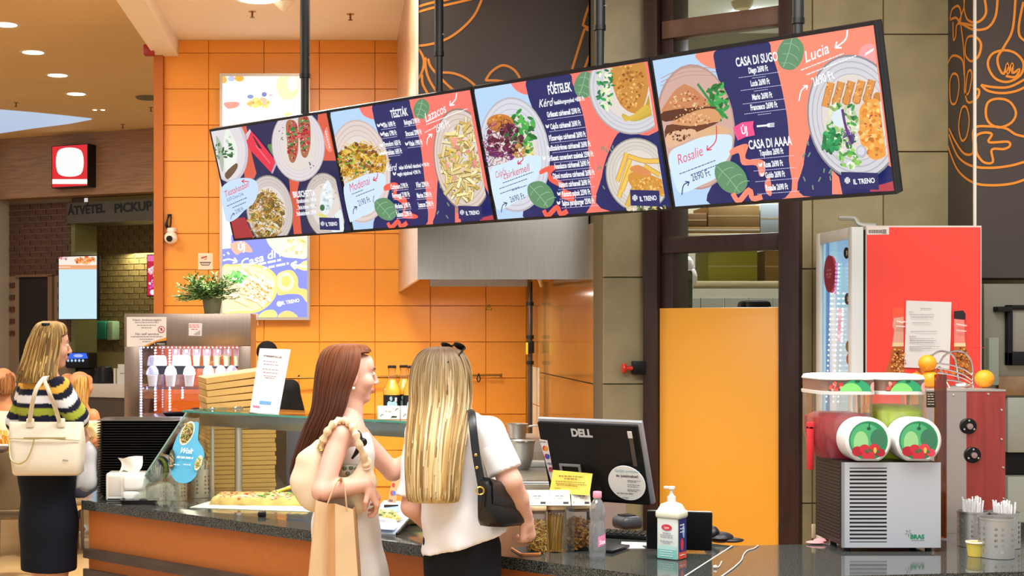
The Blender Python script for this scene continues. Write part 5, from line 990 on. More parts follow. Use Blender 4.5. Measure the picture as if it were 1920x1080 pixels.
for x, kb, l in ((735, 402, 'orange juice bottle standing alone at the left of the row'), (757, 398, 'second orange juice bottle from the left, right of the single one'), (772, 404, 'third orange juice bottle from the left, near the blonde hair'), (790, 400, 'rightmost orange juice bottle, partly hidden by blonde hair')): bottle(x, kb, l)
PB = Plane((0, F/433, GZ), (1, 0, 0), (0, 0, 1))
for i, (xa, xb) in enumerate(((708, 750), (751, 795))):
    a, c = W(xa, 787, 433), W(xb, 763, 433); b = MB(); b.rbox(a.x, c.x, F/433, F/433+.045, GZ+.0005, GZ+.058, .002, seg=1); o = b.build('tea_box', mat('white_card', 'efe9da', .6)); tag(o, ('left', 'right')[i]+' white printed card box in front of the juice bottles', 'box', 'white card boxes on the shelf')
    A = Art(PB, (-9, -9, 9, 9), .0008, .0002); A.text('BIO TEA' if 0 else 'íz', (xa+xb)/2, 771, 2.6, '8a8478', bold=0, wpx=12)
    for x, y in ((xa+8, 779), (xb-6, 768), (xb-14, 782)): A.line([(x-3, y+2), (x, y-1.5), (x+3, y-2)], 1.2, '6a655c', 3)
    A.rect(xb-16, 780, xb-6, 783, '4a4640'); A.build('print', M_print, o)
# ---- pizza, paper, board, knife
a, c = G(396, 952), G(640, 952); b = MB(); b.prism([(-.70, 6.38), (.06, 6.18), (.16, 6.42), (-.55, 6.86)], .9005, .902); o = b.build('baking_paper', mat('baking_paper', 'e9e2da', .5)); tag(o, 'white baking paper under the pizza on the granite', 'paper')
b = MB(); c = G(420, 930); b.rbox(c.x-.05, c.x+.22, c.y+.02, c.y+.14, .903, .918, .003); o = b.build('cutting_board', mat('board_light', 'a88858', .6)); tag(o, 'narrow wooden board behind the pizza slab', 'board')
t = thing('pizza_slab', 'long rectangular pizza slab with ham, cheese and green pepper', 'pizza', tuple(G(487, 950)))
pm = Matrix.Translation((-.37, 6.58, .9025)) @ Matrix.Rotation(-.10, 4, 'Z'); nx, ny = 46, 24; b = MB(); vs = []; fs = []
for top in (1, 0):
    for i in range(nx+1):
        for j in range(ny+1):
            u, v = i/nx, j/ny; ex = min(u, 1-u)*nx; ey = min(v, 1-v)*ny; e = min(ex*.010, ey*.010); rim = .034*min(1, math.sqrt(max(0, e)/.02)) if e < .03 else .028
            zz_ = (rim+.004*math.sin(i*1.3)*math.sin(j*1.7)+random.uniform(-.001, .001)) if top else 0
            x_, y_ = (u-.5)*.47+.006*math.sin(j*.9), (v-.5)*.27+.006*math.sin(i*.7); vs.append(pm @ Vector((x_, y_, max(zz_, 0.0 if not top else .006))))
n1 = (nx+1)*(ny+1); idx = lambda t_, i, j: t_*n1+i*(ny+1)+j
for i in range(nx):
    for j in range(ny): fs += [(idx(0, i, j), idx(0, i+1, j), idx(0, i+1, j+1), idx(0, i, j+1)), (idx(1, i, j), idx(1, i, j+1), idx(1, i+1, j+1), idx(1, i+1, j))]
for i in range(nx): fs += [(idx(1, i, 0), idx(1, i+1, 0), idx(0, i+1, 0), idx(0, i, 0)), (idx(0, i, ny), idx(0, i+1, ny), idx(1, i+1, ny), idx(1, i, ny))]
for j in range(ny): fs += [(idx(0, 0, j), idx(0, 0, j+1), idx(1, 0, j+1), idx(1, 0, j)), (idx(1, nx, j), idx(1, nx, j+1), idx(0, nx, j+1), idx(0, nx, j))]
b.add(vs, fs); b.build('crust', mat('pizza_crust', 'e0b468', .65, noise=.22, nscale=22), t, 60)
b = MB()
for i in range(230):
    x_, y_ = random.uniform(-.215, .215), random.uniform(-.115, .115); r_ = random.uniform(.008, .02); cc = random.choice(['c8503c', 'e08a70', 'f0d890', 'd86a50', 'b8402c', 'f2e0a8', 'e8b8a0', 'eecb70'])
    b.ball(pm @ Vector((x_, y_, .029)), (r_, r_*.7, .0045), 7, 4, Matrix.Rotation(random.uniform(0, 3), 4, 'Z'), C(cc))
for i in range(26):
    x_, y_ = random.uniform(-.02, .21), random.uniform(-.11, .11); b.ball(pm @ Vector((x_, y_, .033)), (.013, .007, .004), 7, 4, Matrix.Rotation(random.uniform(0, 3), 4, 'Z'), C(random.choice(['5a9a3c', '78b04a', '3f7a2c'])))
o = b.build('toppings', attr_mat('pizza_toppings', .45), t); o['kind'] = 'stuff'
t = thing('pizza_knife', 'knife with a bright yellow handle lying behind the pizza', 'knife', tuple(W(540, 915, 385)))
p0, p1, p2 = W(555, 912, 385), W(519, 922, 388), W(486, 932, 390); b = MB(); b.tube(crom([p1, (p0*.6+p1*.4)+Vector((0, 0, .002)), p0], 4, False), [.010]*4+[.013]*4+[.014], 10, flat=.8); b.build('handle', mat('yellow_plastic', 'ecc820', .35), t)
b = MB(); d = (p2-p1); s_ = Vector((0, 0, .012)); b.add([p1-s_, p1+s_, p2+s_*.2, p2-s_*1.2, p1-s_+Vector((0, .002, 0)), p1+s_+Vector((0, .002, 0)), p2+s_*.2+Vector((0, .002, 0)), p2-s_*1.2+Vector((0, .002, 0))], [(0, 1, 2, 3), (7, 6, 5, 4), (0, 4, 5, 1), (1, 5, 6, 2), (2, 6, 7, 3), (3, 7, 4, 0)]); b.build('blade', M_chrome, t)
# ---- slanted picture menu with a black edge
q = lambda x, y: (680+x/6.75, 860+y/6.75)
pa, pb, pc, pd = G(692, 998, .905), G(742, 1001, .905), W(753, 952, 455), W(715, 938, 440)
t = thing('picture_menu', 'slanted picture menu of sandwiches with a black edge on the counter', 'sign', tuple(pa))
PMn = Plane(pa, pb-pa, pd-pa); vv = (pd-pa); vv -= PMn.u*vv.dot(PMn.u); PMn = Plane(pa, PMn.u, vv); H_ = vv.length; Wd = (pb-pa).length
b = MB(); b.box(-.06, Wd, 0, H_, -.006, 0, PMn.M()); b.build('board', mat('board_white', 'dde6f4', .3), t)
b = MB(); b.box(Wd, Wd+.008, 0, H_, -.008, .003, PMn.M()); b.build('edge', M_black, t)
A = Art(PMn, (-.06, 0, Wd, H_), .001, .0002); A.poly([q(120, 520), q(300, 520), q(470, 600), q(420, 700), q(100, 700)], 'b4c4ee', 3); scatter(A, (722, 968, 20, 9), 50, 'blob', ['f4dc8c', 'e8c060', 'fbf0c0', 'd8e090'], 4); scatter(A, (738, 978, 14, 6), 26, 'blob', ['f0d070', 'e0a850'], 3.4); A.poly([q(130, 800), q(420, 820), q(400, 950), q(130, 920)], 'c2d8f2', 3); A.ell(718, 984, 6, 3, '9a94a4'); A.dashes(700, 996, 18, 1.5, '8aa0c8'); A.build('print', M_print, t)
b = MB(); p = (pc+pd)/2; b.box(-.03, .03, 0, .005, .90, p.z-.005, Matrix.Translation((p.x, p.y+.01, 0))); b.build('stand', M_black, t)
# ---- wrapped sandwich next to it
c = G(772, 985); t = thing('wrapped_sandwich', 'sandwich in clear wrap on white paper beside the picture menu', 'sandwich', tuple(c))
b = MB(); b.rbox(c.x-.07, c.x+.07, c.y-.01, c.y+.09, .902, .95, .02, seg=3); b.build('bread', mat('bread', 'd8a860', .7, noise=.2, nscale=18), t)
b = MB(); b.rbox(c.x-.075, c.x+.075, c.y-.015, c.y+.095, .921, .932, .005); b.build('filling', mat('filling', 'a8b050', .5, noise=.3, nscale=30), t)
# ---- refrigerated display case
k = 330; YF = F/k; x0, x1 = (233-640)/k, (470-640)/k; zt = CZ+(618-588)/k; zw = CZ+(618-706+0)/k
t = thing('display_chiller', 'steel refrigerated display case with LED-lit shelves of desserts', 'display case', ((x0+x1)/2, YF, .90))
Mc = mat('chiller_steel', '9c8a7c', .32, .85, noise=.05, nscale=4, stretch=(30, 1, 1)); dp = .5
wx0, wx1, wz1, wz0 = (262-640)/k, (447-640)/k, CZ+(618-649)/k, CZ-(784-618)/k
b = MB(); b.rbox(x0, x1, YF, YF+.03, wz1, zt, .004); b.build('top_panel', Mc, t)
b = MB(); b.rbox(x0, wx0, YF, YF+.03, wz0, wz1, .003); b.build('side_frame', Mc, t); b = MB(); b.rbox(wx1, x1, YF, YF+.03, wz0, wz1, .003); b.build('side_frame', Mc, t)
b = MB(); b.rbox(x0, x1, YF, YF+dp, .9005, wz0, .004); b.build('base_cabinet', Mc, t)
b = MB(); b.box(x0, x1, YF+.03, YF+dp, zt-.02, zt); b.build('roof', Mc, t)
b = MB(); b.box(x0, x0+.012, YF+.03, YF+dp, wz0, zt-.02); b.build('side_wall', Mc, t); b = MB(); b.box(x1-.012, x1, YF+.03, YF+dp, wz0, zt-.02); b.build('side_wall', Mc, t)
b = MB(); b.box(x0+.012, x1-.012, YF+dp-.01, YF+dp, wz0, zt-.02); b.build('rear_glass', glass('chiller_rear_glass', 'f6d8c8', .25), t)
b = MB(); b.box(wx0, wx1, YF+.012, YF+.016, wz0, wz1); b.build('front_glass', glass('chiller_front_glass', 'f2f2fa', .06), t)
zsh = CZ-(727-618)/k; zs2 = CZ-(690-618)/k
b = MB(); b.box(wx0+.0, wx1, YF+.06, YF+.34, zsh-.012, zsh); b.build('shelf', glass('shelf_glass', 'd8e0f0', .3), t)
b = MB(); b.box(wx0+.12, wx1, YF+.345, YF+.46, zs2-.012, zs2); b.build('rear_shelf', M_black, t)
M_led = mat('led_white', 'dfe2ff', .3, estr=9.)
def leds(xa, za, xb, zb, y, n, r=.0055):
    b = MB()
    for i in range(n): f = i/(n-1); b.ball((xa+(xb-xa)*f, y, za+(zb-za)*f), (r, .003, r), 6, 4)
    o = b.build('led_strip', M_led, t); o['kind'] = 'stuff'
leds(wx0+.006, wz0+.01, wx0+.006, wz1-.01, YF+.02, 26); leds(wx0+.02, wz1-.008, wx1-.01, wz1-.008, YF+.02, 24, .004)
for x in (291, 318): X = (x-640)/k*1.06; leds(X, wz0+.02, X, wz1-.03, YF+.47, 22)
X = (342-640)/k*1.06; leds(X, zsh-.08, X, zsh-.02, YF+.47, 5)
area('chiller_glow', ((wx0+wx1)/2, YF+.2, wz1-.005), .35, 12, (.86, .88, 1), size_y=.2)
q = lambda x, y: (230+x/4.908, 580+y/4.908); PF = Plane((0, YF, 0), (1, 0, 0), (0, 0, 1))
A = Art(PF, (-9, -9, 9, 9), .001, .0003); A.poly([q(38, 70), q(404, 70), q(400, 335), q(38, 345)], 'efe6dc'); A.text('Nem önkiszolgáló', *q(225, 97), 4.4, '5a5058', bold=.01, wpx=54); A.text('No self service', *q(225, 226), 4.4, '5a5058', bold=.01, wpx=44)
for y, w_ in ((122, 44), (147, 36), (170, 20), (252, 60), (275, 26), (296, 16)): A.dashes(*q(222, y), w_, 1.4, '8a8088')
A.poly([q(180, 343), q(300, 290), q(404, 258), q(404, 335)], 'e89a30', 0); A.poly([q(225, 340), q(310, 300), q(404, 286), q(404, 333)], '2a221c'); A.text('IL TRENO', *q(340, 318), 2.6, 'e8e0d0', bold=.02, wpx=20); A.ell(*q(357, 185), 6.4, 6.4, 'd03a30'); A.ell(*q(357, 185), 5, 5, 'f2e8e0'); A.poly([q(350, 172), q(364, 172), q(367, 195), q(350, 198)], '4a3a34'); A.line([q(338, 168), q(376, 202)], 1.2, 'd03a30'); A.build('notice', M_print, t)
A = Art(PF, (-9, -9, 9, 9), .001, .0003); A.poly([q(602, 120), q(738, 122), q(732, 250), q(602, 247)], '9a8a84'); A.poly([q(608, 126), q(732, 128), q(726, 244), q(608, 241)], 'f2eae6')
for y in (145, 163, 183): A.dashes(*q(660, y), 20 if y < 170 else 12, 1.6, 'd86a64')
A.poly([q(650, 230), q(715, 190), q(715, 235), q(670, 238)], 'b8b0ac'); A.build('small_sticker', M_print, t)
A = Art(Plane((0, YF+.011, 0), (1, 0, 0), (0, 0, 1)), (-9, -9, 9, 9), .0005, .0003); A.text('OPSZ', *q(905, 435), 8, 'e8c890', slant=.25, rot=.1, sx=.7, bold=0, wpx=26); A.text('OPSZ', *q(830, 490), 6, 'e8c890', slant=.25, rot=.05, sx=.7, bold=0, wpx=19); A.build('glass_lettering', M_print, t)
# desserts inside: each cup its own thing
M_cupc = glass('clear_cup', 'f4f6fc', .2, milk=.15); M_dome = glass('dome_lid', 'eef2fc', .3, milk=.3)
def dessert(x, z, y, label, r=.030, col='efe4c8'):
    tt = thing('dessert_cup', label, 'dessert', (x, y, z), 'dessert cups in the display case')
    b = MB(); b.lathe([(0, .002), (r*.72, .002), (r, .068), (0, .068)], (x, y, z), 18); b.build('cream', mat('dessert_cream_'+col, col, .6), tt)
    b = MB(); b.lathe([(r*.7, .001), (r*.725, .001), (r*.735, .02), (r*.7, .02)], (x, y, z), 18, cap=False); b.build('biscuit', mat('dessert_biscuit', '9a6a3c', .7), tt)
    b = MB(); b.lathe([(r*1.02, .07), (r*1.18, .072), (r*1.15, .08), (r*1.02, .10), (r*.6, .118), (r*.2, .122), (0, .122)], (x, y, z), 18); b.build('dome_lid', M_dome, tt)
for i, x in enumerate((287, 321, 356)): dessert((x-640)/k*1.02, zsh, YF+.13, ('left', 'middle', 'right')[i]+' cream dessert cup with a dome lid on the lit shelf', .031)
for i, x in enumerate((392, 415, 436)): dessert((x-640)/k*1.03, zsh, YF+.2, ('first', 'second', 'third')[i]+' dessert cup half hidden behind the pizza boxes', .028)
for i, x in enumerate((300, 345)):
    X = (x-640)/k*1.05; tt = thing('salad_box', ('left', 'right')[i]+' clear salad box with bluish lid behind the dessert cups', 'food box', (X, YF+.27, zsh), 'salad boxes in the display case')
    b = MB(); loft(b, [lp(.08, .06, .012, 0), lp(.11, .08, .015, .05)], M=Matrix.Translation((X, YF+.27, zsh+.068))); b.build('bowl', M_black, tt); b = MB(); loft(b, [lp(.112, .082, .015, 0), lp(.10, .07, .015, .05), lp(.08, .05, .012, .06)], M=Matrix.Translation((X, YF+.27, zsh+.119))); b.build('lid', M_dome, tt); b = MB(); b.box(X-.045, X+.045, YF+.24, YF+.30, zsh+.0005, zsh+.068); b.build('riser', glass('shelf_glass', 'd8e0f0', .3), tt)
for i in range(7):
    X = ((333+i*19)-640)/k*1.06; z_ = zs2; tt = thing('juice_tumbler', 'tall clear tumbler of yellow drink at the back, number %s from left' % ('one', 'two', 'three', 'four', 'five', 'six', 'seven')[i], 'drink', (X, YF+.40, z_), 'tumblers at the back of the display case')
    b = MB(); b.lathe([(0, .002), (.019, .002), (.023, .06), (0, .06)], (X, YF+.40, z_), 14); b.build('drink', mat('yellow_drink', 'b8a850', .4), tt); b = MB(); b.lathe([(.02, .001), (.0265, .10), (.0275, .10), (.0275, .104), (.0255, .104)], (X, YF+.40, z_), 14, cap=False); b.build('cup', M_cupc, tt)
b = MB(); loft(b, [lp(.16, .10, .02, 0), lp(.2, .13, .025, .02), lp(.19, .12, .02, .02), lp(.15, .09, .02, .006)], M=Matrix.Translation(((330-640)/k, YF+.2, wz0+.001))); o = b.build('black_platter', M_black); tag(o, 'empty black platter on the floor of the display case', 'platter')
b = MB(); X = (362-640)/k; b.rbox(X-.03, X+.06, YF+.1, YF+.2, wz0+.001, wz0+.05, .015); o = b.build('black_food_box', M_black); tag(o, 'small black takeaway box at the right inside the display case', 'food box')
# ---- plant on the display case
c = W(388, 588, 322); t = thing('potted_plant', 'bushy green artificial plant in a small pot on the display case', 'plant', (c.x, YF+.2, zt))
b = MB(); b.lathe([(0, 0), (.045, 0), (.06, .10), (.056, .10), (.05, .085), (0, .085)], (c.x+.03, YF+.2, zt+.0005), 20); b.build('pot', mat('pot_olive', '6a6a48', .5), t)
b = MB(); cc = Vector((c.x-.005, YF+.2, zt+.12))
greens = ['3f6a2c', '5a8a38', '2f5526', '7fa050', '9cb870', '4a7a34']
for i in range(170):
    a = random.uniform(0, 2*PI); el = random.uniform(-.35, 1.1); L_ = random.uniform(.08, .19); dr = Vector((math.cos(a)*math.cos(el)*1.15, math.sin(a)*math.cos(el)*.9, math.sin(el)*.78)); tip = cc+dr*L_; root = cc+dr*.02-Vector((0, 0, .03)); b.tube([root, (root+tip)/2+Vector((0, 0, .01)), tip], .0015, 4, col=C('4a5a2c'))
    for j in range(9):
        p = root.lerp(tip, .35+.075*j); la = random.uniform(0, 2*PI); d = (dr*.5+Vector((math.cos(la), math.sin(la), random.uniform(-.2, .7)))).normalized(); s_ = d.cross(Vector((random.uniform(-.5, .5), random.uniform(-.5, .5), 1))).normalized(); l_ = random.uniform(.02, .036); w_ = l_*.23
        cl = shade(random.choice(greens), random.uniform(.8, 1.3)); up = d.cross(s_)*.003
        b.add([p, p+d*l_*.5+s_*w_+up, p+d*l_, p+d*l_*.5-s_*w_+up], [(0, 1, 2), (0, 2, 3)], cl)
o = b.build('foliage', attr_mat('leaf_colour', .45), t); o['kind'] = 'stuff'
# ------------------------------------------------------------ till: monitor, sign, notes
mu = Vector((.835, -.55, 0)).normalized(); mb = Vector((-mu.y, mu.x, 0))           # mb points to the cashier
s_ = .39; mv = Vector((-mb.x*s_, -mb.y*s_, math.sqrt(1-s_*s_)))                    # up the leaning back
mtl = W(1005, 787, 500); MW_, MH_ = .41, .335
NP = Plane(mtl-mv*MH_, mu, mv); NM = NP.M()
M_mon = mat('monitor_black', '0b0b0d', .4, spec=.25); M_silver = mat('silver_plastic', '9a9ea4', .35, .4)
t = thing('till_monitor', 'black computer monitor seen from behind at the till', 'monitor', tuple(NP.at(MW_/2, -.05)))
b = MB(); b.rbox(0, MW_, 0, MH_, -.03, -.012, .004, NM); b.build('bezel', M_silver, t)
b = MB(); b.rbox(.002, MW_-.014, 0, MH_-.010, -.014, 0, .004, NM); b.build('rear_cover', M_mon, t)
b = MB(); loft(b, [[(x, y, 0) for x, y in ((.02, .02), (MW_-.03, .02), (MW_-.03, MH_-.07), (.02, MH_-.07))], [(x, y, .03) for x, y in ((.08, .03), (MW_-.09, .03), (MW_-.09, MH_-.13), (.08, MH_-.13))]], M=NM); b.build('rear_bulge', M_mon, t)
A = Art(NP, (0, 0, MW_, MH_), .002, .0003); A.text('DELL', 1091, 811, 14, 'c4c6c8', bold=.05, wpx=39); A.build('maker_lettering', M_print, t)
a_, b_ = NP.uv(1060, 890), NP.uv(1094, 864); b = MB()
for (p, q_, r_, w_) in ((a_[0], b_[0], b_[1]-.008, b_[1]), (a_[0], a_[0]+.009, a_[1], b_[1]-.008), (b_[0]-.009, b_[0], a_[1], b_[1]-.008)): b.box(p, q_, r_, w_, .028, .036, NM)
b.build('stand_cover', M_silver, t)
c = NP.at(.2, .16, -.02); b = MB(); b.rbox(-.03, .03, -.015, .015, .912, c.z, .006, RZ(math.atan2(mu.y, mu.x), (c.x, c.y, 0))); b.build('stand_neck', M_mon, t)
b = MB(); b.rbox(-.09, .09, -.05, .12, .9005, .912, .004, RZ(math.atan2(mu.y, mu.x), (c.x, c.y, 0))); b.build('stand_foot', M_mon, t)
A = Art(NP, (-.03, -.03, MW_, MH_), .007, .0003); q = lambda x, y: (1000+x/5.4, 770+y/5.4)
A.poly([q(68, 278), q(150, 292), q(232, 600), q(185, 700)], 'ece4e4'); A.text('kártyák', *q(108, 305), 3, '4a4450', bold=.02, wpx=10); A.ell(*q(120, 370), 3.4, 4.6, 'd8402c'); A.ell(*q(136, 375), 3.4, 4.6, 'e8a030'); A.ell(*q(140, 450), 3.4, 4.6, 'c03a4c'); A.ell(*q(156, 455), 3.6, 4.8, '3a5ac0'); A.text('VISA', *q(172, 525), 4, '4a5a9a', bold=.03, wpx=9); A.rect(*q(165, 560), *q(205, 605), 'c05a64'); A.dashes(*q(184, 575), 6, 1.3, '4a3a7a'); A.build('payment_strip', M_print, t)
# round sign hanging on a strap
RP = Plane(NP.at(0, 0, .045), mu, mv); cx, cy = RP.uv(1175, 906); rr = abs(RP.uv(1209, 906)[0]-RP.uv(1141, 906)[0])/2
t = thing('round_sign', 'round white loyalty sign hanging on a strap behind the monitor', 'sign', tuple(RP.at(cx, cy)))
b = MB(); b.lathe([(0, -.003), (rr, -.003), (rr, 0), (0, 0)], (0, 0, 0), 40, M=RP.M() @ Matrix.Translation((cx, cy, 0))); b.build('disc', mat('sign_white', 'eef0ee', .45), t)
a_, b_ = RP.uv(1181, 812), RP.uv(1178, 874); b = MB(); b.box(a_[0]-.008, a_[0]+.006, b_[1], a_[1], -.004, -.001, RP.M()); b.build('strap', mat('strap_black', '4a4440', .4), t); b = MB(); b.box(a_[0]-.009, a_[0]+.007, a_[1]-.02, a_[1]+.006, -.001, .002, RP.M()); b.build('tape', mat('tape_white', 'd8d4d0', .5), t)
A = Art(RP, (-9, -9, 9, 9), .0008, .0003); A.text('Gyűjts pontokat', *q(950, 610), 5, '7ab8c8', slant=.3, sx=.6, bold=0, wpx=46); A.text('és jutalmakat!', *q(950, 660), 4.8, '3a3438', bold=.02, wpx=41)
for y, w_ in ((705, 24), (718, 16), (747, 24), (765, 20), (795, 24), (808, 18)): A.dashes(*q(955, y), w_, 1.3, '8a8a90', align='l')
A.dashes(*q(930, 835), 30, 1.6, '7a7a84'); A.text('yango', *q(935, 873), 4, '5a5a64', bold=0, wpx=12); A.build('print', M_print, t)
# yellow note
YP = [W(1030, 924, 507), W(1105, 929, 513), W(1111, 888, 511), W(1037, 881, 506)]; nn = (YP[1]-YP[0]).cross(YP[3]-YP[0]).normalized()
t = thing('yellow_note', 'yellow printed note card standing above the pasta jars', 'note', tuple(YP[0]))
b = MB(); b.add(YP+[p-nn*.002 for p in YP], [(0, 1, 2, 3), (7, 6, 5, 4), (0, 4, 5, 1), (1, 5, 6, 2), (2, 6, 7, 3), (3, 7, 4, 0)]); b.build('card', mat('note_yellow', 'e4c84e', .55), t)
pl_ = Plane(YP[0], YP[1]-YP[0], nn.cross((YP[1]-YP[0]).normalized())); A = Art(pl_, (-9, -9, 9, 9), .0006, .0002)
for y, x0, w_, h_ in ((892, 1048, 46, 1.8), (897, 1058, 24, 1.8), (902, 1042, 56, 1.2), (906, 1042, 58, 1.2), (909, 1044, 40, 1.2), (915, 1040, 12, 1.2), (919, 1040, 8, 1.2)): A.dashes(x0, y, w_, h_, '7a6420', align='l')
A.build('print', M_print, t)
b = MB(); b.box(-.03, .03, -.012, .0, .0, .01, frame(YP[0]+(YP[1]-YP[0])*.5-Vector((0, 0, .012)), (YP[1]-YP[0]).normalized(), -nn, (0, 0, 1))); b.build('clip_foot', glass('clear_acrylic', 'eef4f4', .1), t); pp = YP[0].lerp(YP[1], .5); b = MB(); b.box(-.02, .02, .0, .003, .9005, pp.z, Matrix.Translation((pp.x, pp.y+.004, 0))); b.build('acrylic_stand', glass('clear_acrylic', 'eef4f4', .1), t)
# ------------------------------------------------------------ pasta jars
M_jar = glass('jar_glass', 'f4f6f2', .12); M_lid = mat('wood_lid', 'd9b98c', .55, noise=.1, nscale=9)
def jar(x0, x1, kb, kind, label):
    w_ = (x1-x0)/kb; Y = F/kb+w_/2; xc = ((x0+x1)/2-640)*Y/F; h = .158; t = thing('pasta_jar', label, 'jar', (xc, Y, .90), 'pasta jars')
    M0 = Matrix.Translation((xc, Y, .9005)) @ Matrix.Rotation(.15, 4, 'Z')
    b = MB(); loft(b, [lp(w_*.92, w_*.92, .016, 0), lp(w_, w_, .02, .008), lp(w_, w_, .02, h*.92), lp(w_*.9, w_*.9, .02, h)], cap1=False, M=M0); b.build('glass', M_jar, t)
    b = MB(); loft(b, [lp(w_*.98, w_*.98, .02, h), lp(w_*1.02, w_*1.02, .022, h+.003), lp(w_*1.02, w_*1.02, .022, h+.012), lp(w_*.98, w_*.98, .02, h+.015)], M=M0); b.build('lid', M_lid, t)
    b = MB(); loft(b, [lp(w_*.86, w_*.86, .02, h-.012), lp(w_*.86, w_*.86, .02, h)], M=M0); b.build('seal', mat('seal_brown', '7a5434', .5), t)
    b = MB(); g = w_*.42
    if kind == 'spaghetti':
        for i in range(150):
            a, r_ = random.uniform(0, 2*PI), g*math.sqrt(random.random()); a2 = a+random.uniform(-.5, .5)+.5
            p0 = M0 @ Vector((r_*math.cos(a)*.75, r_*math.sin(a)*.75, .004)); p1 = M0 @ Vector((r_*math.cos(a2), r_*math.sin(a2), h*random.uniform(.8, .9))); b.tube([p0, p1], .0014, 4, col=shade(random.choice(['e0b040', 'd8a030', 'e8c058']), random.uniform(.85, 1.1)))
    else:
        for i in range(210 if kind == 'tagliatelle' else 240):
            x_, y_, z_ = random.uniform(-g, g), random.uniform(-g, g), .008+random.random()*(h*.68)
            d = Vector((random.gauss(0, 1), random.gauss(0, 1), random.gauss(0, .5))).normalized()
            cl = shade(random.choice(['e2b044', 'd8a038', 'ecc868'] if kind == 'tagliatelle' else ['cf9340', 'b97a2e', 'dba452']), random.uniform(.85, 1.15))
            if kind == 'tagliatelle':
                pts = [Vector((x_, y_, z_))+d*(j-1.5)*.011+Vector((random.gauss(0, .004), random.gauss(0, .004), random.gauss(0, .004))) for j in range(4)]
            else:
                s2 = d.cross(Vector((0, 0, 1))).normalized(); s3 = d.cross(s2); pts = [Vector((x_, y_, z_))+d*(j-3)*.0045+s2*(.0028*math.cos(j*1.9))+s3*(.0028*math.sin(j*1.9)) for j in range(7)]
            pts = [Vector((max(-g, min(g, p.x)), max(-g, min(g, p.y)), max(.004, p.z))) for p in pts]
            b.tube([M0 @ p for p in pts], .0026 if kind == 'tagliatelle' else .0036, 5, col=cl)
    o = b.build('pasta', attr_mat('dry_pasta', .5), t); o['kind'] = 'stuff'
    return t
jar(988, 1023, 514, 'tagliatelle', 'left pasta jar with curled ribbon pasta, behind the hand')
jar(1023, 1060, 511, 'spaghetti', 'middle pasta jar with upright spaghetti')
jar(1060, 1113, 508, 'fusilli', 'right, widest pasta jar with spiral pasta beside the water bottle')
for i, (xa, xb, kb) in enumerate(((985, 1027, 505), (1027, 1070, 503), (1072, 1108, 500))):
    z0 = 1.0745; cA = [W(xa, 0, kb), W(xb, 0, kb)]; Y = F/512; x0_, x1_ = (xa-640)*Y/F, (xb-640)*Y/F
    t = thing('price_card', ('left', 'middle', 'right')[i]+' white printed tent card on the pasta jar lids', 'card', ((x0_+x1_)/2, Y, z0), 'tent cards on the jars')
    v = Vector((0, .45, 1)).normalized(); pl_ = Plane((x0_, Y, z0+.0015), (1, 0, 0), v); w_ = x1_-x0_
    b = MB(); b.box(0, w_, 0, .058, -.0015, 0, pl_.M()); b.build('front_leaf', mat('white_card', 'efe9da', .6), t); e = pl_.at(0, .058); pl2 = Plane(e, (1, 0, 0), Vector((0, .45, -1))); b = MB(); b.box(0, w_, 0, .058, 0, .0015, pl2.M()); b.build('rear_leaf', mat('white_card', 'efe9da', .6), t)
    A = Art(pl_, (0, 0, w_, .058), .0006, .0002, px=False); A.dashes(w_*.55, .036, w_*.35, .0035, '8a8684'); A.dashes(w_*.55, .028, w_*.2, .0025, 'a09c98'); A.rect(w_*.68, .006, w_*.92, .014, '3a3640')
    for xx, yy in ((.12, .012), (.1, .048), (.9, .05)): A.line([(w_*xx-.004, yy-.003), (w_*xx+.003, yy), (w_*xx-.002, yy+.004)], .0014, '6a6870')
    A.build('print', M_print, t)
# ------------------------------------------------------------ water bottle, sanitiser, phone
c = G(1120, 1049); t = thing('water_bottle', 'clear water bottle with a pink cap beside the pasta jars', 'bottle', tuple(c)); R = .030
b = MB(); b.lathe([(.0, .004), (R*.5, .002), (R*.85, .0), (R*.98, .012), (R*.94, .02), (R, .03), (R, .075), (R*.96, .08), (R*.97, .12), (R*.86, .135), (R*.82, .143), (R*.93, .155), (R*.95, .175), (R*.78, .198), (R*.5, .212), (.0125, .216), (.0125, .225)], tuple(c), 28); b.build('plastic', glass('pet_plastic', 'fafcfe', .3, milk=.14), t)
b = MB(); b.lathe([(0, .006), (R*.9, .008), (R*.93, .03), (R*.93, .12), (R*.8, .137), (R*.88, .157), (R*.88, .165), (0, .165)], tuple(c), 28); b.build('water', glass('water', 'fafcfe', .06, milk=.06), t)
b = MB(); b.lathe([(.0145, .220), (.0155, .222), (.0155, .24), (.014, .243), (0, .243)], tuple(c), 24); b.build('cap', mat('pink_cap', 'f09ab0', .4), t)
b = MB(); vs = []; n = 10
for i in range(n+1):
    a = -PI/2-.1+i*(1.1/n)
    for z_ in (.048, .085): vs.append((c.x+(R+.0008)*math.cos(a), c.y+(R+.0008)*math.sin(a), c.z+z_+i*.0012))
b.add(vs, [(2*i, 2*i+2, 2*i+3, 2*i+1) for i in range(n)]); lb = b.build('label', mat('pink_label', 'e890b8', .4), t)
A = Art(Plane((c.x, c.y-R-.002, c.z), (1, 0, 0), (0, 0, 1)), (-R, 0, R*.95, .2), .0003, .0002, px=False); A.text('Sze', .012, .068, .014, 'fdfdfd', slant=.3, bold=.02, sx=.8, rot=.3); A.build('label_print', M_print, lb)
k = 529; t = thing('sanitiser_bottle', 'square hand sanitiser bottle with white pump and navy side on the granite', 'bottle', tuple(W(1264, 1050, k)))
x0, x1, x2 = (1237-640)/k, (1277-640)/k, (1292-640)/k; Y = F/k
Ms = RZ(-.68, (x0, Y+.05, .9005)); sw_, sd_ = .082, .070
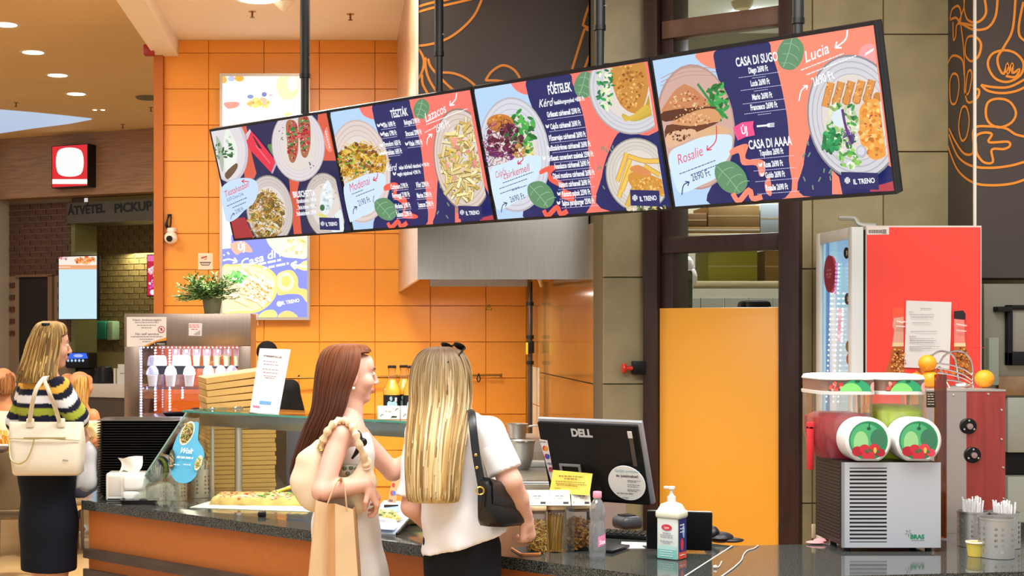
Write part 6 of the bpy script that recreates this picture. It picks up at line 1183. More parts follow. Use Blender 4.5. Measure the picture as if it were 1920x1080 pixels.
b = MB(); b.rbox(0, sw_, 0, sd_, 0, .165, .008, Ms, seg=3); b.build('body', mat('sanitiser_white', 'dfe4dc', .3), t)
b = MB(); b.rbox(-.005, sw_+.006, -.006, sd_+.006, .145, .175, .01, Ms, seg=3); loft(b, [lp(sw_+.004, sd_+.004, .012, .172), lp(sw_*.8, sd_*.8, .015, .195), lp(.03, .03, .012, .203)], M=Ms @ Matrix.Translation((sw_/2, sd_/2, 0))); b.build('shoulder', mat('cloudy_plastic', 'e4e2cc', .35), t)
cc = Ms @ Vector((sw_/2, sd_/2, 0)); b = MB(); b.lathe([(.013, .20), (.015, .20), (.015, .222), (.009, .226), (.006, .232), (.006, .245), (.010, .247), (.013, .25), (.013, .258), (0, .26)], (cc.x, cc.y, .9005), 18); b.rbox(-.028, .0, -.006, .006, .248, .258, .003, RZ(-.6, (cc.x, cc.y, .9005))); b.build('pump', mat('white_plastic', 'e8e4da', .4), t)
u = Ms.to_3x3() @ Vector((1, 0, 0)); fp = Plane(Ms @ Vector((0, -.001, 0)), u, (0, 0, 1)); A = Art(fp, (.004, .004, sw_-.004, .146), .0006, .0002, px=False)
A.rect(.004, .004, sw_, .04, '7fc4bc'); A.rect(.004, .036, sw_, .05, 'b4dcd4'); A.ell(.04, .115, .02, .011, 'd03a48'); A.text('Lyso', .04, .115, .009, 'f4e8e8', bold=.02, sx=.8)
for z_, w_ in ((.095, .03), (.088, .05), (.081, .046), (.066, .05), (.06, .03)): A.dashes(.04, z_, w_, .003, 'a09cac')
for z_ in (.03, .022, .014): A.dashes(.04, z_, .05, .0025, 'e4f2f0')
A.build('front_label', M_print, t)
u2 = Ms.to_3x3() @ Vector((0, 1, 0)); fp = Plane(Ms @ Vector((sw_+.001, 0, 0)), u2, (0, 0, 1)); A = Art(fp, (.004, .004, sd_-.004, .146), .0006, .0002, px=False); A.rect(0, 0, .1, .146, '2a2f70'); A.rect(0, 0, .1, .028, 'e0503c'); A.ell(.03, .055, .012, .022, 'd83a3c'); A.poly([(.03, .1), (.045, .075), (.05, .11), (.04, .13)], '9ab8e0', 3)
for z_ in (.125, .112, .1): A.dashes(.03, z_, .035, .004, 'e8e8f4')
A.dashes(.03, .018, .04, .004, 'fbe8e0'); A.build('side_label', M_print, t)
t = thing('smartphone', 'smartphone in an orange case lying face up on the granite', 'phone', tuple(G(985, 1038)))
pA, pB, pC, pD = (G(957, 1033), G(978, 1046), G(1014, 1040), G(995, 1029)); u = (pB-pA); v = (pD-pA); ctr = (pA+pB+pC+pD)/4; ang = math.atan2((pB-pA).y, (pB-pA).x); Mp = RZ(ang, (ctr.x, ctr.y, .9005))
b = MB(); loft(b, [lp(.146, .074, .012, 0), lp(.15, .078, .013, .003), lp(.15, .078, .013, .010), lp(.144, .072, .011, .011)], M=Mp); b.build('case', mat('orange_case', 'd8864c', .45), t)
b = MB(); loft(b, [lp(.142, .070, .010, .0108), lp(.142, .070, .010, .0118)], M=Mp); b.build('screen', mat('phone_glass', '0a0a0c', .35, spec=.2), t)
# ------------------------------------------------------------ tablet, keyboard, papers, cables
t = thing('tablet_stand', 'black tablet leaning with its back to the customers behind the sanitiser', 'tablet', tuple(G(1270, 1030)))
pts = [G(1212, 1030, .905), G(1335, 1034, .905)]; tu = (pts[1]-pts[0]).normalized(); tb = Vector((-tu.y, tu.x, 0)); tvv = (Vector((0, 0, 1))-tb*.0-tu*.14).normalized(); TP = Plane(pts[0], tu, Vector((-tb.x*.12, -tb.y*.12, 1))-tu*.13); tw_ = (pts[1]-pts[0]).length
sh_ = Matrix(((1, -.13, 0, 0), (0, 1, 0, 0), (0, 0, 1, 0), (0, 0, 0, 1)))
TP = Plane(pts[0], tu, Vector((-tb.x*.25, -tb.y*.25, 1))); b = MB(); b.rbox(0, tw_, 0, .15, -.012, 0, .005, TP.M()); b.build('case', mat('tablet_black', '0b0b0d', .45, spec=.25), t)
b = MB(); b.rbox(.004, tw_-.004, .15, .153, -.010, -.002, .001, TP.M()); b.build('edge', M_silver, t); b = MB(); b.rbox(.05, tw_-.05, 0, .07, -.09, -.012, .004, TP.M()); b.build('stand', M_black, t)
t = thing('keyboard', 'black keyboard on the granite between water bottle and tablet', 'keyboard', tuple(G(1170, 1010)))
Mk = RZ(math.atan2(dA.y, dA.x)+.35, tuple(G(1178, 1008))); b = MB(); b.rbox(-.13, .13, -.05, .07, .0008, .018, .004, Mk); b.build('base', M_black, t)
for i in range(4):
    for j in range(10): b = MB(); b.rbox(-.12+j*.0245, -.12+j*.0245+.02, -.042+i*.026, -.042+i*.026+.021, .018, .023, .002, Mk, seg=1); b.build('key', M_mon, t)
t = thing('card_terminal', 'small dark card terminal behind the keyboard', 'terminal', tuple(G(1185, 998))); c = G(1188, 1000); c.y += .12; b = MB(); b.rbox(-.05, .05, -.05, .05, .0008, .055, .02, RZ(.4, tuple(c)), seg=3); b.build('body', mat('terminal_grey', '3a3c40', .4), t); b = MB(); b.rbox(-.03, .03, -.02, .03, .055, .06, .003, RZ(.4, tuple(c))); b.build('keypad', M_black, t)
for i, (x, y, r_) in enumerate(((1176, 1026, .3), (1195, 1021, .1))):
    c = G(x, y); b = MB(); b.box(-.06, .06, -.035, .045, .0006+.001*i, .0014+.001*i, RZ(r_-.3, tuple(c))); o = b.build('receipt_paper', mat('paper_white', 'ece8ea', .6)); tag(o, ('front', 'rear')[i]+' loose white receipt paper on the granite by the tablet', 'paper', 'receipt papers')
c = G(1352, 1016); b = MB(); b.ball((c.x, c.y+.02, .915), (.055, .05, .022), 14, 8); b.ball((c.x-.03, c.y+.02, .93), (.03, .04, .03), 12, 8); b.ball((c.x+.04, c.y, .907), (.05, .03, .010), 12, 6); o = b.build('black_pouch', mat('pouch_black', '101014', .5, bump=.5, nscale=30)); tag(o, 'crumpled black pouch beside the tablet', 'pouch')
b = MB(); b.tube(crom([tuple(G(x, y)+Vector((0, 0, .003))) for x, y in ((1422, 1024), (1413, 1030), (1401, 1034), (1394, 1042), (1390, 1052), (1378, 1064), (1362, 1076), (1345, 1088))], 5, False), .0022, 6); o = b.build('charging_cable', mat('cable_white', 'c8c8c0', .5)); tag(o, 'thin white cable curving over the granite near the corner', 'cable')
t = thing('earbud', 'small white earbud lying on the granite near the cable', 'earbud', tuple(G(1341, 1066))); c = G(1341, 1066); b = MB(); b.ball((c.x, c.y, .906), (.008, .006, .006), 10, 7); b.build('bud', mat('white_plastic', 'e8e4da', .4), t); b = MB(); b.tube(crom([(c.x, c.y, .906), tuple(G(1348, 1064)+Vector((0, 0, .003))), tuple(G(1353, 1054)+Vector((0, 0, .003)))], 4, False), .0018, 6); b.build('stem', mat('white_plastic', 'e8e4da', .4), t)
c = G(1528, 1020); b = MB(); b.ball((c.x, c.y, .906), (.035, .025, .007), 12, 6); b.ball((c.x+.03, c.y+.02, .91), (.03, .02, .010), 12, 6); o = b.build('pink_cloth', mat('pink_cloth', 'e0a0a0', .8, bump=.5, nscale=40)); tag(o, 'small pink cloth beside the slush machine foot', 'cloth')
c = G(1534, 1013); b = MB(); b.rbox(-.008, .008, -.004, .004, 0, .055, .002, Matrix.Translation((c.x, c.y+.05, .9005))); o = b.build('wooden_stick', mat('stick_wood', 'd8c49a', .6)); tag(o, 'short pale wooden stick upright beside the slush machine', 'stick')
# ------------------------------------------------------------ steel cookware behind the blonde woman
zc = .90; t = thing('steel_worktable', 'stainless steel worktable with sinks behind the counter', 'table', (1.0, 7.2, 0))
b = MB(); b.rbox(.55, 1.45, 7.0, 8.3, .87, .90, .004); b.build('top', mat('worktable_steel', '8f9088', .35, .8), t); b = MB(); b.box(.57, 1.44, 7.02, 8.28, .1, .87); b.build('cabinet', M_steel2, t); b = MB(); b.rbox(.55, 1.45, 8.26, 8.3, .90, .94, .004); b.build('upstand', M_steel2, t)
b = MB(); b.cyl((.75, 7.15, .93), (1.44, 7.15, .93), .012); b.build('front_rail', M_chrome, t)
t = thing('steel_cabinet', 'plain steel cabinet against the orange wall in the alcove', 'cabinet', (1.1, 9.1, 0)); b = MB(); b.rbox(.6, 1.30, 8.75, 9.4, 0, 1.017, .004); b.build('body', M_steel2, t); b = MB(); b.rbox(.62, 1.28, 8.74, 8.75, .1, .95, .002); b.build('door', M_steel, t)
c = W(973, 877, 320); t = thing('mixing_bowl', 'large steel mixing bowl on the worktable behind the counter', 'bowl', (c.x, c.y, .90)); b = MB(); b.lathe([(.06, .0), (.075, .02), (.09, .07), (.096, .14), (.102, .165), (.104, .167), (.096, .165), (.09, .14), (.08, .07), (.05, .01), (0, .01)], (c.x, c.y+.05, .9005), 32); b.build('bowl', M_steel2, t); b = MB(); b.lathe([(.102, .163), (.106, .163), (.106, .169), (.102, .169)], (c.x, c.y+.05, .9005), 32, cap=False); b.build('rim', M_chrome, t)
c = W(972, 820, 291); t = thing('steel_pot', 'small straight-sided steel pot on the steel cabinet', 'pot', (c.x, c.y, 1.017)); b = MB(); b.lathe([(0, 0), (.055, 0), (.066, .085), (.072, .088), (.072, .092), (.062, .09), (.052, .006), (0, .006)], (c.x, c.y+.07, 1.0175), 28); b.build('pot', M_steel2, t); b = MB(); b.tube(crom([(c.x+.06, c.y+.05, 1.09), (c.x+.12, c.y+.02, 1.10), (c.x+.16, c.y, 1.095)], 4, False), .006, 8); b.build('handle', M_steel2, t)
t = thing('wire_tongs', 'thin wire tongs leaning on the mixing bowl', 'tongs', tuple(W(955, 890, 335))); p0, p1 = W(951, 835, 335), W(968, 888, 338); b = MB(); b.tube([p0, p1], .003, 6); b.build('arm', M_chrome, t); b = MB(); b.tube([p0, p1-Vector((.02, 0, 0))], .003, 6); b.build('arm', M_chrome, t)
# ------------------------------------------------------------ drinks fridge
k = 395; YN = F/k; FX0, FX1, FZ = (1624-640)/k, (1841-640)/k, CZ+(618-423)/k; YFR = 7.20
t = thing('drinks_fridge', 'tall drinks fridge with a bright red side and a lit white glass door', 'fridge', (FX0, YN, 0))
b = MB(); b.box(FX0, FX1, YN+.004, YFR, 0, FZ); b.build('body', mat('fridge_body', 'd8d4ce', .4), t)
b = MB(); b.box(FX0+.004, FX1-.006, YN, YN+.004, .02, FZ-.008); b.build('red_side', mat('fridge_red', 'f8483c', .38), t)
DX0 = (1597-640)/k; DX1 = FX0-.012; M_fw = mat('fridge_white', 'dcdedb', .35)
gz0, gz1 = .35, FZ-.06; yf0, yf1 = YN+.05, 7.02
b = MB(); b.rbox(DX0, DX1, YN, yf0, .06, FZ-.006, .004); b.build('door_stile', M_fw, t); b = MB(); b.rbox(DX0, DX1, yf1, 7.08, .06, FZ-.006, .004); b.build('door_stile', M_fw, t)
b = MB(); b.rbox(DX0, DX1, yf0, yf1, gz1, FZ-.006, .004); b.build('door_rail', M_fw, t); b = MB(); b.rbox(DX0, DX1, yf0, yf1, .06, gz0, .004); b.build('door_rail', M_fw, t)
b = MB(); b.box(DX1, FX0, YN+.01, 7.08, .06, FZ-.02); b.build('door_seal', M_black, t)
FPn = Plane((DX0+.02, 0, 0), (0, -1, 0), (0, 0, 1)); A = Art(FPn, (-yf1, gz0, -yf0, gz1), .0, .0003); q = lambda x, y: (1520+x/3.725, 410+y/3.725)
A.rect(1500, 400, 1640, 1000, 'b4e0f2'); A.poly([q(62, 160), q(90, 160), q(90, 1500), q(62, 1500)], '8fb4b8'); A.poly([q(105, 160), q(130, 158), q(135, 1500), q(108, 1500)], '5a8fd0'); A.poly([q(135, 500), q(175, 500), q(180, 1500), q(135, 1500)], 'f8fdff'); A.poly([q(185, 150), q(290, 140), q(290, 330), q(190, 340)], 'a4cdf0')
for y in range(270, 1300, 36):
    for x in (80, 150, 200, 235): 
        if x == 80 or y > 510: A.ell(*q(x, y), 1.6, 2.0, 'f6fcff', n=8)
for y in range(320, 520, 28): A.ell(*q(225, y), 2.6, 3, 'a878b4', n=8); A.ell(*q(258, y), 2.6, 3, '78b0b4', n=8); A.ell(*q(242, y), 1.8, 2, 'ffffff', n=8)
for y in range(640, 850, 26): A.ell(*q(258, y), 3.2, 3.4, random.choice(['d88a98', 'c8707c', 'e8b0b8']), n=8); A.ell(*q(280, y+8), 2.4, 2.6, 'e8c8d0', n=8)
A.build('lit_interior', attr_mat('fridge_interior_glow', .3, estr=1.45), t)
b = MB(); b.box(DX0+.012, DX0+.016, yf0, yf1, gz0, gz1); b.build('door_glass', glass('fridge_glass', 'fafdff', .1), t)
GPn = Plane((DX0+.010, 0, 0), (0, -1, 0), (0, 0, 1)); A = Art(GPn, (-yf1, gz0, -yf0, gz1), .0, .0004); A.ell(*q(148, 390), 10.5, 35, 'e0607a'); A.ell(*q(132, 385), 10.5, 35, '98283c'); A.dashes(*q(130, 360), 8, 4, 'b86a78'); A.dashes(*q(130, 388), 10, 5, 'b86a78'); A.dashes(*q(130, 408), 8, 3, 'b86a78'); A.build('oval_sign', M_print, t)
for x, y, cb, tx in ((250, 240, '141a1a', '5'), (257, 560, '3a3030', '5'), (264, 893, '8a7048', '3'), (268, 980, 'a85a54', '5')):
    A = Art(GPn, (-yf1, gz0, -yf0, gz1), .0, .0004); A.ell(*q(x, y), 5.2, 11, cb); A.text(tx, *q(x+3, y), 8, 'e8e0c8', bold=.03, sx=1.3); A.build('price_sticker', M_print, t)
b = MB(); b.tube(crom([(DX0-.02+.0, YN+.12, FZ+.045), (DX0+.05, YN+.10, FZ+.04), (FX0, YN+.08, FZ+.012), (FX0+.07, YN+.07, FZ+.005)], 5, False), .02, 8, flat=.6); b.build('top_hinge', mat('hinge_grey', 'a8aaa4', .4), t)
PS = Plane((0, YN, 0), (1, 0, 0), (0, 0, 1)); A = Art(PS, (FX0+.004, .1, FX1-.006, FZ-.008), .0008, .0002); q = lambda x, y: (1480+x/3.375, 400+y/3.375)
A.poly([q(650, 600), q(725, 590), q(722, 660), q(652, 662)], 'fb5c40', 0); A.poly([q(660, 662), q(722, 655), q(722, 830), q(652, 828), q(664, 740), q(652, 712)], 'e4a890'); A.poly([q(652, 828), q(722, 828), q(728, 1010), q(600, 1020), q(635, 930)], 'b8682c'); A.poly([q(652, 818), q(722, 818), q(722, 842), q(650, 842)], 'eed0a0'); scatter(A, (*q(685, 930), 14, 24), 90, 'blob', ['d88838', '8a4a1c', 'e8a858', '6a3414', 'f0c080'], 1.8); A.line([q(668, 680), q(700, 690), q(722, 685)], 3, 'f4d8cc'); A.line([q(664, 712), q(720, 716)], 2.4, 'f4d8cc')
A.poly([q(1030, 620), q(1090, 615), q(1104, 640), q(1102, 672), q(1030, 668)], '2a2028'); A.poly([q(1030, 668), q(1095, 675), q(1100, 830), q(1030, 830)], 'f08a7c'); A.poly([q(1030, 830), q(1100, 830), q(1130, 920), q(1150, 1020), q(1030, 1020)], 'b8682c'); A.poly([q(1030, 820), q(1102, 820), q(1104, 842), q(1030, 842)], 'eed0a0'); scatter(A, (*q(1080, 930), 12, 24), 80, 'blob', ['d88838', '8a4a1c', 'e8a858', '5a3018'], 1.8); A.line([q(1035, 700), q(1100, 712)], 2.6, 'fbd0c8'); A.line([q(1035, 740), q(1098, 746)], 2, 'fbd0c8'); scatter(A, (*q(900, 1005), 40, 6), 40, 'blob', ['c8642c', 'e08a40', '9a4420'], 3); A.line([q(1130, 850), q(1230, 850)], 1, 'd8302c'); A.build('bottle_picture', M_print, t)
A = Art(PS, (-9, -9, 9, 9), .0012, .0002); A.poly([q(490, 88), q(630, 85), q(630, 134), q(490, 136)], 'e8d8d0'); x = 502
while x < 580: w_ = random.uniform(2, 6); A.rect(*q(x, 104), *q(x+w_, 126), '4a4444'); x += w_+random.uniform(2, 4)
A.rect(*q(586, 102), *q(612, 128), '8a8080'); A.build('barcode_sticker', M_print, t)
p = [PS.at(*PS.uv(*q(*a)), .006) for a in ((722, 975), (1008, 985), (1022, 562), (735, 552))]; t2 = thing('taped_sheet', 'white printed sheet in a plastic sleeve taped to the red fridge side', 'paper', tuple(p[0])); n_ = 8; vs = []; fs = []
for i in range(n_+1):
    for j in range(n_+1): u, v = i/n_, j/n_; a = p[0].lerp(p[1], u); c = p[3].lerp(p[2], u); vs.append(a.lerp(c, v)+Vector((0, -.004*math.sin(u*6+v*3)*math.sin(v*4)-.002, 0)))
b = MB(); b.add(vs, [(i*(n_+1)+j, (i+1)*(n_+1)+j, (i+1)*(n_+1)+j+1, i*(n_+1)+j+1) for i in range(n_) for j in range(n_)]); b.build('sheet', mat('sleeve_paper', 'e4e0dc', .3), t2, 80)
A = Art(Plane((0, p[0].y-.009, 0), (1, 0, 0), (0, 0, 1)), (-9, -9, 9, 9), .001, .0001)
for x, y, w_ in ((865, 602, 20), (770, 623, 9), (840, 640, 46), (840, 658, 42), (835, 692, 34), (850, 747, 50), (780, 778, 14), (838, 793, 46), (845, 805, 50), (838, 818, 46), (855, 842, 56), (830, 853, 42), (800, 864, 24)): A.dashes(*q(x, y), w_, 1.1, 'a09c9c')
A.build('print', M_print, t2)
# ------------------------------------------------------------ slush machine
k = 508; YS_ = F/k; X0, X1 = (1580-640)/k, (1764-640)/k; zb0, zb1 = .905, CZ-(867-618)/k
t = thing('slush_machine', 'two-tank slush machine with a louvred steel base on the granite', 'slush machine', ((X0+X1)/2, YS_, .90))
M_alu = mat('slush_steel', 'd4d6de', .36, .5); M_gw = mat('slush_white', 'ecebe8', .3)
b = MB(); b.box(X0+.003, X1-.003, YS_+.004, YS_+.30, zb0+.015, zb1); b.build('base', mat('side_black', '1d1815', .5), t)
sx0, sx1 = (1593-640)/k, (1663-640)/k; sz0, sz1 = CZ-(1017-618)/k, CZ-(877-618)/k
b = MB(); b.box(X0, X1, YS_, YS_+.004, sz1, zb1); b.box(X0, X1, YS_, YS_+.004, zb0+.01, sz0); b.box(X0, sx0, YS_, YS_+.004, sz0, sz1); b.box(sx1, X1, YS_, YS_+.004, sz0, sz1); b.build('front_panel', M_alu, t)
for i in range(19):
    z_ = sz0+(sz1-sz0)*(i+.25)/19; b = MB(); b.box(sx0, sx1, YS_, YS_+.004, z_, z_+(sz1-sz0)/19*.5); b.build('slat', M_alu, t)
for i in range(22):
    z_ = zb0+.03+i*.013; b = MB(); b.box(X0, X0+.003, YS_+.03, YS_+.28, z_, z_+.004); b.build('side_louvre', mat('louvre_brown', '3a302a', .4), t)
b = MB(); b.box(X0-.002, X0+.006, YS_-.002, YS_+.008, zb0+.01, zb1); b.build('corner_trim', M_silver, t)
for dx in (.03, -.03):
    for dy in (.04, .18): b = MB(); b.cyl(((X0 if dx > 0 else X1)+dx, YS_+dy, .9005), ((X0 if dx > 0 else X1)+dx, YS_+dy, zb0+.016), .012); b.build('foot', M_black, t)
A = Art(Plane((0, YS_, 0), (1, 0, 0), (0, 0, 1)), (-9, -9, 9, 9), .0008, .0002); A.text('BRAS', 1720, 1006, 8, '1a8a5a', bold=.04, wpx=26); A.line([(1709, 1013), (1733, 1013)], 1, '5a8a70')
for a in range(5): A.line([(1703+2*math.cos(a*1.25), 999+2*math.sin(a*1.25)), (1703+7*math.cos(a*1.25+.3), 999+7*math.sin(a*1.25+.3))], 1.2, '1a8a5a' if a % 2 else '7a8a84')
A.build('maker_logo', M_print, t)
YT = 5.20; kt = F/YT
def fruit_print(A, cx, cy, s):
    A.ell(cx, cy, s, s, '2f8a5c'); A.ell(cx-.12*s, cy-.02*s, s*.8, s*.85, '4fae72'); A.ell(cx-.38*s, cy+.12*s, s*.38, s*.6, '9ad08c'); A.ell(cx+.5*s, cy-.1*s, s*.4, s*.5, '3d7a5c'); A.ell(cx+.02*s, cy-.62*s, s*.1, s*.08, '1f5a3c'); A.line([(cx+.02*s, cy-.62*s), (cx+.06*s, cy-.9*s)], s*.05, '1f5a3c')
    for dx, dy, r_ in ((-.55, .55, .3), (-.2, .42, .26), (.3, .4, .28), (.62, .62, .24), (0, .75, .34)): A.ell(cx+dx*s, cy+dy*s, r_*s, r_*s*.85, random.choice(['c8303c', 'd84450', 'b02434'])); 
    for dx, dy in ((.08, .5), (.45, .55), (-.1, .55)): A.ell(cx+dx*s, cy+dy*s, s*.12, s*.07, '3a6a48', .6)
    A.ell(cx+.33*s, cy+.5*s, s*.08, s*.16, 'e0b850')
for i, (xa, xb, cslush, nm) in enumerate(((1543, 1643, 'b81c34', 'red'), (1650, 1738, 'a8bc18', 'green'))):
    x0_, x1_ = (xa-640)/kt, (xb-640)/kt; xc, w_ = (x0_+x1_)/2, x1_-x0_; zt0, zt1 = zb1, CZ-(740-618)/kt
    Mt = Matrix.Translation((xc, YT+.13, 0))
    b = MB(); loft(b, [lp(w_*.72, .20, .05, zt0+.001), lp(w_*.95, .24, .06, zt0+.05), lp(w_, .26, .045, zt0+.10), lp(w_, .26, .04, zt1)], cap1=False, M=Mt); b.build('tank', glass('tank_plastic', 'fbfbf6', .12, milk=.07), t)
    h = (zt1-zt0)*(.70 if i == 0 else .82)
    b = MB(); L_ = [lp(w_*.68, .19, .05, zt0+.004), lp(w_*.91, .23, .055, zt0+.05), lp(w_*.96, .25, .042, zt0+.10), lp(w_*.96, .25, .04, zt0+h*.9), lp(w_*.7, .18, .04, zt0+h)]; loft(b, L_, M=Mt); b.build('slush', mat('slush_'+nm, cslush, .35, noise=.18, nscale=25, estr=.10), t)
    zl0, zl1 = zt1, CZ-(702-618)/kt
    b = MB(); loft(b, [lp(w_*1.03, .275, .04, zl0), lp(w_*1.04, .28, .04, zl0+.012), lp(w_*1.0, .27, .04, zl0+.013)], M=Mt); loft(b, [lp(w_*1.01, .272, .04, zl1-.022), lp(w_*1.03, .28, .04, zl1-.018), lp(w_*.98, .26, .04, zl1-.004), lp(w_*.8, .2, .04, zl1)], M=Mt); b.build('lid', M_gw, t)
    b = MB(); loft(b, [lp(w_*.99, .268, .04, zl0+.012), lp(w_*.99, .268, .04, zl1-.02)], M=Mt); bd = b.build('lid_band', mat('band_pink', '8a6a5c', .4), t)
    PLd = Plane((0, YT+.13-.135, 0), (1, 0, 0), (0, 0, 1)); ax, bx = x0_+.02, x1_-.012; A = Art(PLd, (ax, zl0+.013, bx, zl1-.022), .0004, .0002); A.rect(xa-10, 690, xb+10, 750, '6a5a50'); scatter(A, (xa+24, 725, 12, 8), 14, 'blob', ['d85a50', 'e8a090', 'c04038'], 4); A.ell(xb-38, 738, 30, 26, '2f9a68'); A.ell(xb-48, 740, 22, 22, '7fcf70'); A.ell(xb-36, 715, 5, 3, '1f5a3c'); A.ell(xb-4, 726, 8, 10, 'd89a94'); A.build('band_print', M_print, bd)
    cx, cy = ((1628, 826), (1722, 826))[i]; YCv = 5.10; kc_ = F/YCv; ccx, ccz = (cx-640)/kc_, CZ-(cy-618)/kc_; rc = 43/kc_
    Mcv = Matrix.Translation((ccx, YCv, ccz)) @ Matrix.Rotation(PI/2, 4, 'X')
    poly = [(rc*math.cos(a), max(rc*math.sin(a), -rc*.88)) for a in (2*PI*j/40 for j in range(40))]
    b = MB(); loft(b, [[(x*.98, y*.98, -.10) for x, y in poly], [(x*1.02, y*1.02, -.02) for x, y in poly], [(x, y, 0) for x, y in poly], [(x*.9, y*.9, .008) for x, y in poly]], M=Mcv); cv = b.build('tap_cover', M_gw, t)
    A = Art(Plane((0, YCv-.008, 0), (1, 0, 0), (0, 0, 1)), (ccx-rc, ccz-rc*.78, ccx+rc, ccz+rc), .0006, .0002); fruit_print(A, cx, cy, 36.5); A.build('cover_print', M_print, cv)
c = W(1530, 840, 495); b = MB(); b.rbox(c.x-.012, c.x+.010, YT+.1, YT+.13, CZ-(884-618)/495, CZ-(800-618)/495, .005); b.rbox(c.x-.012, c.x+.04, YT+.1, YT+.13, CZ-(808-618)/495, CZ-(793-618)/495, .005); b.build('red_handle', mat('handle_red', 'd83038', .35), t)
# ------------------------------------------------------------ orange juicer with oranges
k = 466; YJ = F/k; X0, X1, zj = (1737-640)/k, (1885-640)/k, CZ-(733-618)/k
t = thing('juicer', 'boxy polished steel orange juicer with two round black knobs', 'juicer', ((X0+X1)/2, YJ, .90))
b = MB(); b.box(X0+.002, X1-.002, YJ+.004, YJ+.19, .9005, zj-.003); b.build('body', M_steel2, t)
xm = (1812-640)/k; b = MB(); b.box(X0, xm, YJ, YJ+.004, .9005, zj); b.build('front_panel', mat('juicer_steel', 'c8b8b0', .16, .85), t); b = MB(); b.box(xm, X1, YJ, YJ+.004, .9005, zj); b.build('red_reflection', mat('juicer_reflection_red', 'b04a44', .16, .6, noise=.15, nscale=5, stretch=(6, 1, .6)), t)  # right part of the steel front coloured red as a painted reflection
b = MB(); b.rbox(X0-.002, X1+.002, YJ-.002, YJ+.194, zj-.003, zj+.006, .002); b.build('top_plate', M_steel2, t)
for x, y in ((1815, 799), (1823, 853)):
    c = W(x, y, k); R_ = Matrix.Rotation(PI/2, 4, 'X'); b = MB(); b.lathe([(0, 0), (.032, 0), (.032, .008), (.030, .010), (0, .010)], (c.x, YJ, c.z), 28, M=R_); kn = b.build('knob', M_black, t); b = MB(); b.lathe([(0, .01), (.012, .01), (.012, .02), (0, .021)], (c.x, YJ, c.z), 18, M=R_); b.build('bolt', mat('bolt_pink', 'c0a09c', .2, .8), kn)
    for a in (PI/2, PI*1.17, PI*1.83): b = MB(); b.lathe([(0, .01), (.004, .01), (.004, .012), (0, .0125)], (c.x+.023*math.cos(a), YJ, c.z+.023*math.sin(a)), 10, M=R_); b.build('screw', M_chrome, kn)
for x, y in ((1767, 773), (1768, 826), (1770, 880), (1788, 741), (1853, 739), (1878, 769), (1878, 824), (1881, 877), (1772, 940), (1882, 935)):
    c = W(x, y, k); b = MB(); b.lathe([(0, 0), (.005, 0), (.004, .003), (0, .004)], (c.x, YJ, c.z), 10, M=Matrix.Rotation(PI/2, 4, 'X')); b.build('rivet', M_steel2, t)
b = MB(); a, c = W(1757, 760, 480), W(1776, 702, 480); b.rbox(a.x, c.x, F/480, F/480+.03, .905, c.z, .004); b.build('feed_channel', glass('amber_plastic', 'c0893c', .2), t)
A = Art(Plane((0, F/480-.001, 0), (1, 0, 0), (0, 0, 1)), (-9, -9, 9, 9), .0006, .0002); A.rect(1737, 735, 1754, 764, '2c2620')
for y in (739, 743, 748, 753, 758): A.dashes(1745, y, 12, 1.6, 'c8b898')
A.build('instruction_label', M_print, t)
zo = zj+.006; M_or = mat('orange_peel', 'f59a12', .42, noise=.06, nscale=8, bump=.25, bscale=260)
def orange(x, y, kk_, r, label, zbase=None):
    c = W(x, y, kk_); z_ = (zbase if zbase is not None else c.z-r)+r; t = thing('orange', label, 'orange', (c.x, c.y, z_-r), 'oranges on the juicer'); b = MB(); b.ball((c.x, c.y, z_), (r, r, r*.97), 24, 16); b.build('peel', M_or, t); b = MB(); b.lathe([(0, 0), (.004, .0), (.003, .002), (0, .003)], (c.x+.01, c.y-.2*r, z_+r*.93), 8); b.build('stem_end', mat('stem_green', '6a7a30', .6), t)
orange(1744, 716, 455, .036, 'lower orange at the left end of the juicer top', zo); orange(1739, 687, 455, .036, 'upper orange resting on another at the left of the juicer', zo+.066); orange(1846, 714, 455, .038, 'single orange at the right end of the juicer top', zo); orange(1718, 716, 450, .034, 'orange peeking out behind the green slush tank lid', zo-.005)
t = thing('wire_basket', 'chrome wire fruit basket on the juicer behind the oranges', 'basket', tuple(W(1790, 725, 455))); q = lambda x, y: W(1640+x/4.908, 540+y/4.908, 452)
b = MB(); b.tube(crom([q(600, 690), q(640, 625), q(700, 590), (q(760, 580)), q(830, 600), q(880, 660), q(900, 760), q(905, 930)], 6, False), .0042, 8); b.build('hoop', M_chrome, t)
b = MB(); b.tube(crom([q(600, 690)+Vector((0, .12, 0)), q(650, 620)+Vector((0, .12, 0)), q(740, 585)+Vector((0, .12, 0)), q(850, 650)+Vector((0, .12, 0)), q(895, 920)+Vector((0, .12, 0))], 6, False), .0042, 8); b.build('hoop', M_chrome, t)
for (ya, ym, yb) in ((695, 720, 800), (735, 770, 850), (780, 810, 880), (840, 860, 905)):
    b = MB(); b.tube(crom([q(575, ya), q(700, ym-10), q(820, (ym+yb)/2-10), q(895, yb)], 6, False), .0034, 8); b.build('wire', M_chrome, t)
for xa, xb in ((600, 690), (590, 660)): b = MB(); b.tube(crom([q(xa, 720), q((xa+xb)/2, 830), q(xb, 915)], 5, False), .003, 6); b.build('wire', M_chrome, t)
b = MB(); a = q(690, 918); c = q(880, 895); b.tube([a, c], .008, 8); b.build('base_bar', M_chrome, t)
b = MB(); a, c = q(750, 905), q(835, 880); b.rbox(a.x, c.x, a.y-.008, a.y+.008, a.z, c.z, .003); b.build('clip', mat('white_plastic', 'e8e4da', .4), t)
for x_, y_ in ((690, 930), (880, 930)): a = q(x_, y_); b = MB(); b.cyl((a.x, a.y, zo), (a.x, a.y, q(690, 915).z), .004); b.build('leg', M_chrome, t)
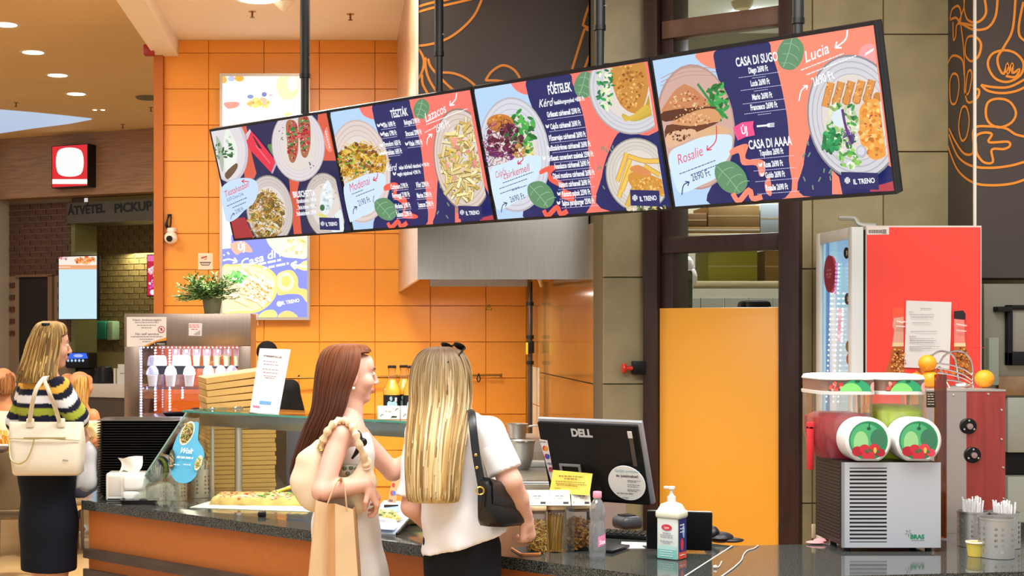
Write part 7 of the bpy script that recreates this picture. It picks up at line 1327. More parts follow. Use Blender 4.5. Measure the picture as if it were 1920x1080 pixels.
# ------------------------------------------------------------ straws, cups at the right edge
M_str = mat('straw_white', 'f2f0f0', .35)
c = G(1875, 1047); c.y += .03; perf_cup(c, .061, .140, 'straw_holder', 'empty perforated steel cup at the front right of the counter', 'steel cups at the right edge')
c = G(1842, 1030); c.y += .08; perf_cup(c, .055, .130, 'straw_holder', 'perforated steel cup of straws behind the empty cup', 'steel cups at the right edge'); sticks(c, .055, .13, 34, .175, .005, 'drinking_straw', 'short white straw in the perforated cup behind the empty cup', 'white straws', M_str)
c = G(1908, 1034); c.y += .10; perf_cup(c, .055, .130, 'straw_holder', 'perforated steel cup of straws cut by the right photo edge', 'steel cups at the right edge'); sticks(c, .055, .13, 34, .170, .005, 'drinking_straw', 'short white straw in the cup at the right photo edge', 'white straws', M_str)
c = G(1829, 1043); t = thing('paper_cup', 'small yellow paper cup beside the empty steel cup', 'cup', tuple(c), None); b = MB(); b.lathe([(0, .001), (.026, .001), (.031, .05), (.029, .05), (.0245, .004), (0, .004)], tuple(c), 24); b.build('cup', mat('yellow_paper', 'd8c050', .6), t); b = MB(); b.lathe([(.030, .048), (.034, .049), (.034, .054), (.030, .055), (.029, .05)], tuple(c), 24, cap=False); b.build('rim', mat('cream_paper', 'f0e8c8', .6), t)
# ------------------------------------------------------------ grill cabinet at the far right
k = 385; Yg = F/k; t = thing('grill_cabinet', 'stainless steel grill cabinet with black window frames behind the fridge', 'oven', (3.3, Yg, 0)); gx0 = (1845-640)/k; zy = lambda y: CZ-(y-618)/k
def gp(x0, x1, y0, y1, d, m, nm, dd=.0): b = MB(); b.rbox((x0-640)/k, (x1-640)/k, Yg-d, Yg+.3+dd, zy(y1), zy(y0), .004); b.build(nm, m, t)
M_gs = mat('grill_steel', '8c8878', .35, .6, noise=.08, nscale=3)
gp(1845, 2050, 532, 760, 0, M_gs, 'upper_body'); gp(1886, 2050, 745, 848, .02, mat('grill_steel_pale', 'a4a698', .4, .4), 'drawer'); gp(1886, 2050, 850, 892, -.05, M_black, 'gap'); gp(1886, 2050, 893, 1300, .02, MATS['grill_steel_pale'], 'drawer')
for a in ((1884, 2050, 572, 580), (1884, 1894, 572, 685), (1884, 2050, 660, 685)): gp(*a, .03, M_black, 'window_frame')
gp(1895, 2050, 580, 660, .012, mat('grill_window', '8f8b80', .3, .3), 'window'); gp(1862, 1890, 575, 585, .05, M_black, 'handle'); gp(1849, 1868, 633, 722, .03, mat('grey_green_panel', '8a9284', .4), 'side_plate'); gp(1868, 2050, 705, 741, .025, mat('copper_strip', 'a08060', .25, .7, noise=.3, nscale=8), 'lower_strip')
# ------------------------------------------------------------ people: implicit surfaces meshed with surface nets
def vec(a): return np.array(a, float)
class Prim:
    def __init__(s, kind, a, b=None, ra=.05, rb=None, col=0, flat=None, rot=None, k=None):
        s.kind, s.a, s.b, s.ra, s.rb, s.col, s.flat, s.rot, s.k = kind, vec(a), None if b is None else vec(b), ra, ra if rb is None else rb, col, flat, rot, k
    def bounds(s):
        if s.kind == 'cap':
            r = max(s.ra, s.rb)*(max(1, s.flat[1]) if s.flat else 1); return np.minimum(s.a, s.b)-r, np.maximum(s.a, s.b)+r
        r = max(s.ra); return s.a-r, s.a+r
    def d(s, P):
        if s.kind == 'cap':
            ab = s.b-s.a; t = np.clip(((P-s.a)@ab)/max(ab@ab, 1e-12), 0, 1); q = P-(s.a+t[..., None]*ab)
            if s.flat:
                n = vec(s.flat[0]); n = n/np.linalg.norm(n); c = q@n; q = q+(c/s.flat[1]-c)[..., None]*n
            return np.linalg.norm(q, axis=-1)-(s.ra+(s.rb-s.ra)*t)
        q = P-s.a
        if s.rot is not None: q = q@s.rot
        r = vec(s.ra); l = np.linalg.norm(q/r, axis=-1); g = np.linalg.norm(q/r**2, axis=-1)
        return np.where(g > 1e-9, l*(l-1)/np.maximum(g, 1e-9), -min(s.ra))
def cap(a, b, ra, rb=None, col=0, flat=None, k=None): return Prim('cap', a, b, ra, rb, col, flat, None, k)
def ell(c, r, col=0, rot=None, k=None): return Prim('ell', c, None, tuple(r), None, col, None, rot, k)
def sdf_mesh(prims, h=.008, k=.02, cuts=(), disp=None):
    lo = np.min([p.bounds()[0] for p in prims], 0)-3*h-k; hi = np.max([p.bounds()[1] for p in prims], 0)+3*h+k
    n = np.ceil((hi-lo)/h).astype(int)+1; ax = [lo[i]+h*np.arange(n[i]) for i in range(3)]
    Dv = np.full(n, .5); Dm = np.full(n, 9.); I = np.zeros(n, np.int16)
    for pi_, p in enumerate(prims):
        kk = k if p.k is None else p.k
        a, b = p.bounds(); m = kk+4*h; i0 = np.maximum(((a-m-lo)/h).astype(int), 0); i1 = np.minimum(((b+m-lo)/h).astype(int)+2, n)
        sl = tuple(slice(i0[i], i1[i]) for i in range(3)); P = np.stack(np.meshgrid(*[ax[i][sl[i]] for i in range(3)], indexing='ij'), -1)
        d = p.d(P); o = Dv[sl]; hh = np.clip(.5+.5*(o-d)/kk, 0, 1); Dv[sl] = o*(1-hh)+d*hh-kk*hh*(1-hh)
        mk = d < Dm[sl]; Dm[sl] = np.where(mk, d, Dm[sl]); I[sl] = np.where(mk, pi_, I[sl])
    if disp is not None or cuts:
        P = np.stack(np.meshgrid(*ax, indexing='ij'), -1)
        if disp is not None: near = np.abs(Dv) < .06; Dv[near] += disp(P[near])
        for (pt, nn) in cuts: Dv = np.maximum(Dv, (P-vec(pt))@vec(nn))
    s = Dv < 0; c = sum(s[i:n[0]-1+i, j:n[1]-1+j, l:n[2]-1+l].astype(np.int8) for i in (0, 1) for j in (0, 1) for l in (0, 1))
    act = np.argwhere((c > 0) & (c < 8)); idx = np.full(c.shape, -1, np.int64); idx[tuple(act.T)] = np.arange(len(act))
    pos = np.zeros((len(act), 3)); cnt = np.zeros(len(act)); cor = [vec((i, j, l)) for i in (0, 1) for j in (0, 1) for l in (0, 1)]
    for a in range(8):
        for b in range(a+1, 8):
            if abs(cor[a]-cor[b]).sum() != 1: continue
            da = Dv[tuple((act+cor[a].astype(int)).T)]; db = Dv[tuple((act+cor[b].astype(int)).T)]; mk = (da < 0) != (db < 0)
            t = np.where(mk, da/np.where(mk, da-db, 1), 0); pos[mk] += (cor[a]+(cor[b]-cor[a])*t[:, None])[mk]; cnt[mk] += 1
    V = lo+h*(act+pos/cnt[:, None]); Fs = []
    for axx in range(3):
        u, v = (axx+1) % 3, (axx+2) % 3; e = [slice(None)]*3; e2 = [slice(None)]*3; e[axx] = slice(0, -1); e2[axx] = slice(1, None)
        A_, B_ = s[tuple(e)], s[tuple(e2)]; g = np.argwhere(A_ != B_); ok = (g[:, u] > 0) & (g[:, v] > 0) & (g[:, u] < n[u]-1) & (g[:, v] < n[v]-1); g = g[ok]
        ins = A_[tuple(g.T)]; eu = np.zeros(3, int); eu[u] = 1; ev = np.zeros(3, int); ev[v] = 1
        q = [idx[tuple((g-eu-ev).T)], idx[tuple((g-ev).T)], idx[tuple(g.T)], idx[tuple((g-eu).T)]]; q = np.stack(q, 1); q[~ins] = q[~ins][:, ::-1]; Fs.append(q[(q >= 0).all(1)])
    Fq = np.concatenate(Fs); ci = I[tuple(act.T)]
    return V, Fq, ci
class Body:
    def __init__(s): s.V, s.F, s.C, s.n = [], [], [], 0
    def add(s, prims, pal, h=.008, k=.02, cuts=(), disp=None, colfn=None, smooth=2):
        V, Fq, ci = sdf_mesh(prims, h, k, cuts, disp)
        for _ in range(smooth):                                      # relax the grid pattern a little
            acc = np.zeros_like(V); cn = np.zeros(len(V))
            for a, b in ((0, 1), (1, 2), (2, 3), (3, 0)): np.add.at(acc, Fq[:, a], V[Fq[:, b]]); np.add.at(cn, Fq[:, a], 1); np.add.at(acc, Fq[:, b], V[Fq[:, a]]); np.add.at(cn, Fq[:, b], 1)
            V = V*.5+.5*acc/np.maximum(cn, 1)[:, None]
        cols = np.array([C(c) if isinstance(c, str) else c for c in pal]); cc = cols[[prims[i].col for i in range(len(prims))]][ci]
        if colfn is not None: cc = colfn(V, ci, cc)
        s.V.append(V); s.F.append(Fq+s.n); s.C.append(cc); s.n += len(V); return s
    def build(s, name, m, parent=None):
        V, Fq, Cc = np.concatenate(s.V), np.concatenate(s.F), np.concatenate(s.C); me = bpy.data.meshes.new(name)
        me.vertices.add(len(V)); me.vertices.foreach_set('co', V.astype(np.float32).ravel()); me.loops.add(len(Fq)*4); me.loops.foreach_set('vertex_index', Fq.astype(np.int32).ravel())
        me.polygons.add(len(Fq)); me.polygons.foreach_set('loop_start', (np.arange(len(Fq))*4).astype(np.int32)); me.update(calc_edges=True); me.validate()
        at = me.color_attributes.new('Col', 'FLOAT_COLOR', 'POINT'); at.data.foreach_set('color', np.concatenate([Cc, np.ones((len(V), 1))], 1).astype(np.float32).ravel())
        me.polygons.foreach_set('use_smooth', [True]*len(me.polygons)); me.materials.append(m)
        return link(bpy.data.objects.new(name, me), parent)
def folds(amp, seed, fz=14., fx=11.):
    r = np.random.default_rng(seed); w = r.normal(0, 1, (5, 3))*vec((fx, fx, fz))*1.3; ph = r.uniform(0, 6.28, 5)
    return lambda P: amp*sum(np.sin(P@w[i]+ph[i]) for i in range(5))/2.2
M_skin = attr_mat('skin', .5, spec=.35, sss=.12); M_cloth = attr_mat('cloth_colour', .85, spec=.2); M_hair = attr_mat('hair_colour', .55, spec=.3); M_leather = attr_mat('leather_colour', .38, spec=.5)
class Pose:
    def __init__(s, k): s.Y = F/k
    def __call__(s, x, y, dy=0): Y = s.Y+dy; return vec(((x-PX)*Y/F, Y, CZ-(y-PY)*Y/F))
def head(c, f, sc=1., up=(0, 0, 1), skin=0, lip=1, dark=2, white=3, brow=4, roll=0):
    """head prims; c = centre of the skull, f = where it looks"""
    f = vec(f); f /= np.linalg.norm(f); up = vec(up); r = np.cross(f, up); r /= np.linalg.norm(r); up = np.cross(r, f); R = np.stack([r, f, up], 1)
    P = lambda x, y, z: vec(c)+(r*x+f*y+up*z)*sc
    e = lambda x, y, z, rx, ry, rz, col, k=None: ell(P(x, y, z), (rx*sc, ry*sc, rz*sc), col, R, k)
    L = [e(0, -.012, .022, .071, .088, .082, skin), e(0, .022, -.032, .056, .060, .066, skin), e(0, .050, -.083, .026, .026, .020, skin), e(0, .065, .035, .050, .022, .040, skin)]
    L += [cap(P(0, .085, .012), P(0, .1005, -.025), .0072*sc, .0092*sc, skin, k=.012), e(.009, .092, -.029, .007, .008, .006, skin, .008), e(-.009, .092, -.029, .007, .008, .006, skin, .008)]
    for sx in (-1, 1):
        L += [e(.040*sx, .052, -.022, .024, .028, .026, skin), e(.068*sx, -.008, -.012, .008, .018, .028, skin, .006)]
        L += [e(.030*sx, .0755, .006, .0125, .010, .0075, white, .003), e(.031*sx, .0835, .006, .006, .0035, .006, dark, .002), cap(P(.017*sx, .0865, .013), P(.043*sx, .074, .011), .0028*sc, .002*sc, dark, k=.003), cap(P(.014*sx, .091, .025), P(.046*sx, .076, .026), .0042*sc, .0028*sc, brow, k=.004)]
    L += [cap(P(-.019, .080, -.054), P(.019, .080, -.054), .0048*sc, .0048*sc, lip, k=.006), cap(P(-.004, .0865, -.050), P(.004, .0865, -.050), .0052*sc, .0052*sc, lip, k=.006), cap(P(-.012, .082, -.061), P(.012, .082, -.061), .0060*sc, .0060*sc, lip, k=.006)]
    return L, P
def hand(w_, d, n, s=1., curl=.5, thumb=1, col=0, spread=.2):
    """hand prims: wrist w_, pointing along d, back of the hand towards n; curl 0..1"""
    d = vec(d)/np.linalg.norm(d); n = vec(n); n = n-d*(n@d); n /= np.linalg.norm(n); t = np.cross(d, n)*thumb; w_ = vec(w_)
    L = [cap(w_, w_+d*.035*s, .021*s, .024*s, col, flat=(n, .72)), cap(w_+d*.03*s+t*.014*s, w_+d*.085*s+t*.022*s, .019*s, .017*s, col, flat=(n, .72)), cap(w_+d*.03*s-t*.014*s, w_+d*.08*s-t*.024*s, .018*s, .016*s, col, flat=(n, .72))]
    for i, (o, l) in enumerate(((.030, .068), (.011, .076), (-.009, .071), (-.028, .056))):
        p = w_+d*(.086-.004*i)*s+t*o*s; a = curl*.55; dd = d
        for j, fr in enumerate((.42, .32, .26)):
            a2 = a*(j+1)*1.05; v = (d*math.cos(a2)-n*math.sin(a2)); v = v+t*(o*spread*2); v /= np.linalg.norm(v); q = p+v*l*fr*s*1.02; L.append(cap(p, q, (.0092-.0008*j-.0008*(i == 3))*s, (.0086-.0009*j-.0008*(i == 3))*s, col, k=.006)); p = q
    p = w_+d*.022*s+t*.02*s-n*.004*s; v = (d*.62+t*.72-n*.35*(.4+curl)); v /= np.linalg.norm(v); q = p+v*.042*s; L.append(cap(p, q, .0125*s, .0105*s, col, k=.010)); v = (d*.9+t*.1-n*.5*(.3+curl)); v /= np.linalg.norm(v); L.append(cap(q, q+v*.034*s, .0100*s, .0078*s, col, k=.006))
    return L
def hair_env(P, levels, n, cols, rad, face=None, jit=.004, rag=.5, parent=None, name='hair', sub=6, seed=1, shrink=.955, colfn=None):
    """long hair: a closed inner mass and many tapering locks laid over an outline given level by level (y, x left, x right, depth offset, depth radius)"""
    r = random.Random(seed); b = MB(); L = []
    for (y, xl, xr, dy, ry) in levels: c = P((xl+xr)/2, y, dy); rx = (xr-xl)/2*c[1]/F; L.append((c, rx, ry))
    A_ = np.array([[*c, rx, ry] for c, rx, ry in L]); A_ = np.array(crom([tuple(a) for a in A_], sub, False)); m = len(A_); fa = None if face is None else face[0]
    def dif(a, b_): return abs((a-b_+PI) % (2*PI)-PI)
    seg = 40; vs = []; 
    for i in range(m):
        c, rx, ry = A_[i, :3], A_[i, 3]*shrink, A_[i, 4]*shrink
        for j in range(seg): a = 2*PI*j/seg; vs.append((c[0]+rx*math.cos(a), c[1]+ry*math.sin(a), c[2]-.004))
    fs = []
    for i in range(m-1):
        for j in range(seg):
            if face and A_[i, 2] < face[2] and dif(2*PI*(j+.5)/seg, fa) < face[1]: continue
            fs.append((i*seg+j, i*seg+(j+1) % seg, (i+1)*seg+(j+1) % seg, (i+1)*seg+j))
    fs.append(tuple((m-1)*seg+j for j in range(seg))[::-1]); base_c = shade(cols[0], .8); b.add(vs, fs, None); b.c = [colfn(i//seg/(m-1), 0., base_c) if colfn else base_c for i in range(len(vs))]
    for q in range(n):
        a = r.uniform(0, 2*PI); ph = r.uniform(0, 6.28); am = r.uniform(.0, jit); end = m-int(r.random()**2*rag*sub); tw = r.uniform(-.10, .10); start = 0
        col = C(r.choice(cols)); fz = r.uniform(.82, 1.15); pts = []; rr = []; cc = []; R0_ = rad*r.uniform(.6, 1.25)
        for i in range(0, end):
            c, rx, ry = A_[i, :3], A_[i, 3], A_[i, 4]; t = i/(m-1); aa = a+tw*t
            if face and c[2] < face[2] and dif(aa, fa) < face[1]:
                sg = 1 if ((aa-fa+PI) % (2*PI)-PI) > 0 else -1; aa = fa+sg*(face[1]+.04)
            o = 1+am*math.sin(ph+7*t)/max(rx, .02)
            pts.append((c[0]+rx*o*math.cos(aa), c[1]+ry*o*math.sin(aa), c[2])); rr.append(R0_*(1 if t < .8 else max(.15, 1-(t-.8)/.2*.75))); cc.append(colfn(t, r.random()*0+fz-1, col) if colfn else tuple(min(1, v*fz) for v in col))
        if len(pts) < 4: continue
        n0 = len(b.v); b.tube(pts, rr, 5, flat=.55); b.c[n0:] = [cc[j//5] for j in range(len(b.v)-n0)]
    o = b.build(name, M_hair, parent, 70); o['kind'] = 'stuff'; return o
SK = ['e3b09b', 'c98074', '2a1c18', 'e8e2da', '5f3c28']
# ------------------------------------------------------------ blonde woman, seen from behind
k = 525; P = Pose(k); f = vec((.6, .8, 0)); t = thing('person', 'person with long blonde hair in a white T-shirt, seen from behind', 'person', (P(865, 1000)[0], P.Y, 0))
Hc = P(832, 708, 0); hp, HP = head(Hc, (.80, .60, .06), 1.0); R_ = vec((.8, -.6, 0))
rs, re, rw = P(916, 812, -.10), P(956, 902, -.14), P(986, 966, -.03); ls, le, lw = P(788, 812, .13), P(772, 950, .10), P(822, 1002, .24)
ch, wa, hi = P(852, 858, 0), P(858, 940, 0), P(866, 1020, 0); kneeR, kneeL = P(892, 1270, -.06), P(846, 1270, .06); anR, anL = P(892, 1475, -.06), P(846, 1475, .06)
FL = (f, .66)
body = [cap(P(850, 800, 0), ch, .10, .115, 0, FL, .04), cap(ch, wa, .115, .105, 0, FL, .05), cap(wa, hi, .11, .135, 0, FL, .06), cap(rs, ls, .045, .045, 0, None, .05), cap(P(850, 800), P(838, 752), .055, .048, 0)]
body += [cap(hi+R_*.055, kneeR, .078, .055, 0), cap(kneeR, anR, .055, .038, 0), cap(hi-R_*.055, kneeL, .078, .055, 0), cap(kneeL, anL, .055, .038, 0)]
for a in (anR, anL): body.append(cap(a+vec((0, 0, -.03)), vec((a[0]+.09, a[1]+.12, .035)), .034, .026, 0))
B = Body(); B.add(body, SK, .011, .03); B.add([cap(HP(0, -.02, -.07), P(848, 790), .05, .055, 0)]+hp, SK, .0045, .014)
arm = [cap(rs, re, .047, .040, 0), cap(re, (re+rw)/2, .041, .036, 0), cap((re+rw)/2, rw, .036, .024, 0)]+hand(rw, P(990, 1012, -.01)-rw, (.55, -.75, .1), .98, 1.25, -1)
B.add(arm, SK, .0045, .014); B.add([cap(ls, le, .045, .038, 0), cap(le, lw, .038, .024, 0)]+hand(lw, P(858, 1012, .36)-lw, (0, 0, 1), .98, .5, -1), SK, .005, .014)
body_o = B.build('body', M_skin, t)
zc_, Xc = P(790, 1043)[2], P(790, 1043)[0]; m_ = .33
tee = [cap(P(848, 806, 0), ch, .106, .122, 0, (f, .74), .05), cap(ch, wa, .122, .126, 0, (f, .8), .06), cap(wa, P(872, 1000, 0), .126, .150, 0, (f, .82), .06), cap(P(872, 1000, 0), P(870, 1070, 0), .150, .156, 0, (f, .86), .06), cap(rs+vec((0, 0, .002)), ls+vec((0, 0, .002)), .051, .051, 0, None, .06), cap(rs, rs+(re-rs)*.25, .055, .058, 0, None, .03), cap(ls, ls+(le-ls)*.25, .054, .056, 0, None, .03), cap(P(846, 792), P(842, 770), .060, .054, 0)]
fo = folds(.006, 3, 9, 13)
def tee_disp(Pn): return fo(Pn)*np.clip((1.30-Pn[:, 2])/.3, .25, 1.)+.0045*np.sin(38*(Pn[:, 0]*.9+Pn[:, 2]*1.3))*np.clip((1.15-Pn[:, 2])/.2, 0, 1)
def sleeve(B, a, b, fr, r0, r1, col, seed, h=.007):
    u = (b-a)/np.linalg.norm(b-a); e_ = a+(b-a)*fr; B.add([cap(a, e_+u*.05, r0, r1, 0)], [col], h, .02, [(e_, u)], folds(.004, seed, 18, 18))
nrm_ = vec((m_, 0, -1)); B = Body(); B.add(tee, ['eeecee'], .008, .03, [((Xc, 0, zc_), nrm_/np.linalg.norm(nrm_)), (P(842, 772), (0, 0, 1))], tee_disp)
sleeve(B, rs, re, .80, .055, .066, 'eeecee', 21); sleeve(B, ls, le, .88, .054, .064, 'eeecee', 22); B.build('t_shirt', M_cloth, t)
tr = [cap(wa+vec((0, 0, -.04)), hi, .108, .130, 0, (f, .76), .06), cap(hi+R_*.055, kneeR, .094, .075, 0), cap(kneeR, anR, .075, .062, 0), cap(hi-R_*.055, kneeL, .094, .075, 0), cap(kneeL, anL, .075, .062, 0)]
B = Body(); B.add(tr, ['131419'], .010, .04, [(P(860, 955), (0, 0, 1))], folds(.004, 5)); B.build('trousers', M_cloth, t)
for a in (anR, anL):
    B = Body(); B.add([cap(a+vec((0, 0, -.035)), vec((a[0]+.10, a[1]+.13, .038)), .042, .034, 0), cap(vec((a[0]-.02, a[1]-.02, .04)), vec((a[0]+.09, a[1]+.12, .034)), .04, .036, 0)], ['e8e6e2'], .008, .02, [((0, 0, .004), (0, 0, -1))]); B.build('shoe', M_leather, t)
def blond(tt, dz, col):
    r0, r1 = vec(C('5e4734')), vec(C('a88450')); w_ = min(1, max(0, (tt-.12)/.55)); base_ = vec(col)*(1+dz); return tuple(np.clip(r0*(1+dz)*(1-w_)*.9+base_*w_, 0, 1))
hair_env(P, [(651, 815, 838, 0, .02), (656, 797, 858, 0, .055), (668, 783, 872, 0, .085), (690, 774, 881, 0, .105), (718, 770, 884, -.005, .112), (750, 769, 883, -.02, .105), (785, 766, 878, -.06, .085), (830, 763, 872, -.115, .06), (880, 762, 866, -.135, .05), (925, 764, 862, -.14, .045), (940, 768, 858, -.14, .035)], 900, ['d6b880', 'c09c60', 'e4cc98', 'aa8850', 'ecd8ae', '8f7044'], .0036, (math.atan2(.6, .8), .95, P(0, 690)[2]), .007, 3.2, t, seed=4, colfn=blond)
sg = thing('sunglasses', 'black sunglasses pushed up on the blonde hair', 'glasses', tuple(P(838, 655)))
ff = vec((.80, .60, 0)); rr_ = vec((.6, -.8, 0)); g0_ = Hc+ff*.045+vec((0, 0, .112))
for sx in (-1, 1):
    b = MB(); c = g0_+rr_*.034*sx; b.ball(c, (.028, .006, .022), 14, 8, M=Matrix(((rr_[0], ff[0], 0), (rr_[1], ff[1], 0), (0, 0, 1))).to_4x4() @ Matrix.Rotation(.9, 4, 'X')); b.build('lens', mat('dark_lens', '0c0a0c', .08), sg)
    b = MB(); b.tube([g0_+rr_*.062*sx+vec((0, 0, -.005)), g0_+rr_*.082*sx-ff*.05+vec((0, 0, -.035)), g0_+rr_*.085*sx-ff*.10+vec((0, 0, -.055))], .0035, 6); b.build('temple', M_black, sg)
b = MB(); b.tube([g0_-rr_*.012, g0_+ff*.004+vec((0, 0, .004)), g0_+rr_*.012], .003, 6); b.build('bridge', M_black, sg)
# black shoulder bag
t2 = thing('shoulder_bag', 'small black leather shoulder bag with gold studs on the blonde woman', 'bag', tuple(P(930, 980, -.2)))
def bsec(x, y, d, hw, ht, hb): c = P(x, y, d); sd_ = vec((.62, -.78, 0)); return [tuple(c+sd_*(hw*a_)+vec((0, 0, ht*b_ if b_ > 0 else hb*b_))) for a_, b_ in ((-.55, 1), (.55, 1), (.9, .75), (1, -.3), (.95, -.8), (.6, -1), (-.6, -1), (-.95, -.8), (-1, -.3), (-.9, .75))]
b = MB(); loft(b, [bsec(905, 938, -.235, .024, .060, .070), bsec(908, 940, -.225, .033, .072, .084), bsec(935, 945, -.14, .036, .068, .078), bsec(975, 952, -.01, .034, .050, .060), bsec(985, 955, .02, .024, .040, .046)]); b.build('pouch', mat('bag_leather', '0e0e11', .35, bump=.15, nscale=60), t2, 50)
b = MB(); loft(b, [bsec(911, 928, -.22, .0365, .060, .034), bsec(935, 935, -.14, .0395, .058, .030), bsec(975, 945, -.01, .037, .042, .022)], cap0=True, cap1=True); b.build('flap', mat('bag_leather', '0e0e11', .35), t2, 50)
spts = [P(880, 768, -.06), P(884, 775, -.12), P(886, 800, -.165), P(892, 850, -.185), P(899, 890, -.195), P(903, 912, -.2)]; b = MB(); cp_ = crom([tuple(x) for x in spts], 6, False); b.tube([tuple(vec(x)+vec((0, -.012, 0))) for x in cp_], .014, 8, flat=.25); b.build('strap', mat('bag_strap', '131316', .4), t2)
for x, y in ((892, 853), (894, 877)): b = MB(); p = P(x, y, -.215); b.ball(p, (.0055, .003, .0055), 10, 6); b.build('stud', mat('gold', 'd8b45c', .25, .9), t2)
b = MB(); p = P(900, 920, -.245); b.tube([tuple(p+vec((.013*math.cos(a), -.002, .013*math.sin(a)))) for a in np.linspace(0, 2*PI, 17)], .0028, 6, cap=False); b.build('ring', MATS['gold'], t2); b = MB(); b.rbox(p[0]-.008, p[0]+.008, p[1]-.004, p[1]+.004, p[2]-.06, p[2]-.01, .003); b.build('tab', MATS['bag_strap'], t2)
# ------------------------------------------------------------ red-haired woman in profile
k = 500; P = Pose(k); f = vec((.94, .34, 0)); R_ = vec((.34, -.94, 0)); t = thing('person', 'person with long red hair in profile, one arm raised to the display', 'person', (P(650, 1000)[0], P.Y, 0))
Hc = P(657, 704, 0); hp, HP = head(Hc, (.97, .22, .0), 1.02)
rs, re, rw = P(638, 816, -.16), P(604, 921, -.23), P(686, 908, -.20); ls, le, lw = P(672, 818, .15), P(736, 884, .22), P(800, 838, .20)
ch, wa, hi = P(652, 850, 0), P(652, 910, 0), P(648, 985, 0); kneeR, kneeL = P(655, 1230, -.08), P(650, 1230, .08); anR, anL = P(645, 1420, -.08), P(640, 1420, .08); FL = (f, .72)
body = [cap(P(648, 806, 0), ch, .092, .105, 0, FL, .04), cap(ch, wa, .105, .092, 0, FL, .05), cap(wa, hi, .095, .125, 0, FL, .06), cap(rs, ls, .042, .042, 0, None, .05), cap(P(648, 806), P(650, 752), .05, .044, 0), cap(hi+R_*.05, kneeR, .075, .052, 0), cap(kneeR, anR, .052, .036, 0), cap(hi-R_*.05, kneeL, .075, .052, 0), cap(kneeL, anL, .052, .036, 0)]
for a in (anR, anL): body.append(cap(a+vec((0, 0, -.03)), vec((a[0]+.14, a[1]+.05, .03)), .032, .024, 0))
B = Body(); B.add(body, SK, .010, .03); B.add([cap(HP(0, -.015, -.06), P(648, 795), .047, .052, 0), cap(HP(0, .01, -.07), P(655, 800), .04, .05, 0)]+hp, SK, .0042, .013)
mid = (re+rw)/2
B.add([cap(P(642, 808, -.12), rs, .046, .043, 0), cap(rs, re, .042, .036, 0), cap(re, mid, .037, .034, 0), cap(mid, rw, .034, .025, 0)]+hand(rw+vec((.004, 0, 0)), P(706, 940, -.18)-rw, (.8, -.3, .35), .92, 1.0, 1), SK, .0045, .014)
B.add([cap(P(664, 812, .10), ls, .045, .042, 0), cap(ls, le, .043, .036, 0), cap(le, lw, .036, .024, 0)]+hand(lw, P(840, 815, .2)-lw, (-.3, -.2, 1), .95, .35, 1), SK, .005, .014)
B.build('body', M_skin, t)
dr = [cap(P(650, 826, 0), ch, .100, .114, 0, (f, .78), .04), cap(ch, wa, .114, .102, 0, (f, .78), .05), cap(wa, hi, .103, .150, 0, (f, .76), .06), cap(hi, P(656, 1085, 0), .150, .165, 0, (f, .78), .05), cap(P(656, 1085, 0), P(656, 1330, 0), .165, .19, 0, (f, .85), .05), cap(P(640, 800, -.09), P(642, 840, -.10), .03, .035, 0), cap(P(664, 800, .08), P(662, 840, .08), .03, .035, 0)]
rp = folds(.007, 9, 1.5, 20); B = Body(); B.add(dr, ['ebe7e3'], .009, .03, [(P(650, 800), (.25, 0, 1)), (P(650, 1330), (0, 0, -1))], lambda Pn: rp(Pn)*np.clip((1.05-Pn[:, 2])/.3, .1, 1)); B.build('dress', M_cloth, t)
for a in (anR, anL): B = Body(); B.add([cap(a+vec((-.03, 0, -.06)), vec((a[0]+.14, a[1]+.05, .035)), .036, .032, 0)], ['e6e2da'], .008, .02, [((0, 0, .004), (0, 0, -1))]); B.build('shoe', M_leather, t)
def red(tt, dz, col):
    w_ = min(1, max(0, (tt-.05)/.5)); return tuple(np.clip((vec(C('875433'))*(1-w_)+vec(C('4e2d1c'))*w_)*(.75+.25*vec(col)/max(max(col), .01))*(1+dz), 0, 1))
hair_env(P, [(645, 640, 662, 0, .02), (648, 622, 684, 0, .05), (658, 607, 694, 0, .078), (676, 598, 697, 0, .092), (700, 593, 690, 0, .098), (730, 590, 676, 0, .095), (765, 586, 664, -.01, .09), (800, 572, 648, -.0, .085), (830, 560, 632, .02, .07), (860, 550, 610, .03, .055), (890, 544, 588, .03, .04)], 700, ['7c4826', '8f5a34', '6a3a1d', '9c683e', '5a3018'], .0036, (math.atan2(.22, .97), 1.22, P(0, 660)[2]), .005, 1.6, t, seed=8, colfn=red)
b = MB(); p = P(663, 728, -.085); b.ball(p, .006, 10, 7); b.build('earring', mat('pearl', 'f0e8dc', .25), t)
b = MB(); c_ = P(655, 882, -.135); b.rbox(c_[0]-.04, c_[0]+.045, c_[1]-.01, c_[1]+.01, c_[2]-.022, c_[2]+.022, .008); bk = b.build('belt_buckle', mat('buckle_silver', 'b8b4a0', .3, .7), t)
for dx, dz in ((-.018, .008), (.006, .010), (.026, .006), (-.006, -.010), (.018, -.010)): b = MB(); b.ball((c_[0]+dx, c_[1]-.012, c_[2]+dz), (.009, .004, .008), 10, 6); b.build('stone', mat('green_stone', '5a6444', .2), bk)
# hair claw / black scrunch at the shoulder
t2 = thing('hair_claw', 'black hair claw clipped on the bag strap at the shoulder', 'hair clip', tuple(P(672, 835, -.14))); b = MB(); b.tube(crom([tuple(P(668, 808, -.16)), tuple(P(673, 825, -.17)), tuple(P(672, 842, -.17)), tuple(P(660, 860, -.16))], 5, False), [.008, .012, .014, .015, .015, .015, .014, .013, .012, .011, .010, .009, .008, .006, .005, .004][:16], 8); b.build('claw', M_black, t2); b = MB(); b.ball(P(680, 829, -.17), (.017, .012, .016), 12, 8); b.build('bow', M_black, t2)
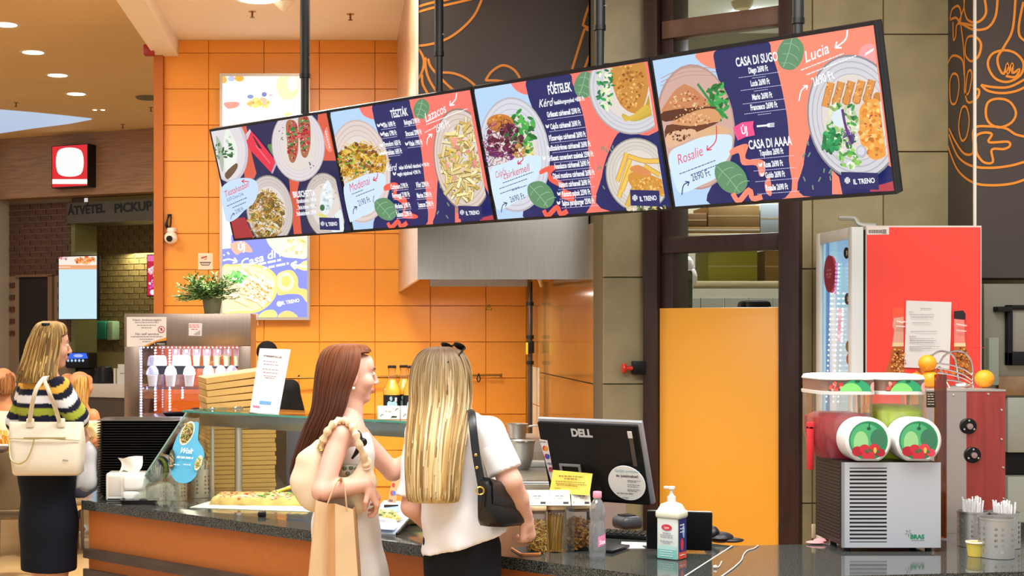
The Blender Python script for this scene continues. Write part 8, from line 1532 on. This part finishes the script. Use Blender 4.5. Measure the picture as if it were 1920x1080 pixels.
# cream slouch bag
t2 = thing('slouch_bag', 'cream slouchy hobo bag with a ruched strap on the red-haired woman', 'bag', tuple(P(625, 950, -.15))); bp = lambda x, y, d=-.155: P(x, y, d)
pts = [(600, 838, .03), (582, 868, .05), (580, 902, .062), (598, 928, .062), (630, 938, .06), (662, 930, .058), (682, 905, .045), (686, 872, .03)]
pr_ = [cap(bp(*pts[i][:2]), bp(*pts[i+1][:2]), pts[i][2], pts[i+1][2], 0, ((0, 1, 0), .62), .03) for i in range(len(pts)-1)]+[cap(bp(602, 915), bp(645, 925), .05, .05, 0, ((0, 1, 0), .6), .03)]
pl2 = folds(.005, 12, 16, 22); B = Body(); B.add(pr_, ['e6d3b4'], .0065, .03, disp=lambda Pn: pl2(Pn)+.003*np.sin(70*(Pn[:, 0]-.3*Pn[:, 2]))*np.clip((Pn[:, 2]-1.13)/.1, 0, 1)); B.build('pouch', M_leather, t2)
sp_ = crom([tuple(P(*q_)) for q_ in ((600, 840, -.17), (608, 820, -.19), (622, 798, -.20), (638, 788, -.18), (652, 792, -.185), (664, 806, -.20), (672, 830, -.205), (684, 862, -.18), (687, 878, -.17))], 5, False); b = MB(); b.tube(sp_, [.013+.0035*math.sin(i*1.9) for i in range(len(sp_))], 9); b.build('strap', mat('strap_cream', 'e0c8a4', .5), t2)
b = MB(); p = P(602, 838, -.185); b.tube([tuple(p+vec((.010*math.cos(a), 0, .013*math.sin(a)))) for a in np.linspace(0, 2*PI, 15)], .0025, 6, cap=False); b.build('ring', MATS['gold'], t2)
# kraft carrier hanging from the forearm
t2 = thing('paper_carrier', 'tan paper carrier bag hanging from the bent forearm', 'bag', tuple(P(625, 1085, -.3))); Yk = P.Y-.29; q = lambda x, y, d=0: tuple(D(x, y, Yk+d))
b = MB(); bt = 1150
fr_ = [q(592, 938), q(628, 944), q(662, 955), q(676, bt), q(630, bt), q(572, bt)]; bk_ = [q(604, 936, .13), q(640, 940, .13), q(668, 946, .13), q(682, bt, .13), q(640, bt, .13), q(580, bt, .13)]
def panel(nm, idx_, m): b = MB(); P4 = [vec(x) for x in idx_]; n_ = np.cross(P4[1]-P4[0], P4[-1]-P4[0]); n_ = n_/np.linalg.norm(n_)*.0015; m4 = len(P4); b.add([x for x in P4]+[x+n_ for x in P4], [tuple(range(m4)), tuple(range(m4, 2*m4))[::-1]]+[(i, (i+1) % m4, m4+(i+1) % m4, m4+i) for i in range(m4)]); b.build(nm, m, t2, 20)
M_k1 = mat('kraft_light', 'dcbb92', .8, noise=.05, nscale=9); M_k2 = mat('kraft_fold', 'cfa06c', .8, noise=.05, nscale=9)
g1 = q(616, 944, .035); g2 = q(612, bt, .035)
panel('front_left_panel', [fr_[0], g1, g2, fr_[5]], M_k1); panel('gusset', [g1, fr_[1], fr_[4], g2], M_k2); panel('front_panel', [fr_[1], fr_[2], fr_[3], fr_[4]], M_k1); panel('rear_panel', [bk_[0], bk_[2], bk_[3], bk_[5]], M_k1); panel('side_panel', [fr_[2], bk_[2], bk_[3], fr_[3]], M_k2); panel('side_panel', [bk_[0], fr_[0], fr_[5], bk_[5]], M_k2); panel('bottom', [fr_[5], fr_[3], bk_[3], bk_[5]], M_k2)
for a, d in ((((616, 944), (626, 912), (634, 907), (640, 912)), 0), (((646, 950), (641, 920), (640, 905), (632, 903), (626, 910)), .0)):
    pass
b = MB(); b.tube(crom([q(612, 950, .0), q(622, 925, -.01), q(632, 903, .0), q(640, 899, .05), q(644, 908, .10), q(640, 940, .13)], 5, False), .008, 6, flat=.35); b.build('handle', M_k1, t2)
b = MB(); b.tube(crom([q(650, 955, 0), q(648, 930, -.01), q(644, 904, .0), q(640, 899, .05), q(640, 910, .10), q(638, 940, .13)], 5, False), .008, 6, flat=.35); b.build('handle', M_k1, t2)
# ------------------------------------------------------------ woman in the striped sweater
k = 385; P = Pose(k); f = vec((.62, .78, 0)); R_ = vec((.78, -.62, 0)); t = thing('person', 'person in a striped sweater and long dark skirt with a cream tote', 'person', (P(88, 1000)[0], P.Y, 0))
Hc = P(93, 650, 0); hp, HP = head(Hc, (.93, .37, .0), 1.02)
rs, re, rw = P(112, 728, -.12), P(143, 782, -.10), P(156, 812, .06); ls, le, lw = P(55, 728, .12), P(34, 790, .12), P(50, 838, .2)
ch, wa, hi = P(80, 755, 0), P(84, 820, 0), P(88, 885, 0); kR, kL = P(107, 1060, -.04), P(80, 1060, .04); aR, aL = P(108, 1240, -.04), P(80, 1240, .04); FL = (f, .70)
body = [cap(P(82, 722), ch, .10, .115, 0, FL, .04), cap(ch, wa, .115, .10, 0, FL, .05), cap(wa, hi, .105, .13, 0, FL, .05), cap(rs, ls, .042, .042, 0, None, .05), cap(P(84, 722), P(88, 690), .05, .046, 0), cap(hi+R_*.055, kR, .078, .054, 0), cap(kR, aR, .055, .036, 0), cap(hi-R_*.055, kL, .078, .054, 0), cap(kL, aL, .055, .036, 0)]
for a in (aR, aL): body.append(cap(a+vec((0, 0, -.03)), vec((a[0]+.09, a[1]+.11, .03)), .032, .024, 0))
SK2 = ['d9a184', 'b86a5c', '2a1c18', 'e8e2da', '5f3c28']; B = Body(); B.add(body, SK2, .011, .03); B.add([cap(HP(0, -.02, -.06), P(84, 712), .047, .052, 0)]+hp, SK2, .006, .014); B.add([cap(rs, re, .04, .034, 0), cap(re, rw, .034, .024, 0)]+hand(rw, P(160, 840, .08)-rw, (.6, -.7, .2), .95, 1.1, -1), SK2, .006, .014); B.add([cap(ls, le, .04, .034, 0), cap(le, lw, .034, .024, 0)]+hand(lw, P(62, 860, .3)-lw, (0, 0, 1), .95, .8, -1), SK2, .006, .014); B.build('body', M_skin, t)
ST = [('1b1d30', 4), ('e8b04a', 10), ('1b1d30', 12), ('e4e2e4', 14), ('1b1d30', 10), ('a0a83a', 12), ('1b1d30', 12), ('e4e2e4', 12), ('1b1d30', 9), ('e8b04a', 11), ('1b1d30', 12)]
def stripe(vals, off=0):
    e_ = np.cumsum([w_ for _, w_ in ST]); cl = np.array([C(c) for c, _ in ST]); i = np.searchsorted(e_, np.mod(vals+off, e_[-1]), side='right'); return cl[np.clip(i, 0, len(ST)-1)]
def sw_col(V, ci, cc): return stripe((CZ-V[:, 2])*k-(714-618))
B = Body(); B.add([cap(P(82, 724), ch, .108, .128, 0, (f, .78), .05), cap(ch, wa, .128, .125, 0, (f, .8), .05), cap(wa, P(87, 860), .125, .138, 0, (f, .82), .05), cap(rs, ls, .05, .05, 0, None, .05), cap(P(84, 722), P(86, 706), .062, .056, 0)], ['1b1d30'], .0075, .03, [(P(88, 868), (0, 0, -1)), (P(86, 708), (0, 0, 1))], folds(.004, 31), sw_col)
def arm_col(a, b, off): u = (b-a)/np.linalg.norm(b-a); return lambda V, ci, cc: stripe(((V-a)@u)*k*1.0, off)
for (s_, e_, w_, cut, off) in ((rs, re, rw, P(150, 797, -.03), 20), (ls, le, lw, P(42, 815, .15), 20)):
    u = (w_-e_)/np.linalg.norm(w_-e_); B.add([cap(s_, e_, .058, .054, 0), cap(e_, w_, .054, .05, 0)], ['1b1d30'], .0075, .02, [(cut, u)], folds(.004, 33), arm_col(s_, w_, off))
B.build('sweater', M_cloth, t)
B = Body(); B.add([cap(P(86, 850), hi, .125, .148, 0, (f, .82), .05), cap(hi, P(92, 980), .148, .145, 0, (f, .82), .05), cap(P(92, 980), P(93, 1110), .146, .140, 0, (f, .9), .05)], ['12151f'], .009, .03, [(P(92, 1068), (0, 0, -1)), (P(86, 852), (0, 0, 1))], folds(.003, 35, 3, 12)); B.build('skirt', M_cloth, t)
for a in (aR, aL): B = Body(); B.add([cap(a+vec((-.02, -.02, -.05)), vec((a[0]+.09, a[1]+.11, .034)), .036, .030, 0)], ['1a1614'], .009, .02, [((0, 0, .004), (0, 0, -1))]); B.build('shoe', M_leather, t)
def brun(tt, dz, col): w_ = min(1, max(0, (tt-.0)/.35)); return tuple(np.clip((vec(C('a8884e'))*(1-w_)+vec(col)*w_)*(1+dz), 0, 1))
hair_env(P, [(603, 84, 104, 0, .02), (607, 74, 115, 0, .06), (616, 66, 121, 0, .09), (632, 58, 124, 0, .108), (655, 50, 123, 0, .112), (680, 42, 119, -.02, .105), (700, 34, 116, -.05, .09), (716, 30, 112, -.07, .07)], 420, ['8a6a3a', 'a98648', 'c4a260', '6c5028', '785a2e'], .005, (math.atan2(.37, .93), .95, P(0, 628)[2]), .008, 3., t, seed=15, colfn=brun)
b = MB(); b.rbox(-.02, .02, -.012, .012, -.012, .012, .005, Matrix.Translation(tuple(P(86, 610, -.075)))); b.build('hair_clip', M_black, t)
# cream tote
M_tote = mat('cream_leather', 'e2d8c2', .42, bump=.12, nscale=50); k2 = 402; Q = lambda x, y, d=0: vec(tuple(D(x, y, F/k2+d)))
t2 = thing('tote_bag', 'large cream leather tote bag on the striped woman\'s shoulder', 'bag', tuple(Q(88, 892)))
def tsec(y, xl, xr, d0, d1, r=.02): a, b_ = Q(xl, y, d0), Q(xr, y, d0); c = Q(xr, y, d1); n_ = 4; xa, xb, y0, y1, z_ = a[0], b_[0], a[1], c[1], a[2]; return [((xa+xb)/2+px_, (y0+y1)/2+py_, z_) for px_, py_ in rrect(xb-xa, y1-y0, r, n_)]
b = MB(); loft(b, [tsec(892, 24, 146, .02, .13, .03), tsec(888, 20, 149, .0, .15, .035), tsec(865, 17, 150, -.01, .15, .035), tsec(830, 15, 152, -.005, .14, .03), tsec(796, 15, 153, .03, .10, .02), tsec(792, 16, 152, .04, .09, .015)]); b.build('body', M_tote, t2, 60)
b = MB(); b.tube(crom([tuple(Q(*q_)) for q_ in ((18, 822, -.016), (60, 823, -.024), (88, 822, -.024), (120, 824, -.022), (150, 826, -.012))], 5, False), .003, 6); b.build('seam', mat('seam_tan', 'c0ae84', .5), t2)
b = MB(); b.tube(crom([tuple(Q(*q_)) for q_ in ((17, 830, -.012), (20, 860, -.03), (34, 870, -.035), (50, 862, -.035), (60, 840, -.03), (64, 823, -.026))], 5, False), .0035, 6); b.build('chain', mat('pale_gold', 'c8b87c', .3, .8), t2)
b = MB(); p = Q(63, 821, -.026); b.box(p[0]-.045, p[0]+.15, p[1]-.006, p[1], p[2]-.004, p[2]+.003); b.build('zip', MATS['pale_gold'], t2)
A = Art(Plane(tuple(Q(0, 850, -.018)), (1, 0, 0), (0, 0, 1)), (-9, -9, 9, 9), .002, .0002); A.text('Rieker', 123, 863, 4, '5a5040', slant=.3, bold=.02, wpx=11); A.build('emblem', M_print, t2)
for pts in ([(55, 796, .05), (60, 760, -.12), (68, 730, -.17), (80, 712, -.13), (88, 708, -.06)], [(113, 796, .05), (104, 766, -.10), (92, 735, -.19), (84, 714, -.14), (90, 707, -.06)]):
    pp = [tuple(Q(x, y, d-.0)) for x, y, d in pts]; b = MB(); b.tube(crom(pp, 6, False), .0105, 8, flat=.4); b.build('handle', M_tote, t2)
for x in (55, 113): b = MB(); p = Q(x, 797, .0); b.rbox(p[0]-.018, p[0]+.018, p[1]+.012, p[1]+.03, p[2]-.012, p[2]+.03, .005); b.build('handle_tab', M_tote, t2)
# thin white carrier
B = Body(); B.add([cap(P(158, 826, .08), P(163, 850, .08), .012, .045, 0, ((0, 1, 0), .6)), cap(P(163, 850, .08), P(165, 900, .08), .045, .055, 0, ((0, 1, 0), .6)), cap(P(150, 880, .05), P(143, 915, .05), .014, .006, 0)], ['dcdcde'], .006, .03, disp=folds(.006, 41, 22, 30)); o = B.build('carrier_bag', attr_mat('thin_plastic', .3, spec=.5)); tag(o, 'thin white plastic carrier bag in the striped woman\'s hand', 'bag')
# ------------------------------------------------------------ seated guests, chairs, table
def seated(P, xh, yh, f, label, top, hairc, levels, sk, fa=None, rad=.006, lace=False):
    f = vec(f); f /= np.linalg.norm(f); R = vec((f[1], -f[0], 0)); Hc = P(xh, yh); t = thing('person', label, 'person', (Hc[0], Hc[1], 0)); hp, HP = head(Hc, f, 1.0)
    nb = Hc+vec((0, 0, -.17)); ch = nb+vec((0, 0, -.17))-f*.02; hi = vec((nb[0], nb[1], .50))-f*.05; rs, ls = nb+R*.17+vec((0, 0, -.05)), nb-R*.17+vec((0, 0, -.05)); re, le = rs+f*.10+vec((0, 0, -.25))+R*.03, ls+f*.10+vec((0, 0, -.25))-R*.03; rw, lw = re+f*.22+vec((0, 0, .04)), le+f*.22+vec((0, 0, .04))
    kn = [hi+f*.42+s_*R*.1 for s_ in (1, -1)]; an = [vec((q_[0], q_[1], .08)) for q_ in kn]
    body = [cap(nb+vec((0, 0, -.05)), ch, .09, .11, 0, (f, .72), .04), cap(ch, hi, .11, .14, 0, (f, .75), .05), cap(rs, ls, .04, .04, 0, None, .05), cap(nb+vec((0, 0, -.04)), Hc+vec((0, 0, -.06)), .05, .046, 0), cap(rs, re, .042, .036, 0), cap(re, rw, .036, .026, 0), cap(ls, le, .042, .036, 0), cap(le, lw, .036, .026, 0)]
    for s_, q_, a in ((1, kn[0], an[0]), (-1, kn[1], an[1])): body += [cap(hi+R*.09*s_, q_, .085, .058, 0), cap(q_, a, .055, .038, 0), cap(a, vec((a[0], a[1], .035))+f*.12, .035, .025, 0)]
    B = Body(); B.add(body, sk, .012, .03); B.add(hp, sk, .008, .014); B.add(hand(rw, f, (0, 0, 1), .95, .8, 1)+hand(lw, f, (0, 0, 1), .95, .8, -1), sk, .006, .012); B.build('body', M_skin, t)
    B = Body(); zt_ = nb[2]-(.09 if lace else .04); tp = [cap(nb+vec((0, 0, -.06)), ch, .10, .125, 0, (f, .76), .04), cap(ch, hi, .125, .15, 0, (f, .8), .05)]
    if lace: tp += [cap(rs+vec((0, 0, -.06)), rs*.5+re*.5, .062, .056, 0), cap(ls+vec((0, 0, -.06)), ls*.5+le*.5, .062, .056, 0)]
    else: tp += [cap(rs, ls, .05, .05, 0), cap(rs, rs*.3+re*.7, .055, .055, 0), cap(ls, ls*.3+le*.7, .055, .055, 0)]
    B.add(tp, [top], .010, .03, [(vec((0, 0, zt_)), (0, 0, 1))], folds(.006 if lace else .004, int(abs(xh))+7, 40 if lace else 14, 40 if lace else 12)); B.build('top', M_cloth, t)
    B = Body(); B.add([cap(hi, hi+f*.05, .14, .12, 0, (f, .8), .05)]+[cap(hi+R*.09*s_, q_, .095, .07, 0) for s_, q_ in ((1, kn[0]), (-1, kn[1]))]+[cap(q_, a+vec((0, 0, .1)), .07, .055, 0) for q_, a in zip(kn, an)], ['2c3040'], .012, .03); B.build('trousers', M_cloth, t)
    hair_env(P, levels, 170, hairc, rad, (math.atan2(f[1], f[0]), .95, Hc[2]+.04), .006, 2., t, seed=int(abs(xh))+3)
    return t, hi, f, R
def chair(c, f, label, m, zs=.46):
    f = vec(f); f /= np.linalg.norm(f); a = math.atan2(f[1], f[0])-PI/2; Mx = RZ(a, (c[0], c[1], 0)); t = thing('dining_chair', label, 'chair', (c[0], c[1], 0), 'guest chairs'); M_leg = mat('chair_leg_metal', '77705f', .35, .7)
    b = MB(); b.rbox(-.22, .22, -.21, .22, zs-.05, zs, .02, Mx, seg=3); b.build('seat', m, t); b = MB(); b.rbox(-.22, .22, -.25, -.20, zs+.02, zs+.42, .02, Mx, seg=3); b.build('backrest', m, t)
    for sx in (-1, 1):
        for sy in (-1, 1): b = MB(); b.cyl(Mx @ Vector((.2*sx, .19*sy, zs-.04)), Mx @ Vector((.215*sx, .215*sy, 0)), .013, seg=10); b.build('leg', M_leg, t)
        b = MB(); b.cyl(Mx @ Vector((.2*sx, -.22, zs-.03)), Mx @ Vector((.2*sx, -.225, zs+.1)), .012, seg=10); b.build('back_post', M_leg, t)
    return t
M_taupe = mat('taupe_upholstery', '6b5d44', .7); PG = Pose(232)
SK3 = ['c98a62', 'a86250', '2a1c18', 'e8e2da', '5f3c28']
_, hi, fv, Rv = seated(PG, 128, 724, (.25, .97, 0), 'seated person with brown hair in a yellow-green top, seen from behind', 'c6c876', ['8a5226', '9c6230', '6f3f1c'], [(706, 122, 132, 0, .02), (709, 114, 139, 0, .06), (718, 111, 142, 0, .09), (730, 110, 143, 0, .1), (742, 112, 141, -.02, .09), (752, 115, 138, -.03, .07)], SK3)
chair(hi-fv*.02+vec((0, 0, 0)), fv, 'taupe upholstered chair under the guest in the yellow-green top', M_taupe)
PG2 = Pose(246); _, hi, fv, Rv = seated(PG2, 152, 722, (.75, .66, 0), 'seated person with light brown hair and a cream off-shoulder lace top', 'eadfb8', ['a87c3c', 'c0944c', '8a6028'], [(703, 146, 156, 0, .02), (706, 138, 164, 0, .06), (715, 134, 167, 0, .09), (728, 133, 168, 0, .1), (745, 134, 166, -.03, .09), (765, 138, 163, -.06, .06), (780, 142, 160, -.07, .04)], SK3, lace=True)
chair(hi-fv*.02, fv, 'taupe upholstered chair under the guest in the lace top', M_taupe)
PG3 = Pose(250); _, hi, fv, Rv = seated(PG3, 8, 716, (.5, .86, 0), 'seated person in a cream top at the left photo edge', 'e6d6bc', ['7a4a26', '94602f'], [(696, 2, 14, 0, .02), (700, -6, 21, 0, .06), (710, -9, 25, 0, .09), (724, -10, 26, 0, .1), (738, -6, 22, -.03, .08)], SK3)
chair(hi-fv*.02, fv, 'taupe upholstered chair at the left photo edge', M_taupe)
c = PG(115, 850, .75); t = thing('dining_table', 'dark round-cornered dining table of the seated guests', 'table', (c[0], c[1], 0)); b = MB(); loft(b, [lp(.8, .7, .08, .71), lp(.82, .72, .09, .715), lp(.82, .72, .09, .74)], M=Matrix.Translation((c[0], c[1], 0))); b.build('top', mat('table_dark', '3a2c22', .35), t); b = MB(); b.cyl((c[0], c[1], .02), (c[0], c[1], .71), .035); b.build('column', M_steel2, t); b = MB(); b.lathe([(0, 0), (.24, 0), (.22, .02), (.04, .03), (0, .03)], (c[0], c[1], 0), 24); b.build('foot', M_steel2, t)
# near table and chair at the left edge
c = W(-25, 838, 300); t = thing('dining_table', 'dark table with fries at the left photo edge', 'table', (c.x, c.y, 0)); b = MB(); b.rbox(c.x-.5, c.x+.135, c.y-.1, c.y+.5, c.z-.03, c.z, .01); b.build('top', MATS['table_dark'], t); b = MB(); b.cyl((c.x-.2, c.y+.2, .02), (c.x-.2, c.y+.2, c.z-.03), .035); b.build('column', M_steel2, t); b = MB(); b.lathe([(0, 0), (.24, 0), (.22, .02), (.04, .03), (0, .03)], (c.x-.2, c.y+.2, 0), 24); b.build('foot', M_steel2, t)
p = W(6, 832, 300); t = thing('fries_box', 'portion of golden fries on a white tray at the left photo edge', 'food', (p.x, p.y+.05, c.z)); b = MB(); b.rbox(p.x-.08, p.x+.06, p.y, p.y+.12, c.z+.001, c.z+.015, .004); b.build('tray', mat('white_plastic', 'e8e4da', .4), t)
for i in range(26): b = MB(); x_, y_ = p.x+random.uniform(-.07, .05), p.y+random.uniform(.02, .10); b.tube([(x_, y_, c.z+.016), (x_+random.uniform(-.02, .02), y_+random.uniform(-.02, .02), c.z+.04+random.random()*.06)], .006, 5); b.build('fry', mat('fries', 'e0a040', .6), t)
c = W(18, 960, 278); chair((c.x, c.y+.1, 0), (-.1, 1, 0), 'taupe chair with a tall back beside the striped woman\'s skirt', M_taupe, .50)
# ------------------------------------------------------------ person in black by the orange wall
P = Pose(245); f = vec((-.3, .95, 0)); R_ = vec((.95, .3, 0)); t = thing('person', 'person in black clothing and cap by the orange wall, mostly hidden', 'person', (P(505, 700)[0], P.Y, 0)); Hc = P(500, 668); hp, HP = head(Hc, f, 1.0)
nb = P(505, 706); ch, hi = P(508, 755), P(508, 840); rs, ls = P(545, 728), P(468, 730); B = Body(); bl = [cap(nb, ch, .10, .12, 0, (f, .75), .04), cap(ch, hi, .12, .14, 0, (f, .78), .05), cap(rs, ls, .05, .05, 0), cap(nb, Hc+vec((0, 0, -.06)), .05, .046, 0)]+[cap(hi+R_*.08*s_, vec((hi[0]+.09*s_, hi[1], .06)), .08, .045, 0) for s_ in (1, -1)]+[cap(vec((hi[0]+.09*s_, hi[1], .05)), vec((hi[0]+.09*s_-.05, hi[1]+.12, .03)), .04, .03, 0) for s_ in (1, -1)]
for a, e_, w_ in ((rs, P(556, 785, .05), P(540, 830, .2)), (ls, P(458, 785, .05), P(475, 830, .2))): bl += [cap(a, e_, .042, .036, 0), cap(e_, w_, .036, .026, 0)]
B.add(bl, SK3, .012, .03); B.add(hp, SK3, .008, .014)
for w_ in (P(540, 830, .2), P(475, 830, .2)): B.add(hand(w_, (0, .6, -.8), (0, -.8, -.6), .95, .5, 1), SK3, .006, .012)
B.build('body', M_skin, t)
B = Body(); B.add([cap(nb+vec((0, 0, -.01)), ch, .115, .14, 0, (f, .8), .04), cap(ch, hi, .14, .155, 0, (f, .82), .05), cap(rs, ls, .064, .064, 0), cap(rs, P(558, 785, .05), .07, .062, 0), cap(ls, P(456, 785, .05), .07, .062, 0)], ['101013'], .011, .03, [(P(505, 702), (0, 0, 1))], folds(.004, 55)); B.build('shirt', M_cloth, t)
B = Body(); B.add([cap(hi, hi+vec((0, 0, -.05)), .145, .145, 0, (f, .8), .05)]+[cap(hi+R_*.08*s_, vec((hi[0]+.09*s_, hi[1], .10)), .095, .06, 0) for s_ in (1, -1)], ['15151a'], .012, .03); B.build('trousers', M_cloth, t)
B = Body(); B.add([ell(HP(0, -.012, .035), (.082, .098, .084), 0), cap(HP(0, .08, .045), HP(0, .14, .035), .03, .03, 0, ((0, 0, 1), .3))], ['0c0c0e'], .008, .02, [(HP(0, 0, .0), (0, 0, -1))]); B.build('cap', M_cloth, t)
